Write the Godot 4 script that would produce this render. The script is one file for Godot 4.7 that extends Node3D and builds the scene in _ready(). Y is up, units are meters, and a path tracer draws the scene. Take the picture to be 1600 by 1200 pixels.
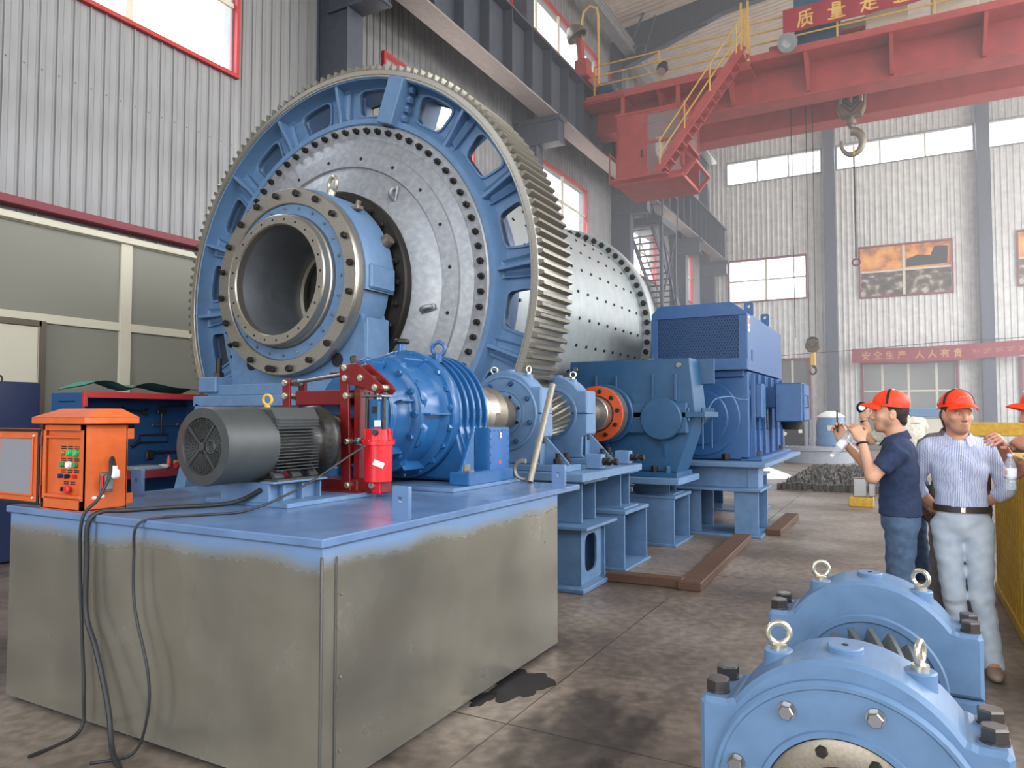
extends Node3D
# A machine hall with a ball mill, its drive line, an overhead crane and visitors.

const TAUF := TAU
var M := {}
var taken := {}

# ---------- mesh builder: collects shapes, commits them as one mesh ----------
class B:
	var st := SurfaceTool.new()
	var x := Transform3D.IDENTITY
	var g := 1
	func _init() -> void:
		st.begin(Mesh.PRIMITIVE_TRIANGLES)
	func at(o: Vector3, b := Basis.IDENTITY) -> B:
		x = Transform3D(b, o)
		return self
	func tri(a: Vector3, b: Vector3, c: Vector3, sg := -1) -> void:
		if (b - a).cross(c - a).length_squared() < 1e-16:
			return
		st.set_smooth_group(sg)
		st.add_vertex(x * a)
		st.add_vertex(x * c)
		st.add_vertex(x * b)
	func quad(a: Vector3, b: Vector3, c: Vector3, d: Vector3, sg := -1) -> void:
		tri(a, b, c, sg)
		tri(a, c, d, sg)
	func ring(p: Array, q: Array, sg := -1, closed := true) -> void:
		var n := p.size()
		for i in (n if closed else n - 1):
			var j := (i + 1) % n
			quad(p[i], p[j], q[j], q[i], sg)
	func fan(p: Array, c: Vector3, flip := false) -> void:
		var n := p.size()
		for i in n:
			if flip:
				tri(c, p[(i + 1) % n], p[i])
			else:
				tri(c, p[i], p[(i + 1) % n])
	func box(c: Vector3, s: Vector3, e := 0.0) -> B:
		var h := s * 0.5
		e = minf(e, minf(h.x, minf(h.y, h.z)) * 0.9)
		if e <= 0.0:
			var v := []
			for i in 8:
				v.append(c + Vector3(h.x if i & 1 else -h.x, h.y if i & 2 else -h.y, h.z if i & 4 else -h.z))
			quad(v[4], v[5], v[7], v[6]); quad(v[1], v[0], v[2], v[3]); quad(v[5], v[1], v[3], v[7])
			quad(v[0], v[4], v[6], v[2]); quad(v[6], v[7], v[3], v[2]); quad(v[0], v[1], v[5], v[4])
			return self
		var axes := [Vector3.RIGHT, Vector3.UP, Vector3.BACK]
		for k in 3:
			var u: Vector3 = axes[(k + 1) % 3]
			var w: Vector3 = axes[(k + 2) % 3]
			var n: Vector3 = axes[k]
			var hu := h[(k + 1) % 3]
			var hw := h[(k + 2) % 3]
			var hn := h[k]
			for s1 in [-1.0, 1.0]:
				var o: Vector3 = c + n * hn * s1
				var a: Vector3 = u * (hu - e)
				var b: Vector3 = w * (hw - e)
				if s1 > 0:
					quad(o - a - b, o + a - b, o + a + b, o - a + b)
				else:
					quad(o - a - b, o - a + b, o + a + b, o + a - b)
			for s1 in [-1.0, 1.0]:
				for s2 in [-1.0, 1.0]:
					var p: Vector3 = c + u * hu * s1 + w * (hw - e) * s2
					var q: Vector3 = c + u * (hu - e) * s1 + w * hw * s2
					var l: Vector3 = n * (hn - e)
					if s1 * s2 > 0:
						quad(p - l, q - l, q + l, p + l)
					else:
						quad(p + l, q + l, q - l, p - l)
		for sx in [-1.0, 1.0]:
			for sy in [-1.0, 1.0]:
				for sz in [-1.0, 1.0]:
					var a := c + Vector3(h.x * sx, (h.y - e) * sy, (h.z - e) * sz)
					var b := c + Vector3((h.x - e) * sx, h.y * sy, (h.z - e) * sz)
					var d := c + Vector3((h.x - e) * sx, (h.y - e) * sy, h.z * sz)
					if sx * sy * sz > 0:
						tri(a, b, d)
					else:
						tri(a, d, b)
		return self
	static func frame(d: Vector3) -> Basis:
		var z := d.normalized()
		var u := Vector3.UP if absf(z.y) < 0.95 else Vector3.RIGHT
		var xx := u.cross(z).normalized()
		return Basis(xx, z.cross(xx), z)
	func lathe(prof: Array, n := 32, o := Vector3.ZERO, dir := Vector3.BACK, a0 := 0.0, a1 := TAU) -> B:
		# prof: Vector2(radius, distance along dir); walked so that the outside is on its left seen with dir pointing right ... both ends may have radius 0
		var f := frame(dir)
		var full := absf(a1 - a0 - TAU) < 0.001
		var rows := []
		for p: Vector2 in prof:
			var row := []
			for i in (n if full else n + 1):
				var t := a0 + (a1 - a0) * i / n
				row.append(o + f * Vector3(cos(t) * p.x, sin(t) * p.x, p.y))
			rows.append(row)
		g += 1
		for k in prof.size() - 1:
			if k > 0:
				var u: Vector2 = (prof[k] - prof[k - 1]).normalized()
				var w: Vector2 = (prof[k + 1] - prof[k]).normalized()
				if u.dot(w) < 0.8:
					g += 1
			ring(rows[k], rows[k + 1], g, full)
		g += 1
		return self
	func cyl(a: Vector3, b: Vector3, r: float, n := 20, e := 0.0, r2 := -1.0) -> B:
		var q := r if r2 < 0.0 else r2
		var l := a.distance_to(b)
		if e > 0.0:
			return lathe([Vector2(0, 0), Vector2(r - e, 0), Vector2(r, e), Vector2(q, l - e), Vector2(q - e, l), Vector2(0, l)], n, a, b - a)
		return lathe([Vector2(0, 0), Vector2(r, 0), Vector2(q, l), Vector2(0, l)], n, a, b - a)
	func hexa(a: Vector3, b: Vector3, r: float) -> B:
		var f := frame(b - a)
		var p := []
		var q := []
		var p2 := []
		var l := a.distance_to(b)
		for i in 6:
			var t := TAU * i / 6.0
			var d := f * Vector3(cos(t) * r, sin(t) * r, 0)
			p.append(a + d); q.append(a + d + f.z * l * 0.85); p2.append(a + d * 0.86 + f.z * l)
		ring(p, q)
		ring(q, p2)
		fan(p2, b)
		fan(p, a, true)
		return self
	func tube(pts: Array, r: float, n := 8, closed := false, r2 := -1.0) -> B:
		var rows := []
		var m := pts.size()
		var up := Vector3.ZERO
		for i in m:
			var d: Vector3
			if closed:
				d = pts[(i + 1) % m] - pts[(i + m - 1) % m]
			else:
				d = pts[mini(i + 1, m - 1)] - pts[maxi(i - 1, 0)]
			d = d.normalized()
			if up == Vector3.ZERO:
				up = frame(d).x
			up = (up - d * up.dot(d)).normalized()
			var v := d.cross(up)
			var row := []
			var rr := r if r2 < 0 else lerpf(r, r2, float(i) / (m - 1))
			for k in n:
				var t := TAU * k / n
				row.append(pts[i] + up * cos(t) * rr + v * sin(t) * rr)
			rows.append(row)
		g += 1
		for i in (m if closed else m - 1):
			ring(rows[i], rows[(i + 1) % m], g)
		if not closed:
			fan(rows[0], pts[0], true)
			fan(rows[m - 1], pts[m - 1])
		g += 1
		return self
	func bar(a: Vector3, b: Vector3, w: float, t: float, up := Vector3.UP, e := 0.0) -> B:
		# rectangular bar from a to b, w across, t along up
		var z := (b - a).normalized()
		var xx := up.cross(z).normalized()
		var keep := x
		x = x * Transform3D(Basis(xx, z.cross(xx), z), (a + b) * 0.5)
		box(Vector3.ZERO, Vector3(w, t, a.distance_to(b)), e)
		x = keep
		return self
	func torus(c: Vector3, axis: Vector3, R: float, r: float, n := 20, k := 8) -> B:
		var f := frame(axis)
		var p := []
		for i in n:
			p.append(c + f * Vector3(cos(TAU * i / n) * R, sin(TAU * i / n) * R, 0))
		return tube(p, r, k, true)
	func ball(c: Vector3, s: Vector3, n := 16, m := 10, v0 := 0.0, v1 := 1.0) -> B:
		g += 1
		var rows := []
		for j in m + 1:
			var t := PI * lerpf(v0, v1, float(j) / m)
			var row := []
			for i in n:
				var a := TAU * i / n
				row.append(c + Vector3(sin(t) * cos(a) * s.x, -cos(t) * s.y, sin(t) * -sin(a) * s.z))
			rows.append(row)
		for j in m:
			ring(rows[j], rows[j + 1], g)
		g += 1
		return self
	func prism(poly: Array, z0: float, z1: float, e := 0.0, smooth := false) -> B:
		# poly counter-clockwise in local x, y; pushed from z0 (back) to z1 (front)
		var pv := PackedVector2Array(poly)
		if Geometry2D.is_polygon_clockwise(pv):
			pv.reverse()
		var n := pv.size()
		var ins := pv
		if e > 0.0:
			ins = PackedVector2Array()
			for i in n:
				var u := (pv[i] - pv[(i + n - 1) % n]).normalized()
				var w := (pv[(i + 1) % n] - pv[i]).normalized()
				var nu := Vector2(-u.y, u.x)
				var nw := Vector2(-w.y, w.x)
				var bis := (nu + nw)
				bis = bis / maxf(0.3, bis.length_squared()) * 2.0
				ins.append(pv[i] + bis * e)
		var ix := Geometry2D.triangulate_polygon(ins)
		for k in range(0, ix.size(), 3):
			var a := ins[ix[k]]
			var b := ins[ix[k + 1]]
			var c := ins[ix[k + 2]]
			if (b - a).cross(c - a) < 0:
				var s := b
				b = c
				c = s
			tri(Vector3(a.x, a.y, z1), Vector3(b.x, b.y, z1), Vector3(c.x, c.y, z1))
			tri(Vector3(a.x, a.y, z0), Vector3(c.x, c.y, z0), Vector3(b.x, b.y, z0))
		var f0 := []; var f1 := []; var o0 := []; var o1 := []
		for i in n:
			f0.append(Vector3(ins[i].x, ins[i].y, z0)); f1.append(Vector3(ins[i].x, ins[i].y, z1))
			o0.append(Vector3(pv[i].x, pv[i].y, z0 + e)); o1.append(Vector3(pv[i].x, pv[i].y, z1 - e))
		g += 1
		ring(o0, o1, g if smooth else -1)
		if e > 0.0:
			ring(f0, o0)
			ring(o1, f1)
		g += 1
		return self
	func holed(outer: Array, inner: Array, z0: float, z1: float, smooth := true) -> B:
		# plate between two loops of as many Vector2, both counter-clockwise
		var a := []; var b := []; var c := []; var d := []
		for i in outer.size():
			a.append(Vector3(outer[i].x, outer[i].y, z0)); b.append(Vector3(outer[i].x, outer[i].y, z1))
			c.append(Vector3(inner[i].x, inner[i].y, z0)); d.append(Vector3(inner[i].x, inner[i].y, z1))
		g += 1
		ring(a, b, g if smooth else -1)
		g += 1
		ring(d, c, g if smooth else -1)
		ring(b, d)
		ring(c, a)
		g += 1
		return self
	func done() -> ArrayMesh:
		st.generate_normals()
		st.index()
		return st.commit()

# ---------- scene helpers ----------
func numbered(called: String) -> String:
	var n: int = taken.get(called, 0)
	taken[called] = n + 1
	return called if n == 0 else "%s_%03d" % [called, n]

func thing(called: String, label: String, category: String, at := Vector3.ZERO, turn := 0.0, group := "") -> Node3D:
	var o := Node3D.new()
	o.name = numbered(called)
	add_child(o)
	o.position = at
	o.rotation.y = turn
	tag(o, label, category, group)
	return o

func tag(o: Node, label: String, category: String, group := "") -> Node:
	o.set_meta("label", label)
	o.set_meta("category", category)
	if group:
		o.set_meta("group", group)
	return o

func put(parent: Node, called: String, mesh: Mesh, m: Material, xf := Transform3D.IDENTITY) -> MeshInstance3D:
	var o := MeshInstance3D.new()
	o.name = numbered(called) if parent == self else called
	o.mesh = mesh
	o.material_override = m
	o.transform = xf
	o.cast_shadow = GeometryInstance3D.SHADOW_CASTING_SETTING_ON
	parent.add_child(o, true)
	return o

func part(parent: Node, called: String, b: B, m: Material, label := "") -> MeshInstance3D:
	var o := put(parent, called, b.done(), m)
	if label:
		o.set_meta("label", label)
	return o

func group_part(parent: Node, called: String) -> Node3D:
	var o := Node3D.new()
	o.name = called
	parent.add_child(o, true)
	return o

func solo(called: String, label: String, category: String, b: B, m: Material, group := "") -> MeshInstance3D:
	var o := put(self, called, b.done(), m)
	tag(o, label, category, group)
	return o

func struct(called: String, b: B, m: Material, parent: Node = self) -> MeshInstance3D:
	var o := put(parent, called, b.done(), m)
	if parent == self:
		o.set_meta("kind", "structure")
	return o

func stuff(o: Node) -> void:
	o.set_meta("kind", "stuff")

func dup(src: Node3D, at: Vector3, turn: float, label: String, group := "") -> Node3D:
	var c: Node3D = src.duplicate()
	c.name = numbered(String(src.name).trim_suffix("_001"))
	add_child(c)
	c.position = at
	c.rotation.y = turn
	c.set_meta("label", label)
	if group:
		c.set_meta("group", group)
	return c

func circle(r: float, n: int, c := Vector2.ZERO, a0 := 0.0) -> Array:
	var p := []
	for i in n:
		p.append(c + Vector2(cos(a0 + TAU * i / n), sin(a0 + TAU * i / n)) * r)
	return p

func rrect(w: float, h: float, r: float, c := Vector2.ZERO, k := 4) -> Array:
	var p := []
	for q in 4:
		var o := c + Vector2((w / 2 - r) * [1, -1, -1, 1][q], (h / 2 - r) * [1, 1, -1, -1][q])
		for i in k + 1:
			var a := PI / 2 * q + PI / 2 * i / k
			p.append(o + Vector2(cos(a), sin(a)) * r)
	return p

func xf(o: Vector3, b := Basis.IDENTITY) -> Transform3D:
	return Transform3D(b, o)

func spin(a: float) -> Basis:
	return Basis(Vector3.BACK, a)

# ---------- materials ----------
func noise_tex(f: float, seed_: int, c0: Color, c1: Color, size := 512, oct := 4, cm: Variant = null) -> NoiseTexture2D:
	var t := NoiseTexture2D.new()
	var n := FastNoiseLite.new()
	n.seed = seed_
	n.noise_type = FastNoiseLite.TYPE_SIMPLEX_SMOOTH
	n.frequency = f
	n.fractal_octaves = oct
	t.noise = n
	t.width = size
	t.height = size
	t.seamless = true
	var gr := Gradient.new()
	gr.set_color(0, c0)
	gr.set_color(1, c1)
	if cm != null:
		gr.add_point(0.5, cm)
	t.color_ramp = gr
	return t

func mat(key: String, c: Color, rough := 0.5, metal := 0.0) -> StandardMaterial3D:
	var m := StandardMaterial3D.new()
	m.resource_name = key
	m.albedo_color = c
	m.roughness = rough
	m.metallic = metal
	M[key] = m
	return m

func textured(m: StandardMaterial3D, t: Texture2D, size: float, world := false) -> StandardMaterial3D:
	m.albedo_texture = t
	m.uv1_triplanar = true
	m.uv1_world_triplanar = world
	m.uv1_scale = Vector3.ONE / size
	return m

func rgb(r: int, gg: int, b: int) -> Color:
	return Color8(r, gg, b)

# ---------- the scene ----------
func _ready() -> void:
	# camera
	var cam := Camera3D.new()
	cam.name = "camera"
	cam.position = Vector3(0, 1.65, 0)
	cam.rotation = Vector3(deg_to_rad(2.4323), deg_to_rad(28.4162), 0)
	cam.fov = 2.0 * rad_to_deg(atan(600.0 / 1130.0))
	cam.near = 0.05
	cam.far = 300.0
	add_child(cam)
	# sky: a bright overcast day
	var env := Environment.new()
	env.background_mode = Environment.BG_SKY
	var sky := Sky.new()
	var sm := ProceduralSkyMaterial.new()
	sm.sky_top_color = Color(0.88, 0.93, 1.0)
	sm.sky_horizon_color = Color(0.98, 0.98, 0.96)
	sm.ground_horizon_color = Color(0.80, 0.79, 0.76)
	sm.ground_bottom_color = Color(0.5, 0.48, 0.45)
	sm.sky_energy_multiplier = 2.4
	sm.ground_energy_multiplier = 2.0
	sky.sky_material = sm
	env.sky = sky
	env.tonemap_mode = Environment.TONE_MAPPER_LINEAR
	env.tonemap_exposure = 0.93
	env.sdfgi_enabled = true
	env.ssao_enabled = true
	env.ssil_enabled = true
	env.volumetric_fog_enabled = true
	env.volumetric_fog_density = 0.0
	var we := WorldEnvironment.new()
	we.name = "world_environment"
	we.environment = env
	add_child(we)
	# daylight coming in through the window rows (out of frame on the right, behind, and in frame)
	for q in [[8.0, 0.5], [-1.0, 0.7], [-10.0, 1.0], [-19.0, 1.3], [-28.0, 1.6], [-37.0, 1.8]]:
		daylight(Vector3(11.2, 9.0, q[0]), Vector3(-1, -0.25, 0), Vector2(6.4, 4.6), 62.0 * q[1])
		daylight(Vector3(11.2, 3.0, q[0]), Vector3(-1, 0, 0), Vector2(4.2, 3.6), 24.0 * q[1])
		daylight(Vector3(11.2, 16.2, q[0]), Vector3(-1, -0.3, 0), Vector2(7.0, 2.4), 30.0 * q[1])
	for z in [-7.0, -16.0, -25.0, -34.0]:
		daylight(Vector3(-11.0, 9.45, z), Vector3(1, -0.2, 0), Vector2(4.4, 2.2), 12.0)
	daylight(Vector3(-1.0, 5.0, 13.6), Vector3(0, 0, -1), Vector2(9.0, 8.0), 48.0)
	daylight(Vector3(0.0, 14.0, 13.6), Vector3(0, -0.2, -1), Vector2(18.0, 3.0), 40.0)
	for x in [-7.3, 0.2, 7.0]:
		daylight(Vector3(x, 16.7, -45.7), Vector3(0, -0.3, 1), Vector2(6.0, 1.2), 16.0)
	materials()
	hall()
	floor_slabs()
	columns_and_beams()
	crane()
	mill()
	drive_base()
	drive_line()
	spare_bearings()
	background()
	left_side()
	people()
	# dusty air towards the far end of the hall
	var fog := FogVolume.new()
	fog.name = "haze"
	fog.shape = RenderingServer.FOG_VOLUME_SHAPE_BOX
	fog.size = Vector3(22.0, 18.5, 33.5)
	fog.position = Vector3(0.2, 9.3, -28.6)
	var fm := FogMaterial.new()
	fm.density = 0.009
	fm.albedo = Color(0.98, 0.98, 1.0)
	fog.material = fm
	add_child(fog)

func daylight(p: Vector3, d: Vector3, size: Vector2, e: float) -> void:
	var l := AreaLight3D.new()
	l.name = numbered("window_daylight")
	l.area_size = size
	l.light_energy = e
	l.light_color = Color(1.0, 0.992, 0.975)
	l.shadow_enabled = true
	l.area_range = 80.0
	l.basis = Basis.looking_at(d.normalized(), Vector3.UP)
	l.position = p
	add_child(l)

func materials() -> void:
	# one shared mottling keeps painted and bare steel from looking flat
	var mott := noise_tex(0.012, 5, Color(0.90, 0.90, 0.90), Color(1, 1, 1), 512, 5)
	var fine := noise_tex(0.05, 9, Color(0.82, 0.82, 0.82), Color(1, 1, 1), 512, 4)
	textured(mat("pale_blue", rgb(102, 134, 170), 0.40), mott, 0.9)
	textured(mat("gear_blue", rgb(100, 134, 172), 0.42), mott, 1.3)
	textured(mat("bright_blue", rgb(42, 98, 152), 0.24), mott, 0.8)
	textured(mat("deep_blue", rgb(40, 84, 122), 0.36), mott, 1.0)
	textured(mat("motor_blue", rgb(44, 90, 142), 0.38), mott, 1.0)
	textured(mat("steel", rgb(196, 190, 178), 0.30, 0.85), fine, 0.5)
	textured(mat("tooth_steel", rgb(150, 146, 135), 0.38, 0.75), fine, 0.5)
	textured(mat("dull_steel", rgb(150, 140, 125), 0.42, 0.7), fine, 0.4)
	textured(mat("head_paint", rgb(168, 170, 172), 0.38, 0.4), noise_tex(0.02, 21, Color(0.80, 0.81, 0.83), Color(1, 1, 1), 512, 5), 1.1)
	textured(mat("shell_paint", rgb(164, 170, 170), 0.42, 0.30), mott, 1.6)
	textured(mat("black_bolt", rgb(52, 48, 44), 0.45, 0.5), fine, 0.2)
	mat("bolt_steel", rgb(150, 150, 150), 0.25, 0.9)
	mat("plated", rgb(214, 208, 186), 0.26, 0.85)
	mat("black", rgb(22, 22, 24), 0.55)
	mat("hole", rgb(30, 30, 33), 0.8)
	mat("cable_rubber", rgb(38, 38, 40), 0.5)
	textured(mat("motor_grey", rgb(64, 68, 68), 0.45), mott, 0.6)
	textured(mat("brake_red", rgb(120, 24, 26), 0.34), mott, 0.6)
	textured(mat("signal_red", rgb(222, 26, 40), 0.35), mott, 0.4)
	textured(mat("ring_orange", rgb(214, 88, 44), 0.45), mott, 0.5)
	textured(mat("box_orange", rgb(222, 104, 48), 0.36), mott, 0.9)
	textured(mat("crane_red", rgb(180, 70, 66), 0.5), noise_tex(0.012, 31, Color(0.86, 0.86, 0.86), Color(1, 1, 1), 512, 4), 4.0)
	textured(mat("rust_red", rgb(140, 54, 52), 0.6), mott, 0.8)
	textured(mat("flange_dust", rgb(158, 146, 142), 0.7), mott, 1.5)
	mat("rail_yellow", rgb(206, 164, 74), 0.5)
	textured(mat("yellow", rgb(216, 172, 48), 0.5), noise_tex(0.02, 33, Color(0.84, 0.8, 0.72), Color(1, 1, 1), 512, 5), 0.9)
	textured(mat("column_steel", rgb(78, 84, 96), 0.5, 0.1), mott, 2.0)
	textured(mat("wall_sheet", rgb(148, 148, 149), 0.45, 0.15), noise_tex(0.01, 41, Color(0.86, 0.86, 0.86), Color(1, 1, 1), 512, 5), 3.0)
	textured(mat("roof_sheet", rgb(222, 206, 190), 0.55), noise_tex(0.01, 43, Color(0.88, 0.88, 0.88), Color(1, 1, 1), 512, 4), 4.0)
	textured(mat("end_sheet", rgb(230, 228, 224), 0.5), M.wall_sheet.albedo_texture, 3.0)
	mat("frame_red", rgb(180, 52, 54), 0.5)
	mat("frame_maroon", rgb(128, 42, 56), 0.5)
	mat("frame_cream", rgb(214, 208, 188), 0.45)
	mat("white_plastic", rgb(232, 232, 226), 0.4)
	mat("cloth_green", rgb(86, 150, 132), 0.8)
	var gl := mat("pane", Color(0.86, 0.92, 0.92, 0.12), 0.03)
	gl.transparency = BaseMaterial3D.TRANSPARENCY_ALPHA
	var dg := mat("dusty_pane", rgb(140, 139, 128), 0.42)
	dg.metallic_specular = 0.4
	var fl := mat("floor_concrete", rgb(172, 160, 149), 0.5)
	textured(fl, noise_tex(0.0042, 51, Color(0.58, 0.56, 0.54), Color(1, 1, 0.99), 1024, 6, Color(0.84, 0.82, 0.80)), 7.0, true)
	fl.roughness_texture = noise_tex(0.006, 57, Color(0.45, 0.45, 0.45), Color(1, 1, 1), 512, 4)
	fl.roughness = 0.62
	fl.detail_enabled = true
	fl.detail_blend_mode = BaseMaterial3D.BLEND_MODE_MUL
	fl.detail_albedo = noise_tex(0.02, 53, Color(0.70, 0.685, 0.67), Color(1, 1, 1), 1024, 6)
	fl.detail_uv_layer = BaseMaterial3D.DETAIL_UV_2
	fl.uv2_triplanar = true
	fl.uv2_world_triplanar = true
	fl.uv2_scale = Vector3.ONE / 2.3
	textured(mat("timber", rgb(108, 78, 60), 0.7), noise_tex(0.02, 61, Color(0.6, 0.55, 0.5), Color(1, 1, 1), 512, 4), 0.5)
	M.timber.uv1_scale = Vector3(9, 9, 0.8)

# ---------- hall ----------
const WX := -11.1
const EX := 11.5
const NZ := 14.0
const FZ := -46.0
const EAVE := 18.7
const RIDGE := 20.0

func wall_pieces(lo: Vector2, hi: Vector2, holes: Array) -> Array:
	# rectangles that fill lo..hi except the holes (Rect2)
	var xs := [lo.x, hi.x]
	for h: Rect2 in holes:
		xs.append(h.position.x); xs.append(h.end.x)
	xs.sort()
	var out := []
	for i in xs.size() - 1:
		if xs[i + 1] - xs[i] < 0.001:
			continue
		var mx: float = (xs[i] + xs[i + 1]) / 2
		for s in free_spans(mx, lo.y, hi.y, holes):
			out.append(Rect2(xs[i], s.x, xs[i + 1] - xs[i], s.y - s.x))
	return out

func free_spans(u: float, v0: float, v1: float, holes: Array) -> Array:
	var cuts := []
	for h: Rect2 in holes:
		if u > h.position.x and u < h.end.x:
			cuts.append(Vector2(h.position.y, h.end.y))
	cuts.sort_custom(func(a, b): return a.x < b.x)
	var out := []
	var y := v0
	for c: Vector2 in cuts:
		if c.x > y + 0.01:
			out.append(Vector2(y, c.x))
		y = maxf(y, c.y)
	if v1 > y + 0.01:
		out.append(Vector2(y, v1))
	return out

func sheet_unit() -> ArrayMesh:
	# one corrugated strip 0.245 wide, 1 high: flat pan and a raised rib at one edge (local x across, y up, z out)
	var b := B.new()
	var pr := [Vector2(-0.1225, 0), Vector2(-0.060, 0), Vector2(-0.054, 0.006), Vector2(-0.048, 0), Vector2(0.048, 0), Vector2(0.054, 0.006), Vector2(0.060, 0), Vector2(0.088, 0), Vector2(0.096, 0.030), Vector2(0.114, 0.030), Vector2(0.1225, 0.0)]
	for i in pr.size() - 1:
		b.quad(Vector3(pr[i].x, 0, pr[i].y), Vector3(pr[i + 1].x, 0, pr[i + 1].y), Vector3(pr[i + 1].x, 1, pr[i + 1].y), Vector3(pr[i].x, 1, pr[i].y))
	b.quad(Vector3(0.1225, 0, -0.01), Vector3(-0.1225, 0, -0.01), Vector3(-0.1225, 1, -0.01), Vector3(0.1225, 1, -0.01))
	b.quad(Vector3(-0.1225, 1, 0), Vector3(0.1225, 1, 0), Vector3(0.1225, 1, -0.01), Vector3(-0.1225, 1, -0.01))
	b.quad(Vector3(-0.1225, 0, -0.01), Vector3(0.1225, 0, -0.01), Vector3(0.1225, 0, 0), Vector3(-0.1225, 0, 0))
	return b.done()

func corrugate(b: B, r: Rect2, pitch: float, depth: float) -> void:
	# joined sheeting over a rectangle in local x, y; ribs stand out along local z
	var n := int(round(r.size.x / pitch))
	n = maxi(n, 1)
	var p := r.size.x / n
	var pts := []
	for i in n:
		var x0 := r.position.x + i * p
		pts.append_array([Vector2(x0, 0), Vector2(x0 + p * 0.55, 0), Vector2(x0 + p * 0.66, depth), Vector2(x0 + p * 0.86, depth)])
	pts.append(Vector2(r.end.x, 0))
	for i in pts.size() - 1:
		var a: Vector2 = pts[i]
		var c: Vector2 = pts[i + 1]
		b.quad(Vector3(a.x, r.position.y, a.y), Vector3(c.x, r.position.y, c.y), Vector3(c.x, r.end.y, c.y), Vector3(a.x, r.end.y, a.y))

func window(called: String, o: Vector3, basis: Basis, w: float, h: float, cols: Array, rows: Array, outer: Material, inner: Material, pane_mat: Material, depth := 0.16, fw := 0.07, sash := 0.06) -> Node3D:
	# window in local x (across), y (up), z (into the hall), o = lower left corner
	var n := Node3D.new()
	n.name = called
	n.set_meta("kind", "structure")
	n.transform = Transform3D(basis, o)
	add_child(n)
	var b := B.new()
	for q in [[Vector3(w / 2, -fw / 2, 0), Vector3(w + fw * 2, fw, depth)], [Vector3(w / 2, h + fw / 2, 0), Vector3(w + fw * 2, fw, depth)], [Vector3(-fw / 2, h / 2, 0), Vector3(fw, h, depth)], [Vector3(w + fw / 2, h / 2, 0), Vector3(fw, h, depth)]]:
		b.box(q[0], q[1], 0.006)
	part(n, "window_frame", b, outer)
	var xs := [0.0] + cols + [w]
	var ys := [0.0] + rows + [h]
	for x in cols:
		part(n, "mullion", B.new().box(Vector3(x, h / 2, -0.02), Vector3(sash, h, 0.07), 0.004), inner)
	for y in rows:
		part(n, "transom", B.new().box(Vector3(w / 2, y, -0.02), Vector3(w, sash * 0.7, 0.06), 0.004), inner)
	for i in xs.size() - 1:
		for j in ys.size() - 1:
			var pm: Material = pane_mat
			part(n, "pane", B.new().box(Vector3((xs[i] + xs[i + 1]) / 2, (ys[j] + ys[j + 1]) / 2, -0.03), Vector3(xs[i + 1] - xs[i] - 0.01, ys[j + 1] - ys[j] - 0.01, 0.006)), pm)
	return n

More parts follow.
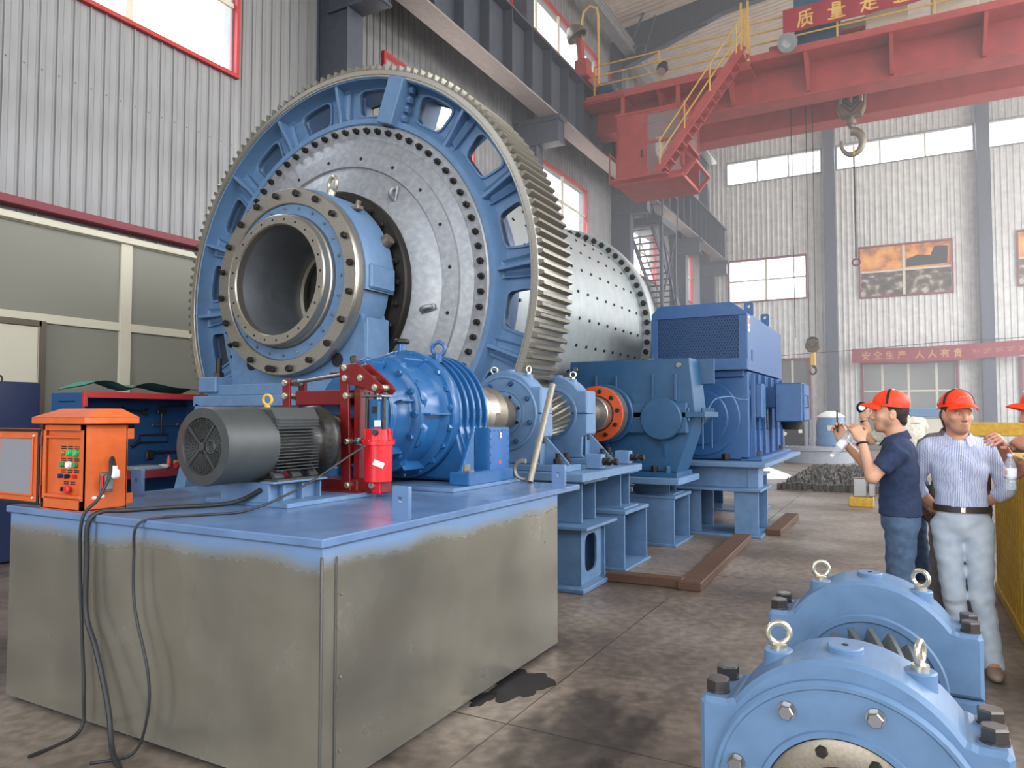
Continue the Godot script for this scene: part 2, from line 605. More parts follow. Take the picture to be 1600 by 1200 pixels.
func hall() -> void:
	# --- left wall: local x runs along -z (to the far end) ---
	var lb := Basis(Vector3.FORWARD, Vector3.UP, Vector3.RIGHT)   # x -> -z, y up, z -> +x
	lb = Basis(Vector3(0, 0, -1), Vector3(0, 1, 0), Vector3(1, 0, 0))
	# holes in (u = distance along -z, v = height)
	var lh := []
	for k in 6:
		var u := 2.9 + 9.0 * (k - 1)
		if k == 1:
			u = 4.2
		var w := 4.4 if k != 1 else 5.2
		lh.append(Rect2(u + (0.0 if k != 1 else 0.0), 8.25, w, 2.35))
	lh = [Rect2(-8.0, 8.12, 6.0, 2.4), Rect2(1.6, 8.12, 7.75, 2.5), Rect2(13.85, 8.4, 4.1, 2.1), Rect2(22.3, 8.5, 4.4, 2.1), Rect2(31.5, 8.4, 4.4, 2.2), Rect2(41.0, 8.4, 2.2, 2.7)]
	var up := []
	for k in 5:
		up.append(Rect2(-6.9 + 9.0 * k + 0.3, 15.1, 7.6, 1.5))
	var low := [Rect2(0.5, 0.0, 9.0, 4.48)]
	var holes := lh + up + low
	var b := B.new()
	b.x = Transform3D(lb, Vector3(WX - 0.12, 0, 0))
	for r: Rect2 in wall_pieces(Vector2(-NZ, 0), Vector2(-FZ, EAVE), holes):
		b.box(Vector3(r.get_center().x, r.get_center().y, -0.06), Vector3(r.size.x, r.size.y, 0.2))
	var wl := struct("wall_left", b, M.wall_sheet)
	# near sheets one by one, the far ones joined
	var unit := sheet_unit()
	var far := B.new()
	far.x = Transform3D(lb, Vector3(WX, 0, 0))
	var u0 := 3.2
	while u0 < 14.4:
		for s: Vector2 in free_spans(u0 + 0.12, 0.0, EAVE, holes):
			var o := put(wl, "wall_sheet", unit, M.wall_sheet)
			o.transform = Transform3D(lb * Basis.from_scale(Vector3(1, s.y - s.x, 1)), Vector3(WX, s.x, -(u0 + 0.1225)))
		u0 += 0.245
	for seg in [Vector2(-NZ, 3.2), Vector2(u0, -FZ)]:
		for r: Rect2 in wall_pieces(Vector2(seg.x, 0), Vector2(seg.y, EAVE), holes.filter(func(h): return h.end.x > seg.x and h.position.x < seg.y)):
			var q := r.intersection(Rect2(seg.x, 0, seg.y - seg.x, EAVE))
			if q.has_area():
				corrugate(far, q, 0.245, 0.03)
	stuff(part(wl, "far_sheeting", far, M.wall_sheet))
	# screws: a row across the near sheets
	var scr := B.new()
	for i in 40:
		var p := Vector3(WX + 0.006, 6.75, -(3.2 + 0.245 * i + 0.02))
		scr.cyl(p, p + Vector3(0.012, 0, 0), 0.014, 8)
	stuff(part(wl, "sheet_screws", scr, M.dull_steel))
	var wn := 1
	for r: Rect2 in lh:
		var cols := []
		for k in range(1, int(round(r.size.x / 2.2))):
			cols.append(r.size.x * k / round(r.size.x / 2.2))
		if r.size.x > 7:
			cols = [1.6, 3.6, 5.65]
		window("window_%d" % wn, Vector3(WX, r.position.y, -r.position.x), lb, r.size.x, r.size.y, cols, [r.size.y * 0.53], M.frame_red, M.frame_cream, M.pane, 0.2, 0.08, 0.13)
		wn += 1
	for r: Rect2 in up:
		window("window_%d" % wn, Vector3(WX, r.position.y, -r.position.x), lb, r.size.x, r.size.y, [1.9, 3.8, 5.7], [], M.frame_red, M.frame_cream, M.pane, 0.2, 0.08, 0.12)
		wn += 1
	# glazed partition low on the left wall
	var gp := window("window_%d" % wn, Vector3(WX + 0.05, 0.0, -0.5), lb, 9.0, 4.42, [1.5, 6.77], [3.06], M.frame_cream, M.frame_cream, M.dusty_pane, 0.14, 0.10, 0.19)
	wn += 1
	var tb := B.new().box(Vector3(WX + 0.10, 4.66, -5.0), Vector3(0.24, 0.12, 9.3), 0.01)
	struct("trim_1", tb, M.frame_maroon)
	# leaf of the door in the partition
	var df := B.new()
	for q in [[Vector3(WX + 0.17, 1.5, -5.92), Vector3(0.06, 3.0, 0.11)], [Vector3(WX + 0.17, 1.5, -4.0), Vector3(0.06, 3.0, 0.11)], [Vector3(WX + 0.17, 2.96, -4.96), Vector3(0.06, 0.09, 1.9)], [Vector3(WX + 0.17, 0.1, -4.96), Vector3(0.06, 0.2, 1.9)]]:
		df.box(q[0], q[1], 0.006)
	var door := struct("door_1", df, M.dull_steel)
	part(door, "pane", B.new().box(Vector3(WX + 0.17, 1.55, -4.96), Vector3(0.01, 2.72, 1.82)), M.frame_cream)
	# --- end wall ---
	var eh := []
	for q in [[-9.45, -4.05 + 0.0], [-3.15, 3.6], [4.35, 11.0]]:
		eh.append(Rect2(q[0], 16.05, q[1] - q[0], 1.38))
	var mid := [Rect2(-9.4, 8.66, 4.42, 2.5), Rect2(-2.02, 8.4, 4.48, 2.82), Rect2(5.5, 8.5, 4.5, 2.8)]
	var ground := [Rect2(-9.4, 0.4, 4.5, 4.5), Rect2(-1.97, 0.5, 4.5, 4.0), Rect2(5.5, 0.0, 4.5, 4.6)]
	holes = eh + mid + ground
	b = B.new()
	b.at(Vector3(0, 0, FZ - 0.18))
	for r: Rect2 in wall_pieces(Vector2(WX, 0), Vector2(EX, RIDGE + 0.2), holes):
		b.box(Vector3(r.get_center().x, r.get_center().y, 0), Vector3(r.size.x, r.size.y, 0.2))
	var we := struct("wall_end", b, M.end_sheet)
	var cs := B.new()
	cs.at(Vector3(0, 0, FZ - 0.06))
	for r: Rect2 in wall_pieces(Vector2(WX, 0), Vector2(EX, RIDGE + 0.2), holes):
		corrugate(cs, r, 0.30, 0.05)
	stuff(part(we, "sheeting", cs, M.end_sheet))
	var stained := mat("stained_pane", Color.WHITE, 0.3)
	stained.albedo_texture = noise_tex(0.006, 71, rgb(150, 84, 40), rgb(255, 196, 96), 512, 5, rgb(240, 150, 54))
	stained.uv1_triplanar = true
	stained.uv1_scale = Vector3(0.3, 0.3, 0.3)
	var mottled := mat("mottled_pane", Color.WHITE, 0.3)
	mottled.albedo_texture = noise_tex(0.007, 73, rgb(20, 22, 26), rgb(240, 244, 240), 512, 5, rgb(96, 74, 52))
	mottled.uv1_triplanar = true
	mottled.uv1_scale = Vector3(0.32, 0.42, 0.32)
	var dusk := mat("dusk_pane", rgb(112, 112, 106), 0.18)
	for r: Rect2 in eh:
		var cols := []
		var nn := int(round(r.size.x / 1.95))
		for k in range(1, nn):
			cols.append(r.size.x * k / nn)
		window("window_%d" % wn, Vector3(r.position.x, r.position.y, FZ), Basis.IDENTITY, r.size.x, r.size.y, cols, [], M.wall_sheet, M.frame_cream, M.pane, 0.2, 0.05, 0.1)
		wn += 1
	for k in 3:
		var r: Rect2 = mid[k]
		window("window_%d" % wn, Vector3(r.position.x, r.position.y, FZ), Basis.IDENTITY, r.size.x, r.size.y, [r.size.x * 0.49], [r.size.y * 0.5], M.frame_maroon, M.frame_cream, M.pane if k == 0 else stained, 0.2, 0.09, 0.14)
		if k > 0:
			for o in get_node("window_%d" % wn).get_children():
				if o.name.begins_with("pane") and o.mesh.get_aabb().get_center().y < r.size.y * 0.5:
					o.material_override = mottled
		if k == 1:
			part(get_node("window_%d" % wn), "dark_patch", B.new().prism([Vector2(2.3, 1.55), Vector2(4.3, 1.6), Vector2(4.35, 2.55), Vector2(3.7, 2.6), Vector2(3.5, 2.1), Vector2(2.9, 2.2), Vector2(2.35, 2.0)], -0.024, -0.018), M.hole)
		wn += 1
	for k in 3:
		var r: Rect2 = ground[k]
		window("window_%d" % wn, Vector3(r.position.x, r.position.y, FZ), Basis.IDENTITY, r.size.x, r.size.y, [0.95, r.size.x * 0.5, r.size.x - 0.9], [1.1, r.size.y * 0.62], M.frame_maroon, M.frame_cream, dusk, 0.24, 0.12, 0.13)
		wn += 1
	# --- right wall and near wall: out of frame, they close the hall ---
	var rh := []
	for z in [8.0, -1.0, -10.0, -19.0, -28.0, -37.0]:
		rh.append(Rect2(z - 3.2, 6.7, 6.4, 4.6)); rh.append(Rect2(z - 2.1, 1.2, 4.2, 3.6)); rh.append(Rect2(z - 3.5, 15.0, 7.0, 2.4))
	var rb := Basis(Vector3(0, 0, 1), Vector3(0, 1, 0), Vector3(-1, 0, 0))
	b = B.new()
	b.x = Transform3D(rb, Vector3(EX, 0, 0))
	for r: Rect2 in wall_pieces(Vector2(FZ, 0), Vector2(NZ, EAVE), rh):
		b.box(Vector3(r.get_center().x, r.get_center().y, -0.1), Vector3(r.size.x, r.size.y, 0.2))
	struct("wall_right", b, M.wall_sheet)
	b = B.new()
	var nh := [Rect2(-5.5, 0, 9.0, 9.0), Rect2(-9.0, 12.5, 18.0, 3.0)]
	for r: Rect2 in wall_pieces(Vector2(WX, 0), Vector2(EX, RIDGE + 0.2), nh):
		b.box(Vector3(r.get_center().x, r.get_center().y, NZ + 0.1), Vector3(r.size.x, r.size.y, 0.2))
	struct("wall_near", b, M.wall_sheet)
	# --- roof ---
	var mx := (WX + EX) / 2
	b = B.new()
	for s in [-1, 1]:
		var ed: float = WX - 0.3 if s < 0 else EX + 0.3
		var a := Vector3(ed, EAVE + 0.12, 0)
		var c := Vector3(mx, RIDGE + 0.12, 0)
		b.bar(Vector3(ed, EAVE + 0.2, (NZ + FZ) / 2), Vector3(mx, RIDGE + 0.2, (NZ + FZ) / 2), NZ - FZ + 0.6, 0.12)
	var ce := struct("ceiling", b, M.roof_sheet)
	var rs := B.new()
	var z := NZ
	while z > FZ:
		for s in [-1, 1]:
			var ed: float = WX if s < 0 else EX
			var pr := [Vector2(0, 0), Vector2(0.16, 0), Vector2(0.2, -0.05), Vector2(0.26, -0.05), Vector2(0.3, 0)]
			for i in 4:
				var p: Vector2 = pr[i]
				var q: Vector2 = pr[i + 1]
				rs.quad(Vector3(ed, EAVE + 0.1 + p.y, z - p.x), Vector3(ed, EAVE + 0.1 + q.y, z - q.x), Vector3(mx, RIDGE + 0.1 + q.y, z - q.x), Vector3(mx, RIDGE + 0.1 + p.y, z - p.x))
		z -= 0.3
	stuff(part(ce, "roof_sheeting", rs, M.roof_sheet))

func floor_slabs() -> void:
	var b := B.new().box(Vector3((WX + EX) / 2, -0.25, (NZ + FZ) / 2), Vector3(EX - WX + 0.6, 0.4, NZ - FZ + 0.6))
	var fl := struct("floor", b, M.black)
	var xs := [WX, -8.2, -5.1, -1.9, 1.1, 4.1, 7.6, EX]
	var zs := [NZ, 8.0, 3.0, -3.45, -7.6, -11.8, -16.6, -21.4, -26.2, -31.0, -36.0, -41.0, FZ]
	for i in xs.size() - 1:
		for j in zs.size() - 1:
			var g := 0.010
			part(fl, "floor_slab", B.new().box(Vector3((xs[i] + xs[i + 1]) / 2, -0.03, (zs[j] + zs[j + 1]) / 2), Vector3(xs[i + 1] - xs[i] - g, 0.06, zs[j] - zs[j + 1] - g), 0.0), M.floor_concrete)
	# dark oil patches beside the drive base
	var rng := RandomNumberGenerator.new()
	rng.seed = 4
	var oil := mat("oil", rgb(24, 22, 24), 0.6)
	# the damp stain fades out at its rim
	var im := Image.create(256, 256, false, Image.FORMAT_RGBA8)
	var dn := FastNoiseLite.new()
	dn.seed = 5
	dn.frequency = 0.014
	for y in 256:
		for x in 256:
			var r := Vector2(x - 128, y - 128).length() / 128.0
			var v := 1.0 - smoothstep(0.35, 0.95, r - dn.get_noise_2d(x, y) * 0.55)
			im.set_pixel(x, y, Color(0.24, 0.225, 0.22, v * 0.45))
	var damp := mat("damp", Color.WHITE, 0.35)
	damp.transparency = BaseMaterial3D.TRANSPARENCY_ALPHA
	damp.albedo_texture = ImageTexture.create_from_image(im)
	var spots := [[Vector2(-2.10, -3.98), Vector2(0.17, 0.25), "large glossy black oil patch on the floor beside the sheet metal base", oil], [Vector2(-2.19, -3.68), Vector2(0.06, 0.11), "small black oil patch on the floor nearest the sheet metal base corner", oil], [Vector2(-1.5, -3.45), Vector2(0.30, 0.62), "wide grey damp stain spreading from the black oil patch on the floor", damp], [Vector2(-1.25, -3.2), Vector2(0.08, 0.12), "small dark brown stain on the bare floor right of the damp stain", damp]]
	for s in spots:
		var pts := []
		for k in 40:
			var a := TAU * k / 40
			var w := 1.0 + 0.16 * sin(a * 3 + s[0].x * 9) + 0.10 * sin(a * 7 + s[0].y * 5) + rng.randf_range(-0.08, 0.08)
			pts.append(Vector2(cos(a) * s[1].x, sin(a) * s[1].y) * w)
		var sb := B.new()
		var hh := 0.0015 if s[3] == damp else 0.0025
		sb.x = Transform3D(Basis(Vector3.RIGHT, -PI / 2), Vector3(s[0].x, 0.0, s[0].y))
		sb.prism(pts, 0.0, hh, 0.0)
		if s[3] == damp:
			var qd := SurfaceTool.new()
			qd.begin(Mesh.PRIMITIVE_TRIANGLES)
			for q in [[-1, -1], [1, -1], [1, 1], [-1, -1], [1, 1], [-1, 1]]:
				qd.set_normal(Vector3.UP)
				qd.set_uv(Vector2(q[0] + 1, q[1] + 1) * 0.5)
				qd.add_vertex(Vector3(s[0].x + q[0] * s[1].x * 1.5, 0.0012, s[0].y + q[1] * s[1].y * 1.5))
			tag(put(self, "oil_stain", qd.commit(), damp), s[2], "stain")
		else:
			solo("oil_stain", s[2], "stain", sb, s[3])

func h_section(b: B, c: Vector3, h: float, w: float, d: float, tf := 0.03, tw := 0.02) -> void:
	# upright H column: flanges across x at both ends of the depth d (x), width w (z)
	b.box(c + Vector3(d / 2 - tf / 2, h / 2, 0), Vector3(tf, h, w), 0.004)
	b.box(c + Vector3(-d / 2 + tf / 2, h / 2, 0), Vector3(tf, h, w), 0.004)
	b.box(c + Vector3(0, h / 2, 0), Vector3(d - tf * 2, h, tw))

func columns_and_beams() -> void:
	var where := ["nearest the gear wheel", "behind the gear wheel, between the two side windows", "under the crane cab", "behind the stair tower", "in the far corner"]
	var zs := [-2.8, -11.78, -20.75, -29.8, -38.8, -45.5]
	var lab := ["dark grey steel column on the left wall, outside the frame to the left", "dark grey steel column on the left wall just behind the gear wheel top", "dark grey steel column carrying the runway bracket above the gear teeth", "dark grey steel column below the red crane cab, behind the mill shell", "dark grey steel column behind the dark stair tower", "dark grey steel column in the far left corner of the hall"]
	for k in zs.size():
		var c := thing("steel_column", lab[k], "column", Vector3(-10.65, 0, zs[k]), 0, "columns along the left wall")
		var b := B.new()
		h_section(b, Vector3.ZERO, 11.2, 0.5, 0.9)
		b.box(Vector3(0, 5.6, 0.0), Vector3(0.82, 11.1, 0.36), 0.01)
		part(c, "shaft", b, M.column_steel)
		part(c, "upper_shaft", B.new().box(Vector3(-0.16, 14.6, 0), Vector3(0.56, 6.9, 0.5), 0.01), M.column_steel)
		b = B.new()
		b.box(Vector3(0.55, 11.1, 0), Vector3(1.5, 0.16, 0.56), 0.01)
		b.box(Vector3(0.55, 10.35, 0), Vector3(1.4, 0.06, 0.5), 0.01)
		b.box(Vector3(0.55, 10.7, 0.2), Vector3(1.3, 0.7, 0.03))
		b.box(Vector3(0.55, 10.7, -0.2), Vector3(1.3, 0.7, 0.03))
		b.box(Vector3(1.18, 10.7, 0), Vector3(0.04, 0.78, 0.5))
		part(c, "bracket", b, M.column_steel)
		part(c, "base_plate", B.new().box(Vector3(0, 0.03, 0), Vector3(1.2, 0.06, 0.9), 0.01), M.column_steel)
	var ex := [-3.55, 4.0]
	var el := ["dark grey steel column on the end wall left of the orange stained window", "dark grey steel column on the end wall right of the orange stained window"]
	for k in 2:
		var c := thing("steel_column", el[k], "column", Vector3(ex[k], 0, FZ + 0.45), 0, "columns on the end wall")
		part(c, "shaft", B.new().box(Vector3(0, 9.3, 0), Vector3(0.62, 18.5, 0.6), 0.02), M.column_steel)
		part(c, "base_plate", B.new().box(Vector3(0, 0.03, 0), Vector3(1.0, 0.06, 0.9), 0.01), M.column_steel)
	# runway beam, bay by bay
	var rl := ["first runway beam bay, high above the gear wheel", "runway beam bay over the gear wheel top", "runway beam bay ending under the crane walkway", "runway beam bay behind the crane cab", "runway beam bay beside the stair tower", "last runway beam bay reaching the far corner"]
	var ends := [6.2, -2.8, -11.78, -20.75, -29.8, -38.8, -45.6]
	for k in 6:
		var z0: float = ends[k] - 0.02
		var z1: float = ends[k + 1] + 0.02
		var zc := (z0 + z1) / 2
		var L := z0 - z1
		var t := thing("runway_beam", "dark steel crane " + rl[k], "beam", Vector3(-9.78, 11.18, zc), 0, "crane runway beams")
		part(t, "bottom_flange", B.new().box(Vector3(0, 0.03, 0), Vector3(0.62, 0.06, L), 0.006), M.flange_dust)
		part(t, "top_flange", B.new().box(Vector3(0, 1.97, 0), Vector3(0.66, 0.06, L), 0.006), M.column_steel)
		part(t, "web", B.new().box(Vector3(0, 1.0, 0), Vector3(0.03, 1.88, L)), M.column_steel)
		part(t, "rail", B.new().box(Vector3(0, 2.07, 0), Vector3(0.09, 0.14, L), 0.02), M.dull_steel)
		var n := 7
		for i in n:
			part(t, "stiffener", B.new().box(Vector3(0.16, 1.0, -L / 2 + L * (i + 0.5) / n), Vector3(0.29, 1.86, 0.03)), M.column_steel)
	# roof rafters on the column lines
	var fl := ["roof rafter nearest the camera, out of frame", "roof rafter above the gear wheel, out of frame", "roof rafter above the near side of the crane", "dark tapered roof rafter above the crane walkway", "dark tapered roof rafter behind the crane walkway", "roof rafter close to the end wall"]
	var mx := (WX + EX) / 2
	for k in 5:
		var z: float = [-2.8, -11.78, -20.75, -29.8, -38.8, -45.5][k]
		if k < 3:
			continue
		var t := thing("roof_rafter", fl[k], "rafter", Vector3(0, 0, z), 0, "roof rafters")
		for s in [-1, 1]:
			var e: float = WX + 0.15 if s < 0 else EX - 0.15
			var xs := [e, mx]
			var poly := [Vector2(e, 16.7), Vector2(e + (mx - e) * 0.42, 18.2), Vector2(mx, 18.9), Vector2(mx, 19.9), Vector2(e, 18.62)]
			var b := B.new()
			b.prism(poly, -0.012, 0.012)
			part(t, "web", b, M.column_steel)
			b = B.new()
			b.bar(Vector3(e, 16.7, 0), Vector3(e + (mx - e) * 0.42, 18.2, 0), 0.34, 0.03)
			b.bar(Vector3(e + (mx - e) * 0.42, 18.2, 0), Vector3(mx, 18.9, 0), 0.34, 0.03)
			part(t, "lower_flange", b, M.column_steel)
	# pipes along the eaves and wind braces
	var pl := [["eaves_duct", "long grey ribbed gutter box along the left eaves above the high windows", Vector3(-10.22, 17.6, -16), Vector3(0.5, 0.5, 59)]]
	for p in pl:
		var b := B.new().box(p[2], p[3], 0.03)
		for i in 3:
			b.box(p[2] + Vector3(0.26, -0.18 + 0.18 * i, 0), Vector3(0.03, 0.05, 59))
		solo(p[0], p[1], "gutter", b, M.wall_sheet)
	var br := [[Vector3(-9.48, 18.9, -29.4), Vector3(-10.2, 17.4, -29.4), "short dark steel brace hanging at the rafter end over the crane walkway"], [Vector3(-9.0, 18.7, -29.5), Vector3(-9.5, 17.2, -29.5), "thin dark steel strut right of the brace at the rafter end"], [Vector3(-9.8, 17.3, -29.0), Vector3(-6.2, 16.4, -27.0), "long dark steel tie rod crossing behind the yellow walkway railing"]]
	for q in br:
		solo("steel_brace", q[2], "brace", B.new().tube([q[0], q[1]], 0.055, 8), M.column_steel)
	stair_tower()

func stair_tower() -> void:
	var t := thing("stair_tower", "dark steel access stair with barred landing beside the far left wall", "staircase", Vector3(0, 0, 0))
	var dk: Material = M.column_steel
	part(t, "landing", B.new().box(Vector3(-10.0, 10.25, -32.0), Vector3(1.7, 0.34, 2.4), 0.02), dk)
	# landing railing with close upright bars
	for i in 15:
		part(t, "baluster", B.new().tube([Vector3(-10.8 + 0.115 * i, 10.4, -30.85), Vector3(-10.8 + 0.115 * i, 11.75, -30.85)], 0.014, 6), dk)
	var b := B.new()
	for y in [10.95, 11.75]:
		b.tube([Vector3(-10.85, y, -30.85), Vector3(-9.15, y, -30.85), Vector3(-9.15, y, -33.2)], 0.03, 6)
	for q in [Vector3(-10.85, 10.4, -30.85), Vector3(-9.15, 10.4, -30.85), Vector3(-9.15, 10.4, -33.2)]:
		b.tube([q, q + Vector3(0, 1.4, 0)], 0.035, 6)
	part(t, "railing", b, dk)
	# the flight goes down away from the camera
	var a0 := Vector3(-10.3, 10.1, -31.2)
	var a1 := Vector3(-10.3, 4.6, -39.0)
	for s in [-0.55, 0.55]:
		part(t, "stringer", B.new().bar(a0 + Vector3(s, 0, 0), a1 + Vector3(s, 0, 0), 0.05, 0.3), dk)
		part(t, "handrail", B.new().tube([a0 + Vector3(s, 1.0, 0), a1 + Vector3(s, 1.0, 0)], 0.03, 6), dk)
	for i in 24:
		var p := a0.lerp(a1, (i + 0.5) / 24.0)
		part(t, "tread", B.new().box(p + Vector3(0, 0.02, 0), Vector3(1.08, 0.035, 0.24)), dk)
	for i in 6:
		var p := a0.lerp(a1, (i + 0.2) / 6.0)
		for s in [-0.55, 0.55]:
			part(t, "post", B.new().tube([p + Vector3(s, 0, 0), p + Vector3(s, 1.0, 0)], 0.025, 6), dk)
	# lower flight back under the landing and the legs
	var c1 := Vector3(-9.5, 0.0, -30.6)
	for s in [-0.5, 0.5]:
		part(t, "stringer", B.new().bar(Vector3(-9.5 + s, 4.6, -39.0), c1 + Vector3(s, 0.1, 0), 0.05, 0.3), dk)
	for i in 20:
		part(t, "tread", B.new().box(Vector3(-9.5, 4.6, -39.0).lerp(c1, (i + 0.5) / 20.0), Vector3(1.0, 0.035, 0.24)), dk)
	part(t, "landing", B.new().box(Vector3(-9.9, 4.5, -39.6), Vector3(2.1, 0.16, 1.4), 0.02), dk)
	for q in [Vector2(-9.25, -30.95), Vector2(-9.25, -33.1), Vector2(-9.0, -40.2), Vector2(-10.8, -40.2), Vector2(-9.0, -39.0)]:
		var top := 10.1 if q.y > -35 else 4.45
		part(t, "leg", B.new().box(Vector3(q.x, top / 2, q.y), Vector3(0.14, top, 0.14), 0.01), dk)
	part(t, "brace", B.new().bar(Vector3(-9.25, 6.6, -30.95), Vector3(-9.25, 9.9, -33.1), 0.07, 0.07).bar(Vector3(-9.25, 9.9, -30.95), Vector3(-9.25, 6.6, -33.1), 0.07, 0.07), dk)

const GLYPHS := {
	"zhi": [[8, 0.5, 2, 1.5], [2, 1.5, 2, 5, 1, 9.5], [2, 3.5, 9, 3.5], [5.5, 1.2, 5.5, 5], [3.5, 8, 3.5, 5, 8.5, 5, 8.5, 8], [6, 6, 6, 7.5, 3.2, 9.8], [6.3, 8, 8.8, 9.8]],
	"liang": [[3, 0.5, 7, 0.5, 7, 3.2, 3, 3.2, 3, 0.5], [3, 1.8, 7, 1.8], [0.8, 4, 9.2, 4], [2.8, 4.8, 7.2, 4.8, 7.2, 7, 2.8, 7, 2.8, 4.8], [2.8, 5.9, 7.2, 5.9], [5, 4.8, 5, 9.5], [2.3, 8.2, 7.7, 8.2], [0.8, 9.5, 9.2, 9.5]],
	"shi": [[3, 0.5, 7, 0.5, 7, 3.8, 3, 3.8, 3, 0.5], [3, 2.1, 7, 2.1], [0.8, 4.8, 9.2, 4.8], [5.2, 4.8, 5.2, 9], [5.2, 6.7, 8.3, 6.7], [3, 5.8, 1, 9.6], [2.5, 7.2, 5, 9.2, 9.3, 9.5]],
	"qi": [[5, 0.5, 0.8, 4.5], [5, 0.5, 9.2, 4.5], [5.2, 3.5, 5.2, 9.2], [5.2, 6, 8, 6], [2.5, 5.5, 2.5, 9.2], [0.8, 9.3, 9.2, 9.3]],
	"ye": [[3.8, 0.8, 3.8, 9], [6.2, 0.8, 6.2, 9], [1.2, 3.5, 2.4, 6.8], [8.8, 3.5, 7.6, 6.8], [0.6, 9.2, 9.4, 9.2]],
	"an": [[5, 0.3, 5, 1.5], [1.2, 3.2, 1.2, 1.8, 8.8, 1.8, 8.8, 3.2], [4.5, 2.6, 2.8, 6.5, 8, 9.5], [7, 4.8, 5, 8, 1.5, 9.6], [0.8, 4.8, 9.2, 4.8]],
	"quan": [[5, 0.5, 0.8, 4.2], [5, 0.5, 9.2, 4.2], [2.5, 4.8, 7.5, 4.8], [5, 4.8, 5, 9.3], [2.8, 7, 7.2, 7], [1, 9.3, 9, 9.3]],
	"sheng": [[3, 0.8, 1.2, 4], [2.2, 2.8, 8.5, 2.8], [2, 5.8, 8, 5.8], [5, 0.5, 5, 9.3], [0.8, 9.3, 9.2, 9.3]],
	"chan": [[5, 0.3, 5, 1.5], [1.5, 1.6, 8.5, 1.6], [3.2, 2.4, 3.9, 3.8], [6.8, 2.4, 6, 3.8], [1.6, 4.2, 9, 4.2], [1.8, 4.2, 1.8, 7, 0.8, 9.6]],
	"ren": [[5, 0.8, 4.6, 4.5, 1, 9.5], [4.8, 4.5, 9.2, 9.5]],
	"you": [[0.8, 2.2, 9.2, 2.2], [4.3, 0.3, 3, 4, 0.8, 6.5], [3.2, 4, 8, 4, 8, 9.3, 7, 9], [3.2, 4, 3.2, 9.6], [3.2, 5.7, 8, 5.7], [3.2, 7.3, 8, 7.3]],
	"ze": [[2, 1.2, 8, 1.2], [2.5, 2.5, 7.5, 2.5], [1, 3.8, 9, 3.8], [5, 0.2, 5, 3.8], [2.8, 7.8, 2.8, 4.9, 7.3, 4.9, 7.3, 7.8], [5, 5.8, 5, 7.3, 2, 9.7], [5.6, 8.2, 8.2, 9.7]],
	"smear": [[0.5, 3, 3, 4, 5, 3.4], [2, 6, 6, 5.4, 9, 6.2], [6, 2.5, 9, 3.2], [1, 8, 5, 7.6]],
}

func lettering(im: Image, words: Array, x0: float, y0: float, size: float, step: float, ink: Color, w: float) -> void:
	for k in words.size():
		for stroke: Array in GLYPHS[words[k]]:
			for i in range(0, stroke.size() - 2, 2):
				var a := Vector2(x0 + k * step, y0) + Vector2(stroke[i], stroke[i + 1]) * size / 10.0
				var c := Vector2(x0 + k * step, y0) + Vector2(stroke[i + 2], stroke[i + 3]) * size / 10.0
				var n := int(a.distance_to(c) / 1.5) + 1
				for j in n + 1:
					var p := a.lerp(c, float(j) / n)
					im.fill_rect(Rect2i(int(p.x - w / 2), int(p.y - w / 2), int(w), int(w)), ink)

func banner(called: String, label: String, im: Image, a: Vector3, u: Vector3, h: float, sag: float, wave: float, base: Color) -> void:
	# cloth hung from a along u, h high; the print is laid on with its own coordinates
	var st := SurfaceTool.new()
	st.begin(Mesh.PRIMITIVE_TRIANGLES)
	st.set_smooth_group(0)
	var n := 64
	var out := u.normalized().cross(Vector3.UP)
	out = -out if out.z < 0 else out
	for side in [1.0, -1.0]:
		for i in n:
			for j in 4:
				var q := []
				for c in [[i, j], [i + 1, j], [i + 1, j + 1], [i, j + 1]]:
					var s: float = float(c[0]) / n
					var t: float = float(c[1]) / 4
					var p: Vector3 = a + u * s + Vector3.DOWN * (h * t + sag * sin(s * PI) + wave * 0.4 * sin(s * 23.0) * t) + out * (wave * sin(s * 37.0 + t * 2.0) + 0.006 * side)
					q.append([p, Vector2(s, t)])
				var order := [0, 1, 2, 0, 2, 3] if side < 0 else [0, 2, 1, 0, 3, 2]
				for k in order:
					st.set_uv(q[k][1])
					st.add_vertex(q[k][0])
	st.generate_normals()
	var m := mat(called + "_print", Color.WHITE, 0.75)
	m.albedo_texture = ImageTexture.create_from_image(im)
	var o := put(self, called, st.commit(), m)
	tag(o, label, "banner")

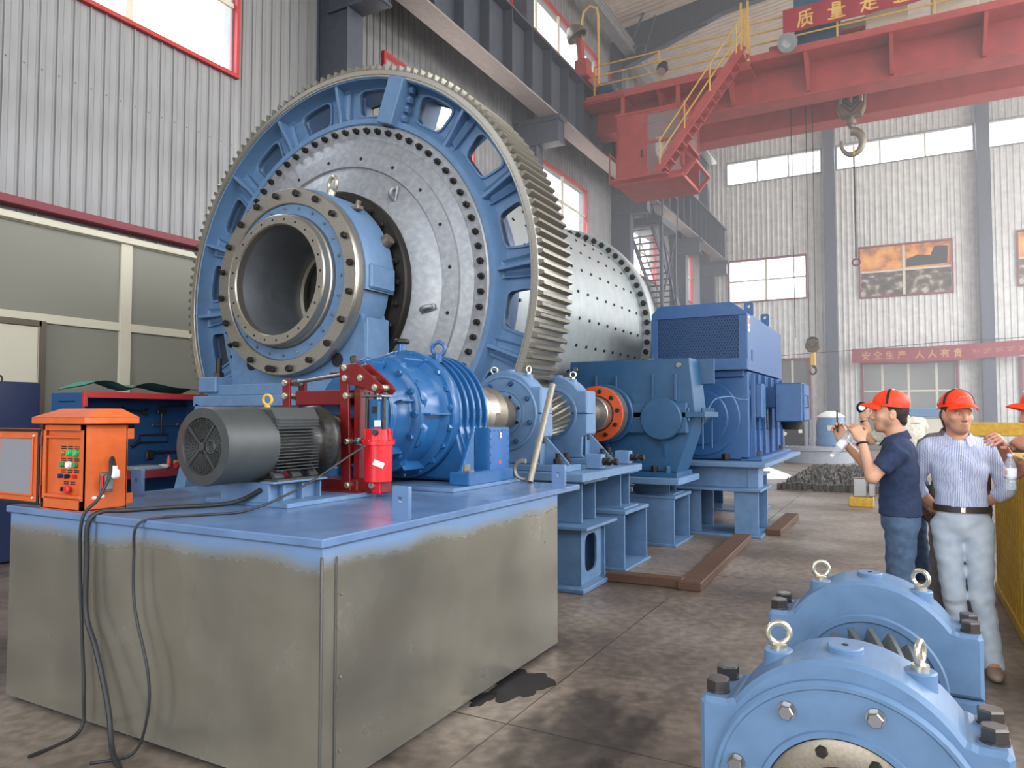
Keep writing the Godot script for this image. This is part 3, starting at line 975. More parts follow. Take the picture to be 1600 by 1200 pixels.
func crane() -> void:
	var R: Material = M.crane_red
	var Y: Material = M.rail_yellow
	var c := thing("overhead_crane", "large red overhead travelling crane with walkway, cab and stairs spanning the hall", "crane", Vector3.ZERO)
	var x0 := -9.5
	var x1 := 11.0
	# girders: box sections with flanges and diaphragm ribs
	for g in [[-24.3, 11.66, 13.0], [-26.5, 11.55, 13.0]]:
		var b := B.new()
		var zc: float = g[0]
		for s in [-0.3, 0.3]:
			b.box(Vector3((x0 + x1) / 2, (g[1] + g[2]) / 2, zc + s), Vector3(x1 - x0, g[2] - g[1], 0.03))
		b.box(Vector3((x0 + x1) / 2, g[1], zc), Vector3(x1 - x0, 0.05, 0.84), 0.01)
		b.box(Vector3((x0 + x1) / 2, g[2], zc), Vector3(x1 - x0, 0.05, 0.84), 0.01)
		part(c, "girder", b, R)
		part(c, "trolley_rail", B.new().box(Vector3((x0 + x1) / 2, g[2] + 0.08, zc), Vector3(x1 - x0, 0.1, 0.08)), M.dull_steel)
	# walkway in front of the near girder, on brackets
	part(c, "walkway", B.new().box(Vector3(3.5, 12.72, -23.5), Vector3(15.0, 0.08, 1.0)).box(Vector3(3.5, 12.72, -23.0), Vector3(15.0, 0.22, 0.06), 0.01), R)
	part(c, "walkway", B.new().box(Vector3(-6.75, 12.55, -23.5), Vector3(5.5, 0.08, 1.0)).box(Vector3(-6.75, 12.55, -23.0), Vector3(5.5, 0.26, 0.06), 0.01), R)
	for i in 8:
		var x := -7.0 + 2.3 * i
		part(c, "walkway_bracket", bracket(x), R)
	# end carriage on the runway rail
	var b := B.new().box(Vector3(-9.75, 13.62, -25.4), Vector3(0.5, 0.5, 4.6), 0.03)
	part(c, "end_carriage", b, R)
	for z in [-23.6, -27.2]:
		part(c, "wheel", B.new().cyl(Vector3(-9.87, 13.5, z), Vector3(-9.69, 13.5, z), 0.26, 20, 0.02), M.dull_steel)
	b = B.new().box(Vector3(-9.3, 13.1, -24.3), Vector3(0.9, 0.7, 0.7), 0.02).box(Vector3(-9.3, 13.1, -26.5), Vector3(0.9, 0.7, 0.7), 0.02)
	part(c, "carriage_link", b, R)
	part(c, "travel_motor", B.new().cyl(Vector3(-9.2, 13.05, -23.4), Vector3(-8.6, 13.05, -23.4), 0.2, 16, 0.02), M.deep_blue)
	part(c, "end_platform", B.new().box(Vector3(-8.9, 12.50, -23.5), Vector3(1.6, 0.1, 1.2), 0.01), R)
	# railings
	var rail := func(x_a: float, x_b: float, y: float, z: float, step: float) -> void:
		var n := int(round((x_b - x_a) / step))
		for i in n + 1:
			var x := x_a + (x_b - x_a) * i / n
			part(c, "railing_post", B.new().box(Vector3(x, y + 0.52, z), Vector3(0.05, 1.04, 0.05)), Y)
		for h in [0.36, 0.7, 1.05]:
			part(c, "railing_bar", B.new().tube([Vector3(x_a, y + h, z), Vector3(x_b, y + h, z)], 0.026, 6), Y)
	rail.call(-9.2, -4.6, 12.66, -23.02, 2.3)
	rail.call(-4.0, 11.0, 12.80, -23.02, 2.5)
	# hoop over the carriage and the worker lamp
	part(c, "hoop", B.new().tube([Vector3(-9.6, 13.6, -22.9), Vector3(-9.6, 15.4, -22.9), Vector3(-9.55, 15.7, -22.9), Vector3(-9.3, 15.85, -22.9), Vector3(-9.05, 15.7, -22.9), Vector3(-9.0, 15.4, -22.9), Vector3(-9.0, 13.0, -22.9)], 0.04, 8), Y)
	# cab hung under the walkway: floor pan, back and side plates, framed windows with bevelled lower front
	var cab_z := -23.0
	var cx0 := -8.38
	var cx1 := -6.1
	b = B.new()
	b.box(Vector3(-7.24, 11.78, -24.0), Vector3(2.4, 0.1, 2.1), 0.02)
	part(c, "cab_roof", b, R)
	b = B.new().box(Vector3(-7.88, 10.6, cab_z), Vector3(0.98, 2.3, 0.05), 0.01).box(Vector3(cx0, 10.6, -24.0), Vector3(0.05, 2.3, 2.0)).box(Vector3(-7.24, 10.6, -25.0), Vector3(2.3, 2.3, 0.05))
	b.box(Vector3(-8.1, 10.9, cab_z + 0.03), Vector3(0.4, 1.4, 0.02), 0.006)
	part(c, "cab_wall", b, R)
	b = B.new()
	for q in [[Vector3(-7.36, 10.6, cab_z), Vector3(0.07, 2.3, 0.07)], [Vector3(-6.14, 10.75, cab_z), Vector3(0.1, 2.0, 0.08)], [Vector3(-6.75, 10.7, cab_z), Vector3(1.2, 0.09, 0.07)], [Vector3(-6.75, 11.7, cab_z), Vector3(1.25, 0.1, 0.07)], [Vector3(-6.75, 9.55, cab_z), Vector3(1.3, 0.14, 0.07)], [Vector3(-6.14, 10.7, -24.0), Vector3(0.07, 0.09, 2.0)], [Vector3(-6.14, 10.7, -25.0), Vector3(0.09, 2.2, 0.09)], [Vector3(-6.14, 11.7, -24.0), Vector3(0.08, 0.1, 2.0)]]:
		b.box(q[0], q[1], 0.008)
	b.bar(Vector3(-6.14, 10.3, cab_z), Vector3(-5.75, 9.85, cab_z), 0.08, 0.08)
	b.bar(Vector3(-6.14, 10.3, -24.9), Vector3(-5.75, 9.85, -24.9), 0.08, 0.08)
	b.bar(Vector3(-5.75, 9.85, cab_z), Vector3(-6.12, 9.4, cab_z), 0.1, 0.1)
	b.bar(Vector3(-5.75, 9.85, -24.9), Vector3(-6.12, 9.4, -24.9), 0.1, 0.1)
	b.bar(Vector3(-5.75, 9.85, cab_z), Vector3(-5.75, 9.85, -24.9), 0.09, 0.09)
	part(c, "cab_frame", b, R)
	part(c, "cab_window", B.new().box(Vector3(-6.75, 11.2, cab_z), Vector3(1.12, 0.92, 0.012)), M.pane)
	part(c, "cab_window", B.new().box(Vector3(-6.75, 10.13, cab_z), Vector3(1.12, 1.06, 0.012)), M.pane)
	part(c, "cab_window", B.new().box(Vector3(-6.14, 11.2, -24.0), Vector3(0.012, 0.92, 1.85)), M.pane)
	part(c, "cab_floor", B.new().prism([Vector2(-8.42, 9.48), Vector2(-6.1, 9.48), Vector2(-6.1, 9.36), Vector2(-8.42, 9.36)], -25.1, -22.9, 0.02), R)
	part(c, "cab_sill", B.new().box(Vector3(-7.5, 9.46, -22.75), Vector3(1.9, 0.06, 0.4), 0.01), R)
	part(c, "door_handle", B.new().box(Vector3(-7.5, 10.35, cab_z + 0.06), Vector3(0.05, 0.26, 0.05), 0.01), M.black)
	for q in [[-8.2, 12.5], [-6.3, 12.5]]:
		part(c, "cab_hanger", B.new().box(Vector3(q[0], 12.12, -23.1), Vector3(0.12, 0.72, 0.16), 0.01), R)
		part(c, "cab_hanger", B.new().box(Vector3(q[0], 12.12, -24.6), Vector3(0.12, 0.72, 0.16), 0.01), R)
	part(c, "cab_guard", B.new().box(Vector3(-8.62, 10.0, -22.9), Vector3(0.04, 1.1, 0.04)).box(Vector3(-8.62, 10.0, -23.6), Vector3(0.04, 1.1, 0.04)).box(Vector3(-8.62, 10.5, -23.25), Vector3(0.04, 0.04, 0.7)).box(Vector3(-8.62, 9.5, -23.25), Vector3(0.04, 0.04, 0.7)).box(Vector3(-8.5, 9.5, -23.25), Vector3(0.25, 0.04, 0.7)), R)
	# stairs from cab sill up to the walkway
	var s0 := Vector3(-6.85, 9.5, -22.45)
	var s1 := Vector3(-4.1, 12.95, -22.45)
	for dz in [0.0, -0.55]:
		part(c, "stringer", B.new().bar(s0 + Vector3(0, 0, dz), s1 + Vector3(0, 0, dz), 0.05, 0.26, Vector3.BACK.cross(s1 - s0).normalized()), R)
	for i in 14:
		var p := s0.lerp(s1, (i + 0.6) / 14.5) + Vector3(0.06, -0.05, -0.275)
		part(c, "tread", B.new().box(p, Vector3(0.24, 0.035, 0.52)), R)
	for h in [0.5, 0.95]:
		part(c, "stair_rail", B.new().tube([s0 + Vector3(0.1, h, 0.03), s1 + Vector3(0, h, 0.03)], 0.024, 6), Y)
		part(c, "stair_rail", B.new().tube([s0 + Vector3(0.1, h, -0.58), s1 + Vector3(0, h, -0.58)], 0.024, 6), Y)
	for i in 4:
		var p := s0.lerp(s1, (i + 0.15) / 3.4)
		part(c, "stair_post", B.new().tube([p + Vector3(0, 0.05, 0.03), p + Vector3(0, 0.95, 0.03)], 0.024, 6), Y)
	for q in [Vector3(-4.15, 12.8, -22.45), Vector3(-3.95, 12.8, -22.45), Vector3(-4.15, 12.8, -23.0)]:
		part(c, "gate_post", B.new().box(q + Vector3(0, 0.75, 0), Vector3(0.06, 1.5, 0.06)), Y)
	# lamp and motor on the walkway
	var lamp := thing("flood_lamp", "round grey dish flood lamp on the crane walkway edge left of the red banner", "lamp", Vector3(-2.86, 12.88, -22.78))
	b = B.new()
	b.lathe([Vector2(0, -0.28), Vector2(0.1, -0.27), Vector2(0.14, -0.2), Vector2(0.27, -0.02), Vector2(0.29, 0.0), Vector2(0.26, 0.0), Vector2(0.13, -0.17), Vector2(0, -0.2)], 28, Vector3.ZERO, Vector3(0.25, -0.55, 1.0))
	part(lamp, "dish", b, M.bolt_steel)
	part(lamp, "lens", B.new().cyl(Vector3(0, 0, 0), Vector3(0.25, -0.55, 1.0).normalized() * 0.015, 0.26, 28), M.pane)
	part(lamp, "bracket", B.new().box(Vector3(-0.1, 0.25, -0.2), Vector3(0.05, 0.5, 0.05)), M.crane_red)
	var hl := thing("dome_lamp", "grey domed lamp on a red post at the crane end above the runway", "lamp", Vector3(-9.55, 13.2, -22.6))
	part(hl, "shade", B.new().lathe([Vector2(0, 0.42), Vector2(0.2, 0.38), Vector2(0.34, 0.2), Vector2(0.38, 0.0), Vector2(0.34, 0.0), Vector2(0.3, 0.18), Vector2(0.0, 0.34)], 24, Vector3(-0.1, 1.5, 0), Vector3(-0.5, 0.9, 0.2)), M.dull_steel)
	part(hl, "post", B.new().bar(Vector3(0.1, 0.0, 0), Vector3(-0.02, 1.4, 0), 0.24, 0.2, Vector3.RIGHT, 0.03).box(Vector3(0.1, 0.3, 0), Vector3(0.5, 0.6, 0.4), 0.04), R)
	var sp := thing("spot_lamp", "small black spot lamp hanging from the walkway railing above the cab", "lamp", Vector3(-6.75, 13.0, -22.85))
	part(sp, "housing", B.new().lathe([Vector2(0, 0), Vector2(0.17, 0.02), Vector2(0.19, 0.14), Vector2(0.08, 0.36), Vector2(0, 0.38)], 18, Vector3(0, -0.1, 0.1), Vector3(0.2, 0.9, -0.4)), M.black)
	part(sp, "lens", B.new().cyl(Vector3(0, -0.115, 0.1), Vector3(0, -0.13, 0.11), 0.15, 18), M.plated)
	# electrics and a person-high cabinet on the walkway behind the banner
	part(c, "electric_cabinet", B.new().box(Vector3(-2.1, 13.7, -23.7), Vector3(1.3, 1.7, 0.6), 0.03), M.deep_blue)
	for i in 4:
		part(c, "electric_cabinet", B.new().box(Vector3(-0.2 + 1.7 * i, 13.2, -23.75), Vector3(1.15, 0.8, 0.5), 0.03), M.frame_cream)
	# red banner along the railing
	var im := Image.create(1024, 128, false, Image.FORMAT_RGB8)
	im.fill(rgb(150, 26, 40))
	lettering(im, ["zhi", "liang", "shi", "qi", "ye"], 70, 20, 92, 158, rgb(214, 178, 92), 9)
	banner("crane_banner", "red banner with yellow characters tied along the crane walkway railing", im, Vector3(-3.0, 13.98, -22.93), Vector3(5.6, 0.1, 0), 0.72, 0.04, 0.02, Color.RED)
	# hoist trolley on top of the girders; the hooks hang from it
	var tr := thing("hoist_trolley", "red hoist trolley riding on the crane girders behind the banner", "trolley", Vector3(-1.9, 13.13, -25.4))
	part(tr, "frame", B.new().box(Vector3(0, 0.25, 0), Vector3(3.4, 0.3, 2.6), 0.02), R)
	part(tr, "drum", B.new().cyl(Vector3(-0.1, 0.85, 0), Vector3(1.4, 0.85, 0), 0.42, 28, 0.03), M.dull_steel)
	part(tr, "drum", B.new().cyl(Vector3(-1.5, 0.7, 0), Vector3(-0.4, 0.7, 0), 0.3, 28, 0.03), M.dull_steel)
	part(tr, "gear_case", B.new().box(Vector3(1.55, 0.8, 0.1), Vector3(0.3, 0.9, 0.9), 0.04), M.deep_blue)
	for s in [Vector3(-1.4, 0.05, 1.1), Vector3(1.4, 0.05, 1.1), Vector3(-1.4, 0.05, -1.1), Vector3(1.4, 0.05, -1.1)]:
		part(tr, "wheel", B.new().cyl(s - Vector3(0, 0, 0.05), s + Vector3(0, 0, 0.05), 0.17, 18), M.dull_steel)
	hooks()

func bracket(x: float) -> B:
	var b := B.new()
	b.x = Transform3D(Basis(Vector3(0, 0, 1), Vector3(0, 1, 0), Vector3(-1, 0, 0)), Vector3(x, 11.75, -24.0))
	b.prism([Vector2(0, 0), Vector2(0.14, 0.0), Vector2(0.95, 0.78), Vector2(0.95, 0.92), Vector2(0, 0.92)], -0.05, 0.05)
	return b

func hooks() -> void:
	# main hook block between the girders
	var t := thing("main_hook_block", "big brown and grey crane hook block below the red girder", "hook block", Vector3(-1.29, 11.2, -25.4))
	var b := B.new().prism([Vector2(-0.44, 0.85), Vector2(-0.42, 0.3), Vector2(-0.3, 0.06), Vector2(0.3, 0.06), Vector2(0.42, 0.3), Vector2(0.44, 0.85)], -0.22, 0.22, 0.03)
	part(t, "cheek_plate", b, textured(mat("hook_brown", rgb(128, 104, 78), 0.5), noise_tex(0.03, 81, Color(0.5, 0.5, 0.5), Color(1, 1, 1), 256, 3), 0.6))
	for i in 3:
		part(t, "chevron_stripe", B.new().bar(Vector3(-0.3, 0.72 - 0.14 * i, 0.23), Vector3(0, 0.42 - 0.14 * i, 0.23), 0.05, 0.012, Vector3.BACK).bar(Vector3(0.3, 0.72 - 0.14 * i, 0.23), Vector3(0, 0.42 - 0.14 * i, 0.23), 0.05, 0.012, Vector3.BACK), M.black)
	for s in [-0.3, 0.0, 0.3]:
		part(t, "sheave", B.new().cyl(Vector3(s - 0.05, 0.62, 0), Vector3(s + 0.05, 0.62, 0), 0.3, 24, 0.02), M.dull_steel)
	part(t, "shank", B.new().cyl(Vector3(0, -0.3, 0), Vector3(0, 0.1, 0), 0.09, 16).cyl(Vector3(0, -0.22, 0), Vector3(0, -0.06, 0), 0.15, 16, 0.02), M.dull_steel)
	var pts := []
	for k in 22:
		var a := deg_to_rad(95.0 - 290.0 * k / 21.0)
		pts.append(Vector3(cos(a) * 0.31, -0.80 + sin(a) * 0.38, 0))
	part(t, "hook", B.new().tube(pts, 0.15, 10, false, 0.05), M.dull_steel)
	for s in [-0.3, -0.1, 0.1, 0.3]:
		part(t, "rope", B.new().tube([Vector3(s, 0.7, 0), Vector3(s * 0.9, 2.2, 0)], 0.014, 5), M.dull_steel)
	# sling hanging from the main hook
	var sl := thing("lifting_sling", "thin dark lifting chain with a small hook hanging under the main crane hook", "chain", Vector3(-1.24, 9.97, -25.4))
	part(sl, "chain", B.new().tube([Vector3(0, 0.06, 0), Vector3(0.01, -3.3, 0)], 0.03, 6), M.black_bolt)
	part(sl, "ring", B.new().torus(Vector3(0, 0.16, 0), Vector3(1, 0, 0), 0.15, 0.03, 16, 6), M.rail_yellow)
	part(sl, "hook", B.new().torus(Vector3(0.01, -3.45, 0), Vector3.BACK, 0.11, 0.03, 14, 6), M.frame_maroon)
	# auxiliary hook, low, seen in front of the end wall
	var ax := thing("auxiliary_hook_block", "small yellow and black crane hook block hanging low above the terminal box", "hook block", Vector3(-2.57, 3.9, -25.4))
	part(ax, "cheek_plate", B.new().prism(circle(0.23, 10, Vector2.ZERO, PI / 10), -0.1, 0.1, 0.02), M.hook_brown)
	part(ax, "stripe", B.new().bar(Vector3(-0.15, 0.08, 0.11), Vector3(0, -0.08, 0.11), 0.04, 0.012, Vector3.BACK).bar(Vector3(0.15, 0.08, 0.11), Vector3(0, -0.08, 0.11), 0.04, 0.012, Vector3.BACK), M.black)
	part(ax, "sheave", B.new().cyl(Vector3(0, 0.1, 0.06), Vector3(0, 0.1, -0.06), 0.2, 20), M.black_bolt)
	part(ax, "shank", B.new().box(Vector3(0, -0.4, 0), Vector3(0.16, 0.5, 0.12), 0.02), M.rail_yellow)
	pts = []
	for k in 16:
		var a := deg_to_rad(100.0 - 280.0 * k / 15.0)
		pts.append(Vector3(cos(a) * 0.1, -0.8 + sin(a) * 0.13, 0))
	part(ax, "hook", B.new().tube(pts, 0.04, 8, false, 0.02), M.black_bolt)
	for s in [-0.1, 0.1]:
		part(ax, "rope", B.new().tube([Vector3(s, 0.2, 0), Vector3(s + 0.02, 9.4, 0)], 0.014, 5), M.black_bolt)
	var ropes := [[-2.9, -25.3, 13.0, 2.0], [-4.1, -25.0, 13.0, 6.0]]
	solo("pendant_cable", "thin dark crane pendant cable hanging straight down left of the column", "cable", B.new().tube([Vector3(-3.15, 13.26, -25.6), Vector3(-3.12, 4.2, -25.6)], 0.016, 5), M.black)

# ---------- the mill ----------
const AXIS := Vector3(-5.88, 3.09, 0)

func arc_loop(r0: float, r1: float, a0: float, a1: float, k: int, rc := 0.0) -> Array:
	# counter-clockwise loop round an annulus sector with k steps per side, corners optionally rounded by blending
	var p := []
	for i in k:
		p.append(Vector2.from_angle(lerpf(a0, a1, float(i) / k)) * r1)
	for i in k:
		p.append(Vector2.from_angle(a1) * lerpf(r1, r0, float(i) / k))
	for i in k:
		p.append(Vector2.from_angle(lerpf(a1, a0, float(i) / k)) * r0)
	for i in k:
		p.append(Vector2.from_angle(a0) * lerpf(r0, r1, float(i) / k))
	return p

func mill() -> void:
	var o := AXIS
	var seats := []
	# --- girth gear ---
	var mill_ := thing("ball_mill", "huge ball mill with a blue spoked ring gear, grey end cover and grey drum", "mill", o)
	var g := group_part(mill_, "girth_gear")
	g.scale = Vector3(1.009, 1.009, 1.0)
	g.position.y = 0.012
	var zf := -6.55
	var zb := -7.28
	var zm := -6.80
	# toothed rim (bare steel) with a step at the front
	var b := B.new()
	b.lathe([Vector2(2.50, zf + 0.0), Vector2(2.555, zf), Vector2(2.56, zf + 0.012), Vector2(2.618, zf + 0.012), Vector2(2.622, zf), Vector2(2.622, zb), Vector2(2.5, zb)], 160)
	b = B.new()
	b.lathe([Vector2(2.50, zb), Vector2(2.618, zb), Vector2(2.62, zb + 0.004), Vector2(2.62, zf - 0.004), Vector2(2.616, zf), Vector2(2.565, zf), Vector2(2.56, zf - 0.008), Vector2(2.552, zf - 0.008), Vector2(2.548, zf), Vector2(2.535, zf), Vector2(2.53, zf - 0.02)], 160)
	part(g, "rim", b, M.steel)
	# inner face of the rim, painted
	b = B.new()
	b.lathe([Vector2(2.54, zf - 0.005), Vector2(2.52, zf - 0.02), Vector2(2.515, zm + 0.09), Vector2(2.47, zm + 0.03), Vector2(2.47, zm - 0.03), Vector2(2.51, zm - 0.1), Vector2(2.515, zb + 0.03), Vector2(2.52, zb + 0.006)], 160)
	part(g, "rim_lining", b, M.gear_blue)
	# teeth
	var tb := B.new()
	var prof := [Vector2(-0.036, 2.615), Vector2(0.036, 2.615), Vector2(0.032, 2.635), Vector2(0.024, 2.662), Vector2(0.015, 2.685), Vector2(-0.015, 2.685), Vector2(-0.024, 2.662), Vector2(-0.032, 2.635)]
	tb.prism(prof, zb, zf, 0.006)
	var tooth := tb.done()
	var NT := 156
	for k in NT:
		put(g, "tooth", tooth, M.tooth_steel, xf(Vector3.ZERO, spin(TAU * k / NT)))
	# hub ring against the shell flange
	b = B.new()
	b.lathe([Vector2(2.0, zb + 0.1), Vector2(2.07, zb + 0.1), Vector2(2.09, zm - 0.1), Vector2(2.15, zm - 0.03), Vector2(2.15, zm + 0.03), Vector2(2.10, zm + 0.08), Vector2(2.085, zf - 0.08), Vector2(2.075, zf - 0.06), Vector2(2.015, zf - 0.06), Vector2(2.0, zf - 0.08), Vector2(2.0, zb + 0.1)], 128)
	part(g, "hub_ring", b, M.gear_blue)
	# web with 16 rounded openings, ribs on both sides
	var n := 16
	var a_off := deg_to_rad(2.8)
	for k in n:
		var a0 := a_off + TAU * k / n
		var a1 := a0 + TAU / n
		var am := (a0 + a1) / 2
		var K := 8
		var outer := arc_loop(2.1, 2.5, a0, a1, K)
		var inner := []
		var da := deg_to_rad(5.4)
		for i in outer.size():
			# rounded window: superellipse between r 2.14 and 2.49
			var ang: float = outer[i].angle()
			var u: float = clampf(wrapf(ang - am, -PI, PI) / ((a1 - a0) / 2), -1, 1)
			var v: float = clampf((outer[i].length() - 2.30) / 0.20, -1, 1)
			var m := pow(pow(absf(u), 5.0) + pow(absf(v), 5.0), -1.0 / 5.0)
			u *= m; v *= m
			var da2 := da * (1.0 + 0.1 * v)
			inner.append(Vector2.from_angle(am + u * da2) * (2.31 + v * 0.155))
		b = B.new()
		b.holed(outer, inner, zm - 0.03, zm + 0.03)
		# raised lip round the opening
		var lip := []
		for p: Vector2 in inner:
			var c := Vector2.from_angle(am) * 2.31
			lip.append(c + (p - c) * 1.12)
		b.holed(lip, inner, zm - 0.055, zm + 0.055)
		part(g, "web_panel", b, M.gear_blue)
		if k == 3:
			continue
		# rib: radial plate in front of and behind the web, flared at the rim
		b = B.new()
		b.x = xf(Vector3.ZERO, spin(a0))
		for s in [1.0, -1.0]:
			var z1: float = zf - 0.03 if s > 0 else zb + 0.03
			var bb := Basis(Vector3(1, 0, 0), Vector3(0, 0, 1), Vector3(0, -1, 0))
			var keep := b.x
			b.x = b.x * Transform3D(bb, Vector3.ZERO)
			b.prism([Vector2(2.06, zm), Vector2(2.51, zm), Vector2(2.53, z1), Vector2(2.4, lerpf(zm, z1, 0.93)), Vector2(2.2, lerpf(zm, z1, 0.74)), Vector2(2.06, lerpf(zm, z1, 0.70))], -0.02, 0.02, 0.006)
			b.x = keep
		# foot fillets that widen the rib at the web
		b.prism([Vector2(2.1, -0.095), Vector2(2.5, -0.125), Vector2(2.5, 0.125), Vector2(2.1, 0.095)], zm + 0.02, zm + 0.085, 0.06)
		part(g, "rib", b, M.gear_blue)
	# bolted joint of the two gear halves
	for aj in [a_off + TAU * 3 / n, a_off + TAU * 11 / n]:
		b = B.new()
		b.x = xf(Vector3.ZERO, spin(aj))
		b.box(Vector3(2.27, 0.0, (zf + zb) / 2 + 0.02), Vector3(0.54, 0.22, zf - zb + 0.08), 0.01)
		part(g, "joint_flange", b, M.gear_blue)
		for i in 4:
			var q := spin(aj) * Vector3(2.13 + 0.11 * i, -0.11, zf - 0.12)
			var d := spin(aj) * Vector3(0, -1, 0)
			var hb := B.new().hexa(q, q + d * 0.05, 0.042)
			part(g, "joint_bolt", hb, M.gear_blue)
	# --- shell with flanges ---
	var s := group_part(mill_, "mill_drum")
	b = B.new()
	b.lathe([Vector2(1.86, -12.3), Vector2(1.9, -12.3), Vector2(1.9, -6.9), Vector2(1.86, -6.9)], 128)
	part(s, "shell", b, M.shell_paint)
	b = B.new()
	b.lathe([Vector2(1.6, -12.48), Vector2(2.05, -12.48), Vector2(2.06, -12.46), Vector2(2.06, -12.2), Vector2(2.05, -12.18), Vector2(1.88, -12.18)], 128)
	part(s, "rear_flange", b, M.shell_paint)
	b = B.new()
	b.lathe([Vector2(1.86, -7.0), Vector2(2.03, -7.0), Vector2(2.03, -6.62), Vector2(2.01, -6.6), Vector2(1.84, -6.6)], 128)
	part(s, "front_flange", b, M.head_paint)
	var sb := B.new()
	for i in 22:
		var a := deg_to_rad(-60 + 11.5 * i)
		for k in 13:
			var z := -7.55 - 0.36 * k
			var p := Vector3(cos(a) * 1.895, sin(a) * 1.895, z)
			sb.cyl(p, p + Vector3(cos(a), sin(a), 0) * 0.022, 0.022, 8)
	stuff(part(s, "shell_bolts", sb, M.black_bolt))
	sb = B.new()
	for k in 72:
		var a := TAU * k / 72
		sb.hexa(Vector3(cos(a) * 1.98, sin(a) * 1.98, -12.18), Vector3(cos(a) * 1.98, sin(a) * 1.98, -12.13), 0.05)
	stuff(part(s, "rear_flange_bolts", sb, M.black_bolt))
	var fb := B.new().hexa(Vector3.ZERO, Vector3(0, 0, 0.05), 0.036).cyl(Vector3(0, 0, 0.04), Vector3(0, 0, 0.075), 0.018, 8).done()
	var NB := 74
	for k in NB:
		var a := TAU * k / NB + 0.02
		put(s, "flange_bolt", fb, M.black_bolt, xf(Vector3(cos(a) * 1.945, sin(a) * 1.945, -6.6), Basis.from_scale(Vector3(1, 1, 1)) * spin(a)))
	# --- end cover, slightly coned, with the raised ring and lifting lugs ---
	var h := group_part(mill_, "end_cover")
	b = B.new()
	b.lathe([Vector2(1.84, -6.75), Vector2(1.862, -6.62), Vector2(1.85, -6.595), Vector2(1.70, -6.56), Vector2(1.69, -6.535), Vector2(1.50, -6.50), Vector2(1.485, -6.52), Vector2(1.2, -6.42), Vector2(1.05, -6.40), Vector2(0.6, -6.4)], 128)
	var hd := part(h, "end_plate", b, M.head_paint)
	for k in 20:
		var a := TAU * k / 20 + 0.1
		var p := Vector3(cos(a) * 1.595, sin(a) * 1.595, -6.515)
		put(h, "ring_hole", B.new().cyl(p - Vector3(0, 0, 0.02), p + Vector3(0, 0, 0.004), 0.02, 10).done(), M.hole)
	for q in [[1.37, 50.0], [1.37, -12.0], [1.37, 112.0]]:
		var a := deg_to_rad(q[1])
		var p := Vector3(cos(a) * q[0], sin(a) * q[0], -6.46)
		b = B.new()
		b.x = xf(p, spin(a + 0.5))
		b.torus(Vector3(0, 0, 0.02), Vector3(0, 1, 0), 0.06, 0.026, 16, 8)
		b.box(Vector3(0, 0, 0.0), Vector3(0.19, 0.07, 0.03), 0.01)
		part(h, "lifting_lug", b, M.head_paint)
	# --- hollow trunnion ---
	var t := group_part(mill_, "hollow_trunnion")
	b = B.new()
	b.lathe([Vector2(0.62, -6.44), Vector2(1.14, -6.44), Vector2(1.16, -6.42), Vector2(1.16, -6.33), Vector2(1.14, -6.31), Vector2(0.86, -6.31), Vector2(0.82, -6.28), Vector2(0.82, -5.9), Vector2(0.7, -5.9)], 96)
	part(t, "flange", b, M.black_bolt)
	for k in 28:
		var a := TAU * k / 28
		put(t, "flange_bolt", fb, M.black_bolt, xf(Vector3(cos(a) * 1.06, sin(a) * 1.06, -6.31), spin(a)))
	b = B.new()
	b.lathe([Vector2(0.62, -5.60), Vector2(0.6, -5.62), Vector2(0.59, -5.64), Vector2(0.59, -6.9), Vector2(0.52, -6.95), Vector2(0.52, -7.05), Vector2(0.60, -7.1), Vector2(0.6, -8.8)], 72)
	part(t, "bore_liner", b, textured(mat("bore", rgb(134, 138, 144), 0.42, 0.55), noise_tex(0.008, 91, Color(0.86, 0.86, 0.86), Color(1, 1, 1), 256, 3), 0.8))
	part(t, "liner_ring", B.new().lathe([Vector2(0.585, -6.5), Vector2(0.53, -6.5), Vector2(0.53, -6.56), Vector2(0.585, -6.56)], 72), M.plated)
	part(t, "liner_ring", B.new().lathe([Vector2(0.585, -6.72), Vector2(0.54, -6.72), Vector2(0.54, -6.76), Vector2(0.585, -6.76)], 72), M.plated)
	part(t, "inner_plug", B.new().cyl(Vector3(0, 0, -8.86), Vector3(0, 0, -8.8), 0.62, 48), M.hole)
	# steel collar with its small screws
	b = B.new()
	b.lathe([Vector2(0.59, -5.66), Vector2(0.59, -5.55), Vector2(0.60, -5.535), Vector2(0.695, -5.535), Vector2(0.71, -5.55), Vector2(0.71, -5.66), Vector2(0.72, -5.67), Vector2(0.72, -5.72)].map(func(v): return v), 96)
	b = B.new()
	b.lathe([Vector2(0.72, -5.74), Vector2(0.72, -5.64), Vector2(0.705, -5.63), Vector2(0.705, -5.55), Vector2(0.692, -5.535), Vector2(0.605, -5.535), Vector2(0.592, -5.55), Vector2(0.592, -5.7)], 96)
	part(t, "collar", b, M.steel)
	for k in 24:
		var a := TAU * k / 24 + 0.06
		var p := Vector3(cos(a) * 0.65, sin(a) * 0.65, -5.537)
		put(t, "collar_screw", B.new().cyl(p - Vector3(0, 0, 0.01), p + Vector3(0, 0, 0.004), 0.013, 8).done(), M.hole)
	# --- main bearing housing ---
	var m := thing("trunnion_bearing", "large pale blue trunnion bearing housing with a wide bolted steel ring", "bearing", o)
	b = B.new()
	b.lathe([Vector2(0.85, -5.80), Vector2(1.015, -5.80), Vector2(1.02, -5.79), Vector2(1.02, -5.675), Vector2(1.01, -5.66), Vector2(0.86, -5.66), Vector2(0.85, -5.67), Vector2(0.85, -5.80)], 96)
	part(m, "cover_ring", b, M.steel)
	b = B.new()
	b.lathe([Vector2(0.86, -5.72), Vector2(0.845, -5.685), Vector2(0.735, -5.675), Vector2(0.72, -5.69), Vector2(0.72, -5.75)], 96)
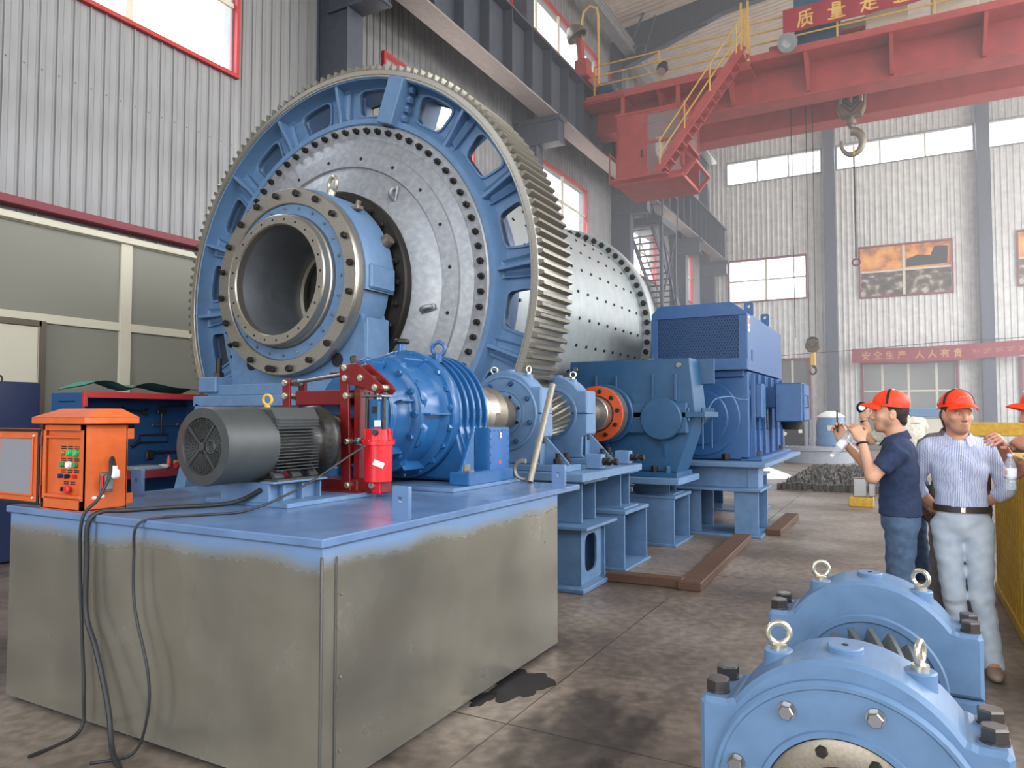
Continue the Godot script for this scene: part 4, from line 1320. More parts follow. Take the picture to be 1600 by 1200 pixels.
	part(m, "seal_plate", b, M.pale_blue)
	var cb := B.new().hexa(Vector3.ZERO, Vector3(0, 0, 0.045), 0.036).done()
	for k in 20:
		var a := TAU * k / 20 + 0.12
		put(m, "ring_bolt", cb, M.black_bolt, xf(Vector3(cos(a) * 0.955, sin(a) * 0.955, -5.66), spin(a)))
	for a in [-1.44, -1.70]:
		put(m, "ring_bolt", cb, M.black_bolt, xf(Vector3(cos(a) * 0.955, sin(a) * 0.955, -5.66), spin(a)))
	var ss := B.new().hexa(Vector3.ZERO, Vector3(0, 0, 0.018), 0.016).done()
	for k in 24:
		var a := TAU * k / 24
		put(m, "seal_screw", ss, M.bolt_steel, xf(Vector3(cos(a) * 0.80, sin(a) * 0.80, -5.68), spin(a)))
	# cap: upper half cylinder with the split flange; body: lower half on the pedestal
	b = B.new()
	b.lathe([Vector2(0.84, -6.26), Vector2(1.03, -6.26), Vector2(1.05, -6.24), Vector2(1.05, -5.84), Vector2(1.03, -5.80), Vector2(0.86, -5.79)], 64, Vector3.ZERO, Vector3.BACK, deg_to_rad(-8), deg_to_rad(188))
	for s2 in [-1, 1]:
		b.box(Vector3(1.0 * s2, 0.0, -6.03), Vector3(0.16, 0.26, 0.40), 0.02)
	part(m, "cap", b, M.pale_blue)
	b = B.new()
	b.lathe([Vector2(0.84, -6.24), Vector2(0.98, -6.24), Vector2(1.0, -6.22), Vector2(1.0, -5.84), Vector2(0.98, -5.80), Vector2(0.86, -5.79)], 64, Vector3.ZERO, Vector3.BACK, deg_to_rad(188), deg_to_rad(352))
	part(m, "body", b, M.pale_blue)
	# pedestal front plate with two holes, rear plate and side ribs
	var pp := []
	for i in 25:
		var a := lerpf(deg_to_rad(-18), deg_to_rad(-162), i / 24.0)
		pp.append(Vector2(cos(a), sin(a)) * 0.93)
	pp.append_array([Vector2(-0.98, -0.5), Vector2(-1.0, -1.11), Vector2(1.0, -1.11), Vector2(0.98, -0.5)])
	b = B.new()
	b.prism(pp, -5.90, -5.84, 0.0)
	b.prism(pp, -6.24, -6.18, 0.0)
	for x in [-0.98, -0.5, 0.5, 0.98]:
		b.box(Vector3(x, -0.82, -6.04), Vector3(0.04, 0.5, 0.3))
	b.box(Vector3(0.98, -0.75, -6.04), Vector3(0.05, 0.66, 0.36), 0.01).box(Vector3(-0.98, -0.75, -6.04), Vector3(0.05, 0.66, 0.36), 0.01)
	part(m, "pedestal", b, M.pale_blue)
	for x in [-0.66, 0.62]:
		part(m, "pedestal_hole", B.new().cyl(Vector3(x, -0.86, -5.86), Vector3(x, -0.86, -5.832), 0.075, 24), M.hole)
	part(m, "base_plate", B.new().box(Vector3(0.03, -1.165, -6.05), Vector3(2.4, 0.13, 0.8), 0.012), M.pale_blue)
	# eyebolt and small fittings
	b = B.new().torus(Vector3(0.40, 1.10, -5.98), Vector3(-0.3, 0, 1), 0.078, 0.022, 22, 8).cyl(Vector3(0.36, 0.93, -5.98), Vector3(0.385, 1.03, -5.98), 0.05, 14)
	part(m, "eyebolt", b, M.plated)
	part(m, "fitting", B.new().box(Vector3(0.72, 0.79, -6.0), Vector3(0.13, 0.05, 0.1), 0.01).cyl(Vector3(0.72, 0.79, -6.0), Vector3(0.76, 0.87, -6.0), 0.03, 10), M.dull_steel)
	part(m, "nozzle", B.new().cyl(Vector3(0.95, 0.42, -6.2), Vector3(1.02, 0.47, -6.2), 0.07, 14), M.dull_steel)
	# jacking block at the left foot
	var j := thing("jack_block", "small pale blue block with an upright stud on the bearing stand", "block", Vector3(-7.0, 1.90, -5.75))
	part(j, "block", B.new().box(Vector3(0, 0.09, 0), Vector3(0.3, 0.18, 0.3), 0.015), M.pale_blue)
	part(j, "stud", B.new().cyl(Vector3(0.02, 0.16, 0), Vector3(0.02, 0.4, 0), 0.035, 12).hexa(Vector3(0.02, 0.18, 0), Vector3(0.02, 0.24, 0), 0.06), M.black_bolt)
	# --- stand below the bearing ---
	var st := thing("bearing_stand", "pale blue trestle with sloping legs under the trunnion bearing", "stand", Vector3(-5.85, 0, -6.0))
	part(st, "table_beam", B.new().box(Vector3(0.0, 1.80, 0.0), Vector3(2.5, 0.12, 1.0), 0.01), M.pale_blue)
	part(st, "cross_beam", B.new().box(Vector3(0.0, 1.65, 0.40), Vector3(2.0, 0.2, 0.05), 0.006).box(Vector3(0, 1.65, -0.40), Vector3(2.0, 0.2, 0.05), 0.006), M.pale_blue)
	for sx in [-1.0, 1.0]:
		for sz in [-0.40, 0.40]:
			part(st, "leg", B.new().bar(Vector3(1.13 * sx, 1.76, sz), Vector3(1.74 * sx, 0.04, sz), 0.16, 0.2, Vector3.BACK, 0.01), M.pale_blue)
		part(st, "post", B.new().box(Vector3(0.62 * sx, 0.87, 0.2), Vector3(0.2, 1.74, 0.2), 0.01), M.pale_blue)
		part(st, "foot_plate", B.new().box(Vector3(1.74 * sx, 0.025, 0.0), Vector3(0.4, 0.05, 1.1), 0.01), M.pale_blue)
	# far support of the drum, hidden behind it, so that it does not hang
	var cr := thing("mill_cradle", "blue steel roller cradle carrying the rear end of the grey mill drum", "cradle", Vector3(AXIS.x, 0.05, -11.4))
	part(cr, "base", B.new().box(Vector3(0, 0.175, 0), Vector3(3.6, 0.45, 0.9), 0.02), M.pale_blue)
	for sx in [-1.0, 1.0]:
		part(cr, "roller", B.new().cyl(Vector3(1.05 * sx, 1.19, -0.3), Vector3(1.05 * sx, 1.19, 0.3), 0.2, 24, 0.02), M.dull_steel)
		part(cr, "cheek", B.new().prism([Vector2(1.05 * sx - 0.35, 0.4), Vector2(1.05 * sx + 0.35, 0.4), Vector2(1.05 * sx + 0.2, 1.25), Vector2(1.05 * sx - 0.2, 1.25)], -0.42, -0.36).prism([Vector2(1.05 * sx - 0.35, 0.4), Vector2(1.05 * sx + 0.35, 0.4), Vector2(1.05 * sx + 0.2, 1.25), Vector2(1.05 * sx - 0.2, 1.25)], 0.36, 0.42), M.pale_blue)

# ---------- sheet-metal clad drive base, control box, cables ----------
const TOP := 1.12

func sheet_material(key: String, w: int, h: int, seed_: int) -> StandardMaterial3D:
	# galvanised sheet: blue overspray along the top edge fading out in a ragged line, wiped and scuffed zinc below
	var n := FastNoiseLite.new()
	n.seed = seed_
	n.frequency = 0.007
	n.fractal_octaves = 5
	var f := FastNoiseLite.new()
	f.seed = seed_ + 3
	f.frequency = 0.06
	f.fractal_octaves = 1
	var im := Image.create(w, h, false, Image.FORMAT_RGB8)
	var om := Image.create(w, h, false, Image.FORMAT_RGB8)
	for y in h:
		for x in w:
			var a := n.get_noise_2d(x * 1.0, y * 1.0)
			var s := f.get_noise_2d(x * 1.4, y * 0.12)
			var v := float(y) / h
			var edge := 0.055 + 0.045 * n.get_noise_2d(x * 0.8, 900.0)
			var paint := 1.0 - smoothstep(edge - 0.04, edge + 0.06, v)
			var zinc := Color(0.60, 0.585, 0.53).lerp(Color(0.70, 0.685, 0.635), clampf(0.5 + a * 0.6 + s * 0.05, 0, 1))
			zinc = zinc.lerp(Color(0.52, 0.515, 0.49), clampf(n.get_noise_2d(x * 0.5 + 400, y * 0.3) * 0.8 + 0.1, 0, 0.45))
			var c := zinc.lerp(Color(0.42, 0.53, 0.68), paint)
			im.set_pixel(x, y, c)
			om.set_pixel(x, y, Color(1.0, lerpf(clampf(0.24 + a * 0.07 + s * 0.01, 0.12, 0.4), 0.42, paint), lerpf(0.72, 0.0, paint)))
	var m := mat(key, Color.WHITE, 1.0, 1.0)
	m.albedo_texture = ImageTexture.create_from_image(im)
	var ot := ImageTexture.create_from_image(om)
	m.roughness_texture = ot
	m.roughness_texture_channel = BaseMaterial3D.TEXTURE_CHANNEL_GREEN
	m.metallic_texture = ot
	m.metallic_texture_channel = BaseMaterial3D.TEXTURE_CHANNEL_BLUE
	return m

func uv_sheet(a: Vector3, u: Vector3, v: Vector3, nrm: Vector3, bend: float) -> ArrayMesh:
	# a thin sheet, slightly dished, with its own coordinates (v runs down)
	var st := SurfaceTool.new()
	st.begin(Mesh.PRIMITIVE_TRIANGLES)
	st.set_smooth_group(0)
	var n := 20
	for side in [1.0, -1.0]:
		st.set_smooth_group(1 if side > 0 else 2)
		for i in n:
			for j in n:
				var q := []
				for c in [[i, j], [i + 1, j], [i + 1, j + 1], [i, j + 1]]:
					var s: float = float(c[0]) / n
					var t: float = float(c[1]) / n
					q.append([a + u * s + v * t + nrm * (0.003 * side - 0.003 + bend * (sin(s * 9.0 + t * 4.0) * 0.5 + sin(t * 7.0 - s * 3.0)) * s * (1 - s) * t * (1 - t) * 4.0), Vector2(s, t)])
				var flip: bool = u.cross(-v).dot(nrm) * side > 0
				for k in ([0, 1, 2, 0, 2, 3] if flip else [0, 2, 1, 0, 3, 2]):
					st.set_uv(q[k][1])
					st.add_vertex(q[k][0])
	st.generate_normals()
	return st.commit()

func drive_base() -> void:
	var t := thing("drive_base", "long low base clad in bare galvanised sheet under a pale blue top plate", "machine base", Vector3.ZERO)
	var xl := -4.62
	var xr := -2.2
	var zn := -2.36
	var zf := -4.75
	part(t, "top_plate", B.new().box(Vector3((xl + xr) / 2, TOP - 0.02, (zn - 5.1) / 2), Vector3(xr - xl + 0.04, 0.04, 5.1 + zn + 0.04), 0.006), textured(mat("plate_blue", rgb(112, 140, 180), 0.24), noise_tex(0.006, 13, Color(0.80, 0.82, 0.84), Color(1, 1, 1), 512, 5), 1.6))
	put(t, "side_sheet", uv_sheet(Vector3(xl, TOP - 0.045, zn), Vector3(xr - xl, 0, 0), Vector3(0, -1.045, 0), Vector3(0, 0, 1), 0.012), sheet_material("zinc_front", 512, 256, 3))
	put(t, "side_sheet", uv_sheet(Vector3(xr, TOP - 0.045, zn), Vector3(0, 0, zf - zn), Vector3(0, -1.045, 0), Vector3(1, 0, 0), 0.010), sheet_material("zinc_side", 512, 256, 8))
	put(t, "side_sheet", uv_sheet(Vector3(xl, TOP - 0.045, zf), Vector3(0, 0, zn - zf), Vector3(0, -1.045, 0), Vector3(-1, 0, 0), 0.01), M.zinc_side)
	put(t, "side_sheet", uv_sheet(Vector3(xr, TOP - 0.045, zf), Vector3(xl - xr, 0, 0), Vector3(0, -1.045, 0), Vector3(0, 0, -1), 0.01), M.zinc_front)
	part(t, "corner_strip", B.new().box(Vector3(xr + 0.004, 0.55, zn - 0.085), Vector3(0.005, 0.96, 0.012), 0.002).box(Vector3(xr - 0.002, 0.55, zn + 0.0), Vector3(0.016, 0.98, 0.012), 0.004), M.bolt_steel)
	for y in [0.18, 0.5, 0.86]:
		part(t, "rivet", B.new().ball(Vector3(xr + 0.004, y, zn - 0.12), Vector3(0.004, 0.006, 0.006), 8, 6), M.dull_steel)
	# steel frame inside, seen in the gap at the floor
	var fr := B.new()
	for x in [xl + 0.15, -3.4, xr - 0.15]:
		fr.box(Vector3(x, 0.53, (zn + zf) / 2), Vector3(0.12, 1.06, zn - zf - 0.3), 0.01)
	part(t, "frame", fr, M.pale_blue)
	for q in [[Vector3(-2.24, TOP, -2.97), 0.16, "lug on the near right edge"], [Vector3(-4.42, TOP, -3.02), 0.16, "lug"], [Vector3(-2.2, TOP, -4.78), 0.16, "lug"]]:
		var b := B.new()
		b.x = Transform3D(Basis(Vector3(0, 1, 0), 0.0), q[0])
		var ou := rrect(0.10, 0.17, 0.006, Vector2(0, 0.085), 3)
		var inn := circle(0.019, 16, Vector2(0, 0.1))
		# order both loops from the same angle
		inn = []
		for p: Vector2 in ou:
			inn.append(Vector2(0, 0.1) + (p - Vector2(0, 0.1)).normalized() * 0.019)
		b.holed(ou, inn, -0.014, 0.014)
		part(t, "lifting_lug", b, M.plate_blue)
	control_box()
	cables()

func control_box() -> void:
	var O: Material = M.box_orange
	var x0 := -4.335
	var x1 := -3.935
	var z0 := -2.37   # front
	var z1 := -2.62
	var y0 := TOP
	var y1 := 1.60
	var xc := (x0 + x1) / 2
	var zc := (z0 + z1) / 2
	var t := thing("control_box", "orange control box with rain hood and open door on the base corner", "control box", Vector3(xc, y0, zc))
	var w := x1 - x0
	var d := z0 - z1
	var h := y1 - y0
	var b := B.new()
	b.box(Vector3(0, h / 2, -d / 2 + 0.004), Vector3(w, h, 0.008)).box(Vector3(w / 2 - 0.004, h / 2, 0), Vector3(0.008, h, d), 0.003).box(Vector3(-w / 2 + 0.004, h / 2, 0), Vector3(0.008, h, d), 0.003)
	b.box(Vector3(0, 0.004, 0), Vector3(w, 0.008, d)).box(Vector3(0, h - 0.004, 0), Vector3(w, 0.008, d))
	# folded front rim
	b.box(Vector3(0, 0.03, d / 2 - 0.006), Vector3(w, 0.06, 0.012), 0.003).box(Vector3(0, h - 0.02, d / 2 - 0.006), Vector3(w, 0.04, 0.012), 0.003)
	b.box(Vector3(-w / 2 + 0.012, h / 2, d / 2 - 0.006), Vector3(0.024, h, 0.012), 0.003).box(Vector3(w / 2 - 0.02, h / 2, d / 2 - 0.006), Vector3(0.04, h, 0.012), 0.003)
	part(t, "body", b, O)
	# rain hood: a low hipped cap with a rim
	b = B.new()
	var hw := w / 2 + 0.055
	var hd := d / 2 + 0.035
	var p := [Vector3(-hw, h + 0.035, hd), Vector3(hw, h + 0.035, hd), Vector3(hw, h + 0.035, -hd), Vector3(-hw, h + 0.035, -hd)]
	var q := [Vector3(-hw * 0.72, h + 0.085, hd * 0.2), Vector3(hw * 0.72, h + 0.085, hd * 0.2), Vector3(hw * 0.72, h + 0.085, -hd * 0.6), Vector3(-hw * 0.72, h + 0.085, -hd * 0.6)]
	b.ring(p, q)
	b.fan(q, Vector3(0, h + 0.086, -hd * 0.2))
	b.box(Vector3(0, h + 0.018, 0), Vector3(hw * 2, 0.036, hd * 2), 0.004)
	part(t, "rain_hood", b, O)
	# inner panel, set back, with a rim bead
	b = B.new()
	b.box(Vector3(-0.006, h / 2, d / 2 - 0.024), Vector3(w - 0.05, h - 0.08, 0.006))
	var ip := part(t, "inner_panel", b, O)
	part(t, "panel_bead", B.new().box(Vector3(0.0, 0.075, d / 2 - 0.002), Vector3(w - 0.05, 0.02, 0.016), 0.006).box(Vector3(-0.01, h - 0.075, d / 2 - 0.012), Vector3(w - 0.06, 0.016, 0.016), 0.005), O)
	var pz := d / 2 - 0.020
	var col := [0.01, 0.058, 0.106]
	# label plates in pairs of black lines
	for row in [[0.352, 3, -0.02], [0.285, 3, -0.02], [0.22, 3, -0.02], [0.155, 2, 0.0]]:
		for i in row[1]:
			for k in 2:
				part(ip, "name_plate", B.new().box(Vector3(-0.025 + 0.062 * i + (0.03 if row[1] == 2 else 0.0), row[0] - 0.011 * k, pz), Vector3(0.044, 0.006, 0.002)), M.black)
	mat("lamp_green", rgb(40, 190, 110), 0.3); mat("lamp_green_dim", rgb(60, 140, 90), 0.35); mat("lamp_amber", rgb(190, 110, 50), 0.35); mat("knob_blue", rgb(40, 40, 110), 0.4); mat("stop_red", rgb(206, 40, 44), 0.35)
	var bt := [[-0.025, 0.317, "lamp_amber", 0.013], [0.037, 0.317, "lamp_green", 0.015], [0.099, 0.317, "lamp_green", 0.018], [-0.03, 0.25, "lamp_green_dim", 0.014], [0.034, 0.25, "white_plastic", 0.018], [0.096, 0.25, "lamp_green_dim", 0.014]]
	for s in bt:
		part(ip, "push_button", B.new().cyl(Vector3(s[0], s[1], pz - 0.004), Vector3(s[0], s[1], pz + 0.010), s[3] + 0.003, 18, 0.002).cyl(Vector3(s[0], s[1], pz + 0.008), Vector3(s[0], s[1], pz + 0.020), s[3], 18, 0.003), M[s[2]])
	for s in [[-0.036, 0.187, "knob_blue"], [0.028, 0.187, "black"], [0.096, 0.187, "stop_red"], [-0.005, 0.115, "black"]]:
		part(ip, "rotary_switch", B.new().cyl(Vector3(s[0], s[1], pz - 0.004), Vector3(s[0], s[1], pz + 0.008), 0.012, 14).box(Vector3(s[0], s[1], pz + 0.016), Vector3(0.008, 0.024, 0.02), 0.002), M[s[2]])
	part(ip, "stop_button", B.new().cyl(Vector3(0.05, 0.115, pz - 0.004), Vector3(0.05, 0.115, pz + 0.016), 0.012, 14).cyl(Vector3(0.05, 0.115, pz + 0.014), Vector3(0.05, 0.115, pz + 0.034), 0.024, 20, 0.006), M.stop_red)
	# hinges and the open door, its inside facing us
	for y in [0.10, 0.38]:
		part(t, "hinge", B.new().cyl(Vector3(-w / 2 - 0.012, y - 0.03, d / 2), Vector3(-w / 2 - 0.012, y + 0.03, d / 2), 0.008, 10).box(Vector3(-w / 2 - 0.03, y, d / 2 - 0.002), Vector3(0.03, 0.04, 0.004)), M.brake_red)
	var dw := 0.50
	var dx := -w / 2 - 0.03
	b = B.new()
	b.box(Vector3(dx - dw / 2, h / 2 - 0.01, d / 2 - 0.012), Vector3(dw, h - 0.04, 0.008), 0.002)
	var dr := part(t, "door", b, O)
	b = B.new()
	for s in [[Vector3(0, h / 2 - 0.03, 0), Vector3(dw, 0.016, 0.014)], [Vector3(0, -h / 2 + 0.03, 0), Vector3(dw, 0.016, 0.014)], [Vector3(dw / 2 - 0.01, 0, 0), Vector3(0.016, h - 0.06, 0.014)], [Vector3(-dw / 2 + 0.01, 0, 0), Vector3(0.016, h - 0.06, 0.014)]]:
		b.box(Vector3(dx - dw / 2, h / 2 - 0.01, d / 2 - 0.003) + s[0], s[1], 0.003)
	part(dr, "gasket", b, M.black)
	b = B.new()
	for s in [[Vector3(0, h / 2 - 0.075, 0), Vector3(dw - 0.14, 0.012, 0.012)], [Vector3(0, -h / 2 + 0.075, 0), Vector3(dw - 0.14, 0.012, 0.012)], [Vector3(dw / 2 - 0.075, 0, 0), Vector3(0.012, h - 0.14, 0.012)], [Vector3(-dw / 2 + 0.075, 0, 0), Vector3(0.012, h - 0.14, 0.012)]]:
		b.box(Vector3(dx - dw / 2, h / 2 - 0.01, d / 2 - 0.003) + s[0], s[1], 0.003)
	part(dr, "window_frame", b, O)
	part(dr, "window_pane", B.new().box(Vector3(dx - dw / 2, h / 2 - 0.01, d / 2 - 0.0045), Vector3(dw - 0.16, h - 0.16, 0.005)), mat("acrylic", rgb(138, 140, 146), 0.2))
	for s in [Vector2(1, 1), Vector2(-1, 1), Vector2(1, -1), Vector2(-1, -1)]:
		part(dr, "screw", B.new().cyl(Vector3(dx - dw / 2 + s.x * (dw / 2 - 0.062), h / 2 - 0.01 + s.y * (h / 2 - 0.062), d / 2 - 0.006), Vector3(dx - dw / 2 + s.x * (dw / 2 - 0.062), h / 2 - 0.01 + s.y * (h / 2 - 0.062), d / 2 + 0.004), 0.006, 10), M.white_plastic)
	# side: socket with flap, plug, two white blanking plugs, rear ears
	var sx := w / 2
	part(t, "socket", B.new().box(Vector3(sx + 0.006, 0.155, 0.0), Vector3(0.012, 0.11, 0.075), 0.004).box(Vector3(sx + 0.03, 0.155, 0.012), Vector3(0.05, 0.085, 0.05), 0.006), M.bolt_steel)
	part(t, "socket_lever", B.new().box(Vector3(sx + 0.035, 0.155, 0.042), Vector3(0.012, 0.075, 0.008), 0.003), M.stop_red)
	part(t, "plug", B.new().box(Vector3(sx + 0.045, 0.2, -0.02), Vector3(0.05, 0.05, 0.05), 0.01).cyl(Vector3(sx + 0.045, 0.22, -0.02), Vector3(sx + 0.045, 0.245, -0.02), 0.016, 14), M.white_plastic)
	for z in [0.045, 0.0]:
		part(t, "blanking_plug", B.new().ball(Vector3(sx + 0.004, 0.072 + 0.01 * (0.045 - z) * 10, z + 0.02), Vector3(0.006, 0.010, 0.015), 12, 8), M.white_plastic)
	for y in [0.42, 0.05]:
		part(t, "mounting_ear", B.new().box(Vector3(sx - 0.01, y, -d / 2 - 0.02), Vector3(0.006, 0.06, 0.05), 0.002), O)

func smooth_path(p: Array, k := 10) -> Array:
	var c := Curve3D.new()
	for i in p.size():
		var a: Vector3 = p[maxi(i - 1, 0)]
		var b: Vector3 = p[mini(i + 1, p.size() - 1)]
		var d := (b - a) / 6.0
		c.add_point(p[i], -d, d)
	var out := []
	for i in p.size() - 1:
		for j in k:
			out.append(c.sample(i, float(j) / k))
	out.append(p[-1])
	return out

func cables() -> void:
	var f := -2.31
	solo("motor_cable", "thick black power cable running from the control box side over the plate edge", "cable", B.new().tube(smooth_path([Vector3(-3.25, TOP + 0.10, -2.98), Vector3(-3.42, TOP + 0.022, -2.92), Vector3(-3.62, TOP + 0.014, -2.66), Vector3(-3.72, TOP + 0.014, -2.45), Vector3(-3.765, TOP + 0.015, -2.37), Vector3(-3.785, TOP - 0.04, f + 0.0), Vector3(-3.79, 0.9, f), Vector3(-3.77, 0.62, f + 0.01), Vector3(-3.66, 0.45, f + 0.02), Vector3(-3.52, 0.2, f + 0.04), Vector3(-3.40, 0.03, f + 0.09), Vector3(-3.2, 0.02, f + 0.18), Vector3(-2.95, 0.02, f + 0.3)]), 0.013, 8), M.cable_rubber)
	solo("control_cable", "black cable from the plug on the orange box hanging down the sheet metal", "cable", B.new().tube(smooth_path([Vector3(-3.89, TOP + 0.245, -2.515), Vector3(-3.885, TOP + 0.29, -2.50), Vector3(-3.84, TOP + 0.275, -2.46), Vector3(-3.80, TOP + 0.2, -2.43), Vector3(-3.80, TOP + 0.08, -2.37), Vector3(-3.83, TOP - 0.02, f + 0.005), Vector3(-3.845, 0.85, f), Vector3(-3.81, 0.45, f), Vector3(-3.77, 0.2, f + 0.01), Vector3(-3.76, 0.02, f + 0.04), Vector3(-3.72, 0.012, f + 0.3)]), 0.009, 8), M.cable_rubber)
	solo("brake_cable", "thin black cable from the red brake thruster crossing the blue plate to the floor", "cable", B.new().tube(smooth_path([Vector3(-2.98, 1.46, -3.58), Vector3(-3.0, 1.40, -3.45), Vector3(-3.04, 1.24, -3.1), Vector3(-3.1, TOP + 0.02, -2.78), Vector3(-3.22, TOP + 0.008, -2.58), Vector3(-3.33, TOP + 0.008, -2.42), Vector3(-3.37, TOP - 0.02, f + 0.005), Vector3(-3.40, 0.95, f), Vector3(-3.37, 0.7, f + 0.01), Vector3(-3.25, 0.4, f + 0.015), Vector3(-3.24, 0.2, f + 0.02), Vector3(-3.30, 0.02, f + 0.05), Vector3(-3.40, 0.012, f + 0.2)]), 0.007, 8), M.cable_rubber)

# ---------- drive line ----------
const SX := -3.40
const SY := 1.66

func nut(o: Node, called: String, p: Vector3, d: Vector3, r: float, l: float, m: Material) -> void:
	part(o, called, B.new().hexa(p, p + d.normalized() * l, r), m)

func drive_line() -> void:
	small_motor()
	brake()
	planet_gearbox()
	coupling()
	pinion_set("mounted", Vector3(SX, 1.12, -6.25), 0.0)
	pinion_bench()
	big_gearbox()
	main_motor()
	# timber planks on the floor beside the stands
	var tl := ["long brown timber plank on the floor beside the blue stands", "dark end timber across the near end of the floor plank", "far timber plank continuing along the floor by the last motor stand"]
	var tv := [[Vector3(-1.85, 0.04, -8.36), Vector3(0.22, 0.08, 3.1), 0.02], [Vector3(-2.26, 0.045, -6.9), Vector3(0.75, 0.09, 0.13), 0.03], [Vector3(-1.60, 0.04, -11.4), Vector3(0.2, 0.08, 1.9), 0.02]]
	for k in 3:
		var o := solo("timber_plank", tl[k], "plank", B.new().box(Vector3.ZERO, tv[k][1], 0.008), M.timber, "floor timbers")
		o.position = tv[k][0]
		o.rotation.y = [0.03, 0.06, 0.0][k]
	# long bar with a hooked end leaning on the bearing
	var w := thing("hook_spanner", "long grey steel bar with a hooked jaw leaning against the first bearing housing", "spanner", Vector3.ZERO)
	var a := Vector3(-2.56, 1.13, -5.02)
	var c := Vector3(-2.55, 1.90, -5.42)
	part(w, "handle", B.new().tube([a, c], 0.026, 12), textured(mat("bar_steel", rgb(168, 160, 146), 0.45, 0.5), noise_tex(0.05, 17, Color(0.7, 0.7, 0.7), Color(1, 1, 1), 256, 3), 0.2))
	var pts := []
	for k in 14:
		var t := deg_to_rad(80.0 + 200.0 * k / 13.0)
		pts.append(a + Vector3(-0.02, 0.07, 0.0) + Vector3(cos(t) * 0.085 - 0.03, sin(t) * 0.07 + 0.02, 0))
	part(w, "jaw", B.new().tube(pts, 0.02, 8, false, 0.013), M.bar_steel)

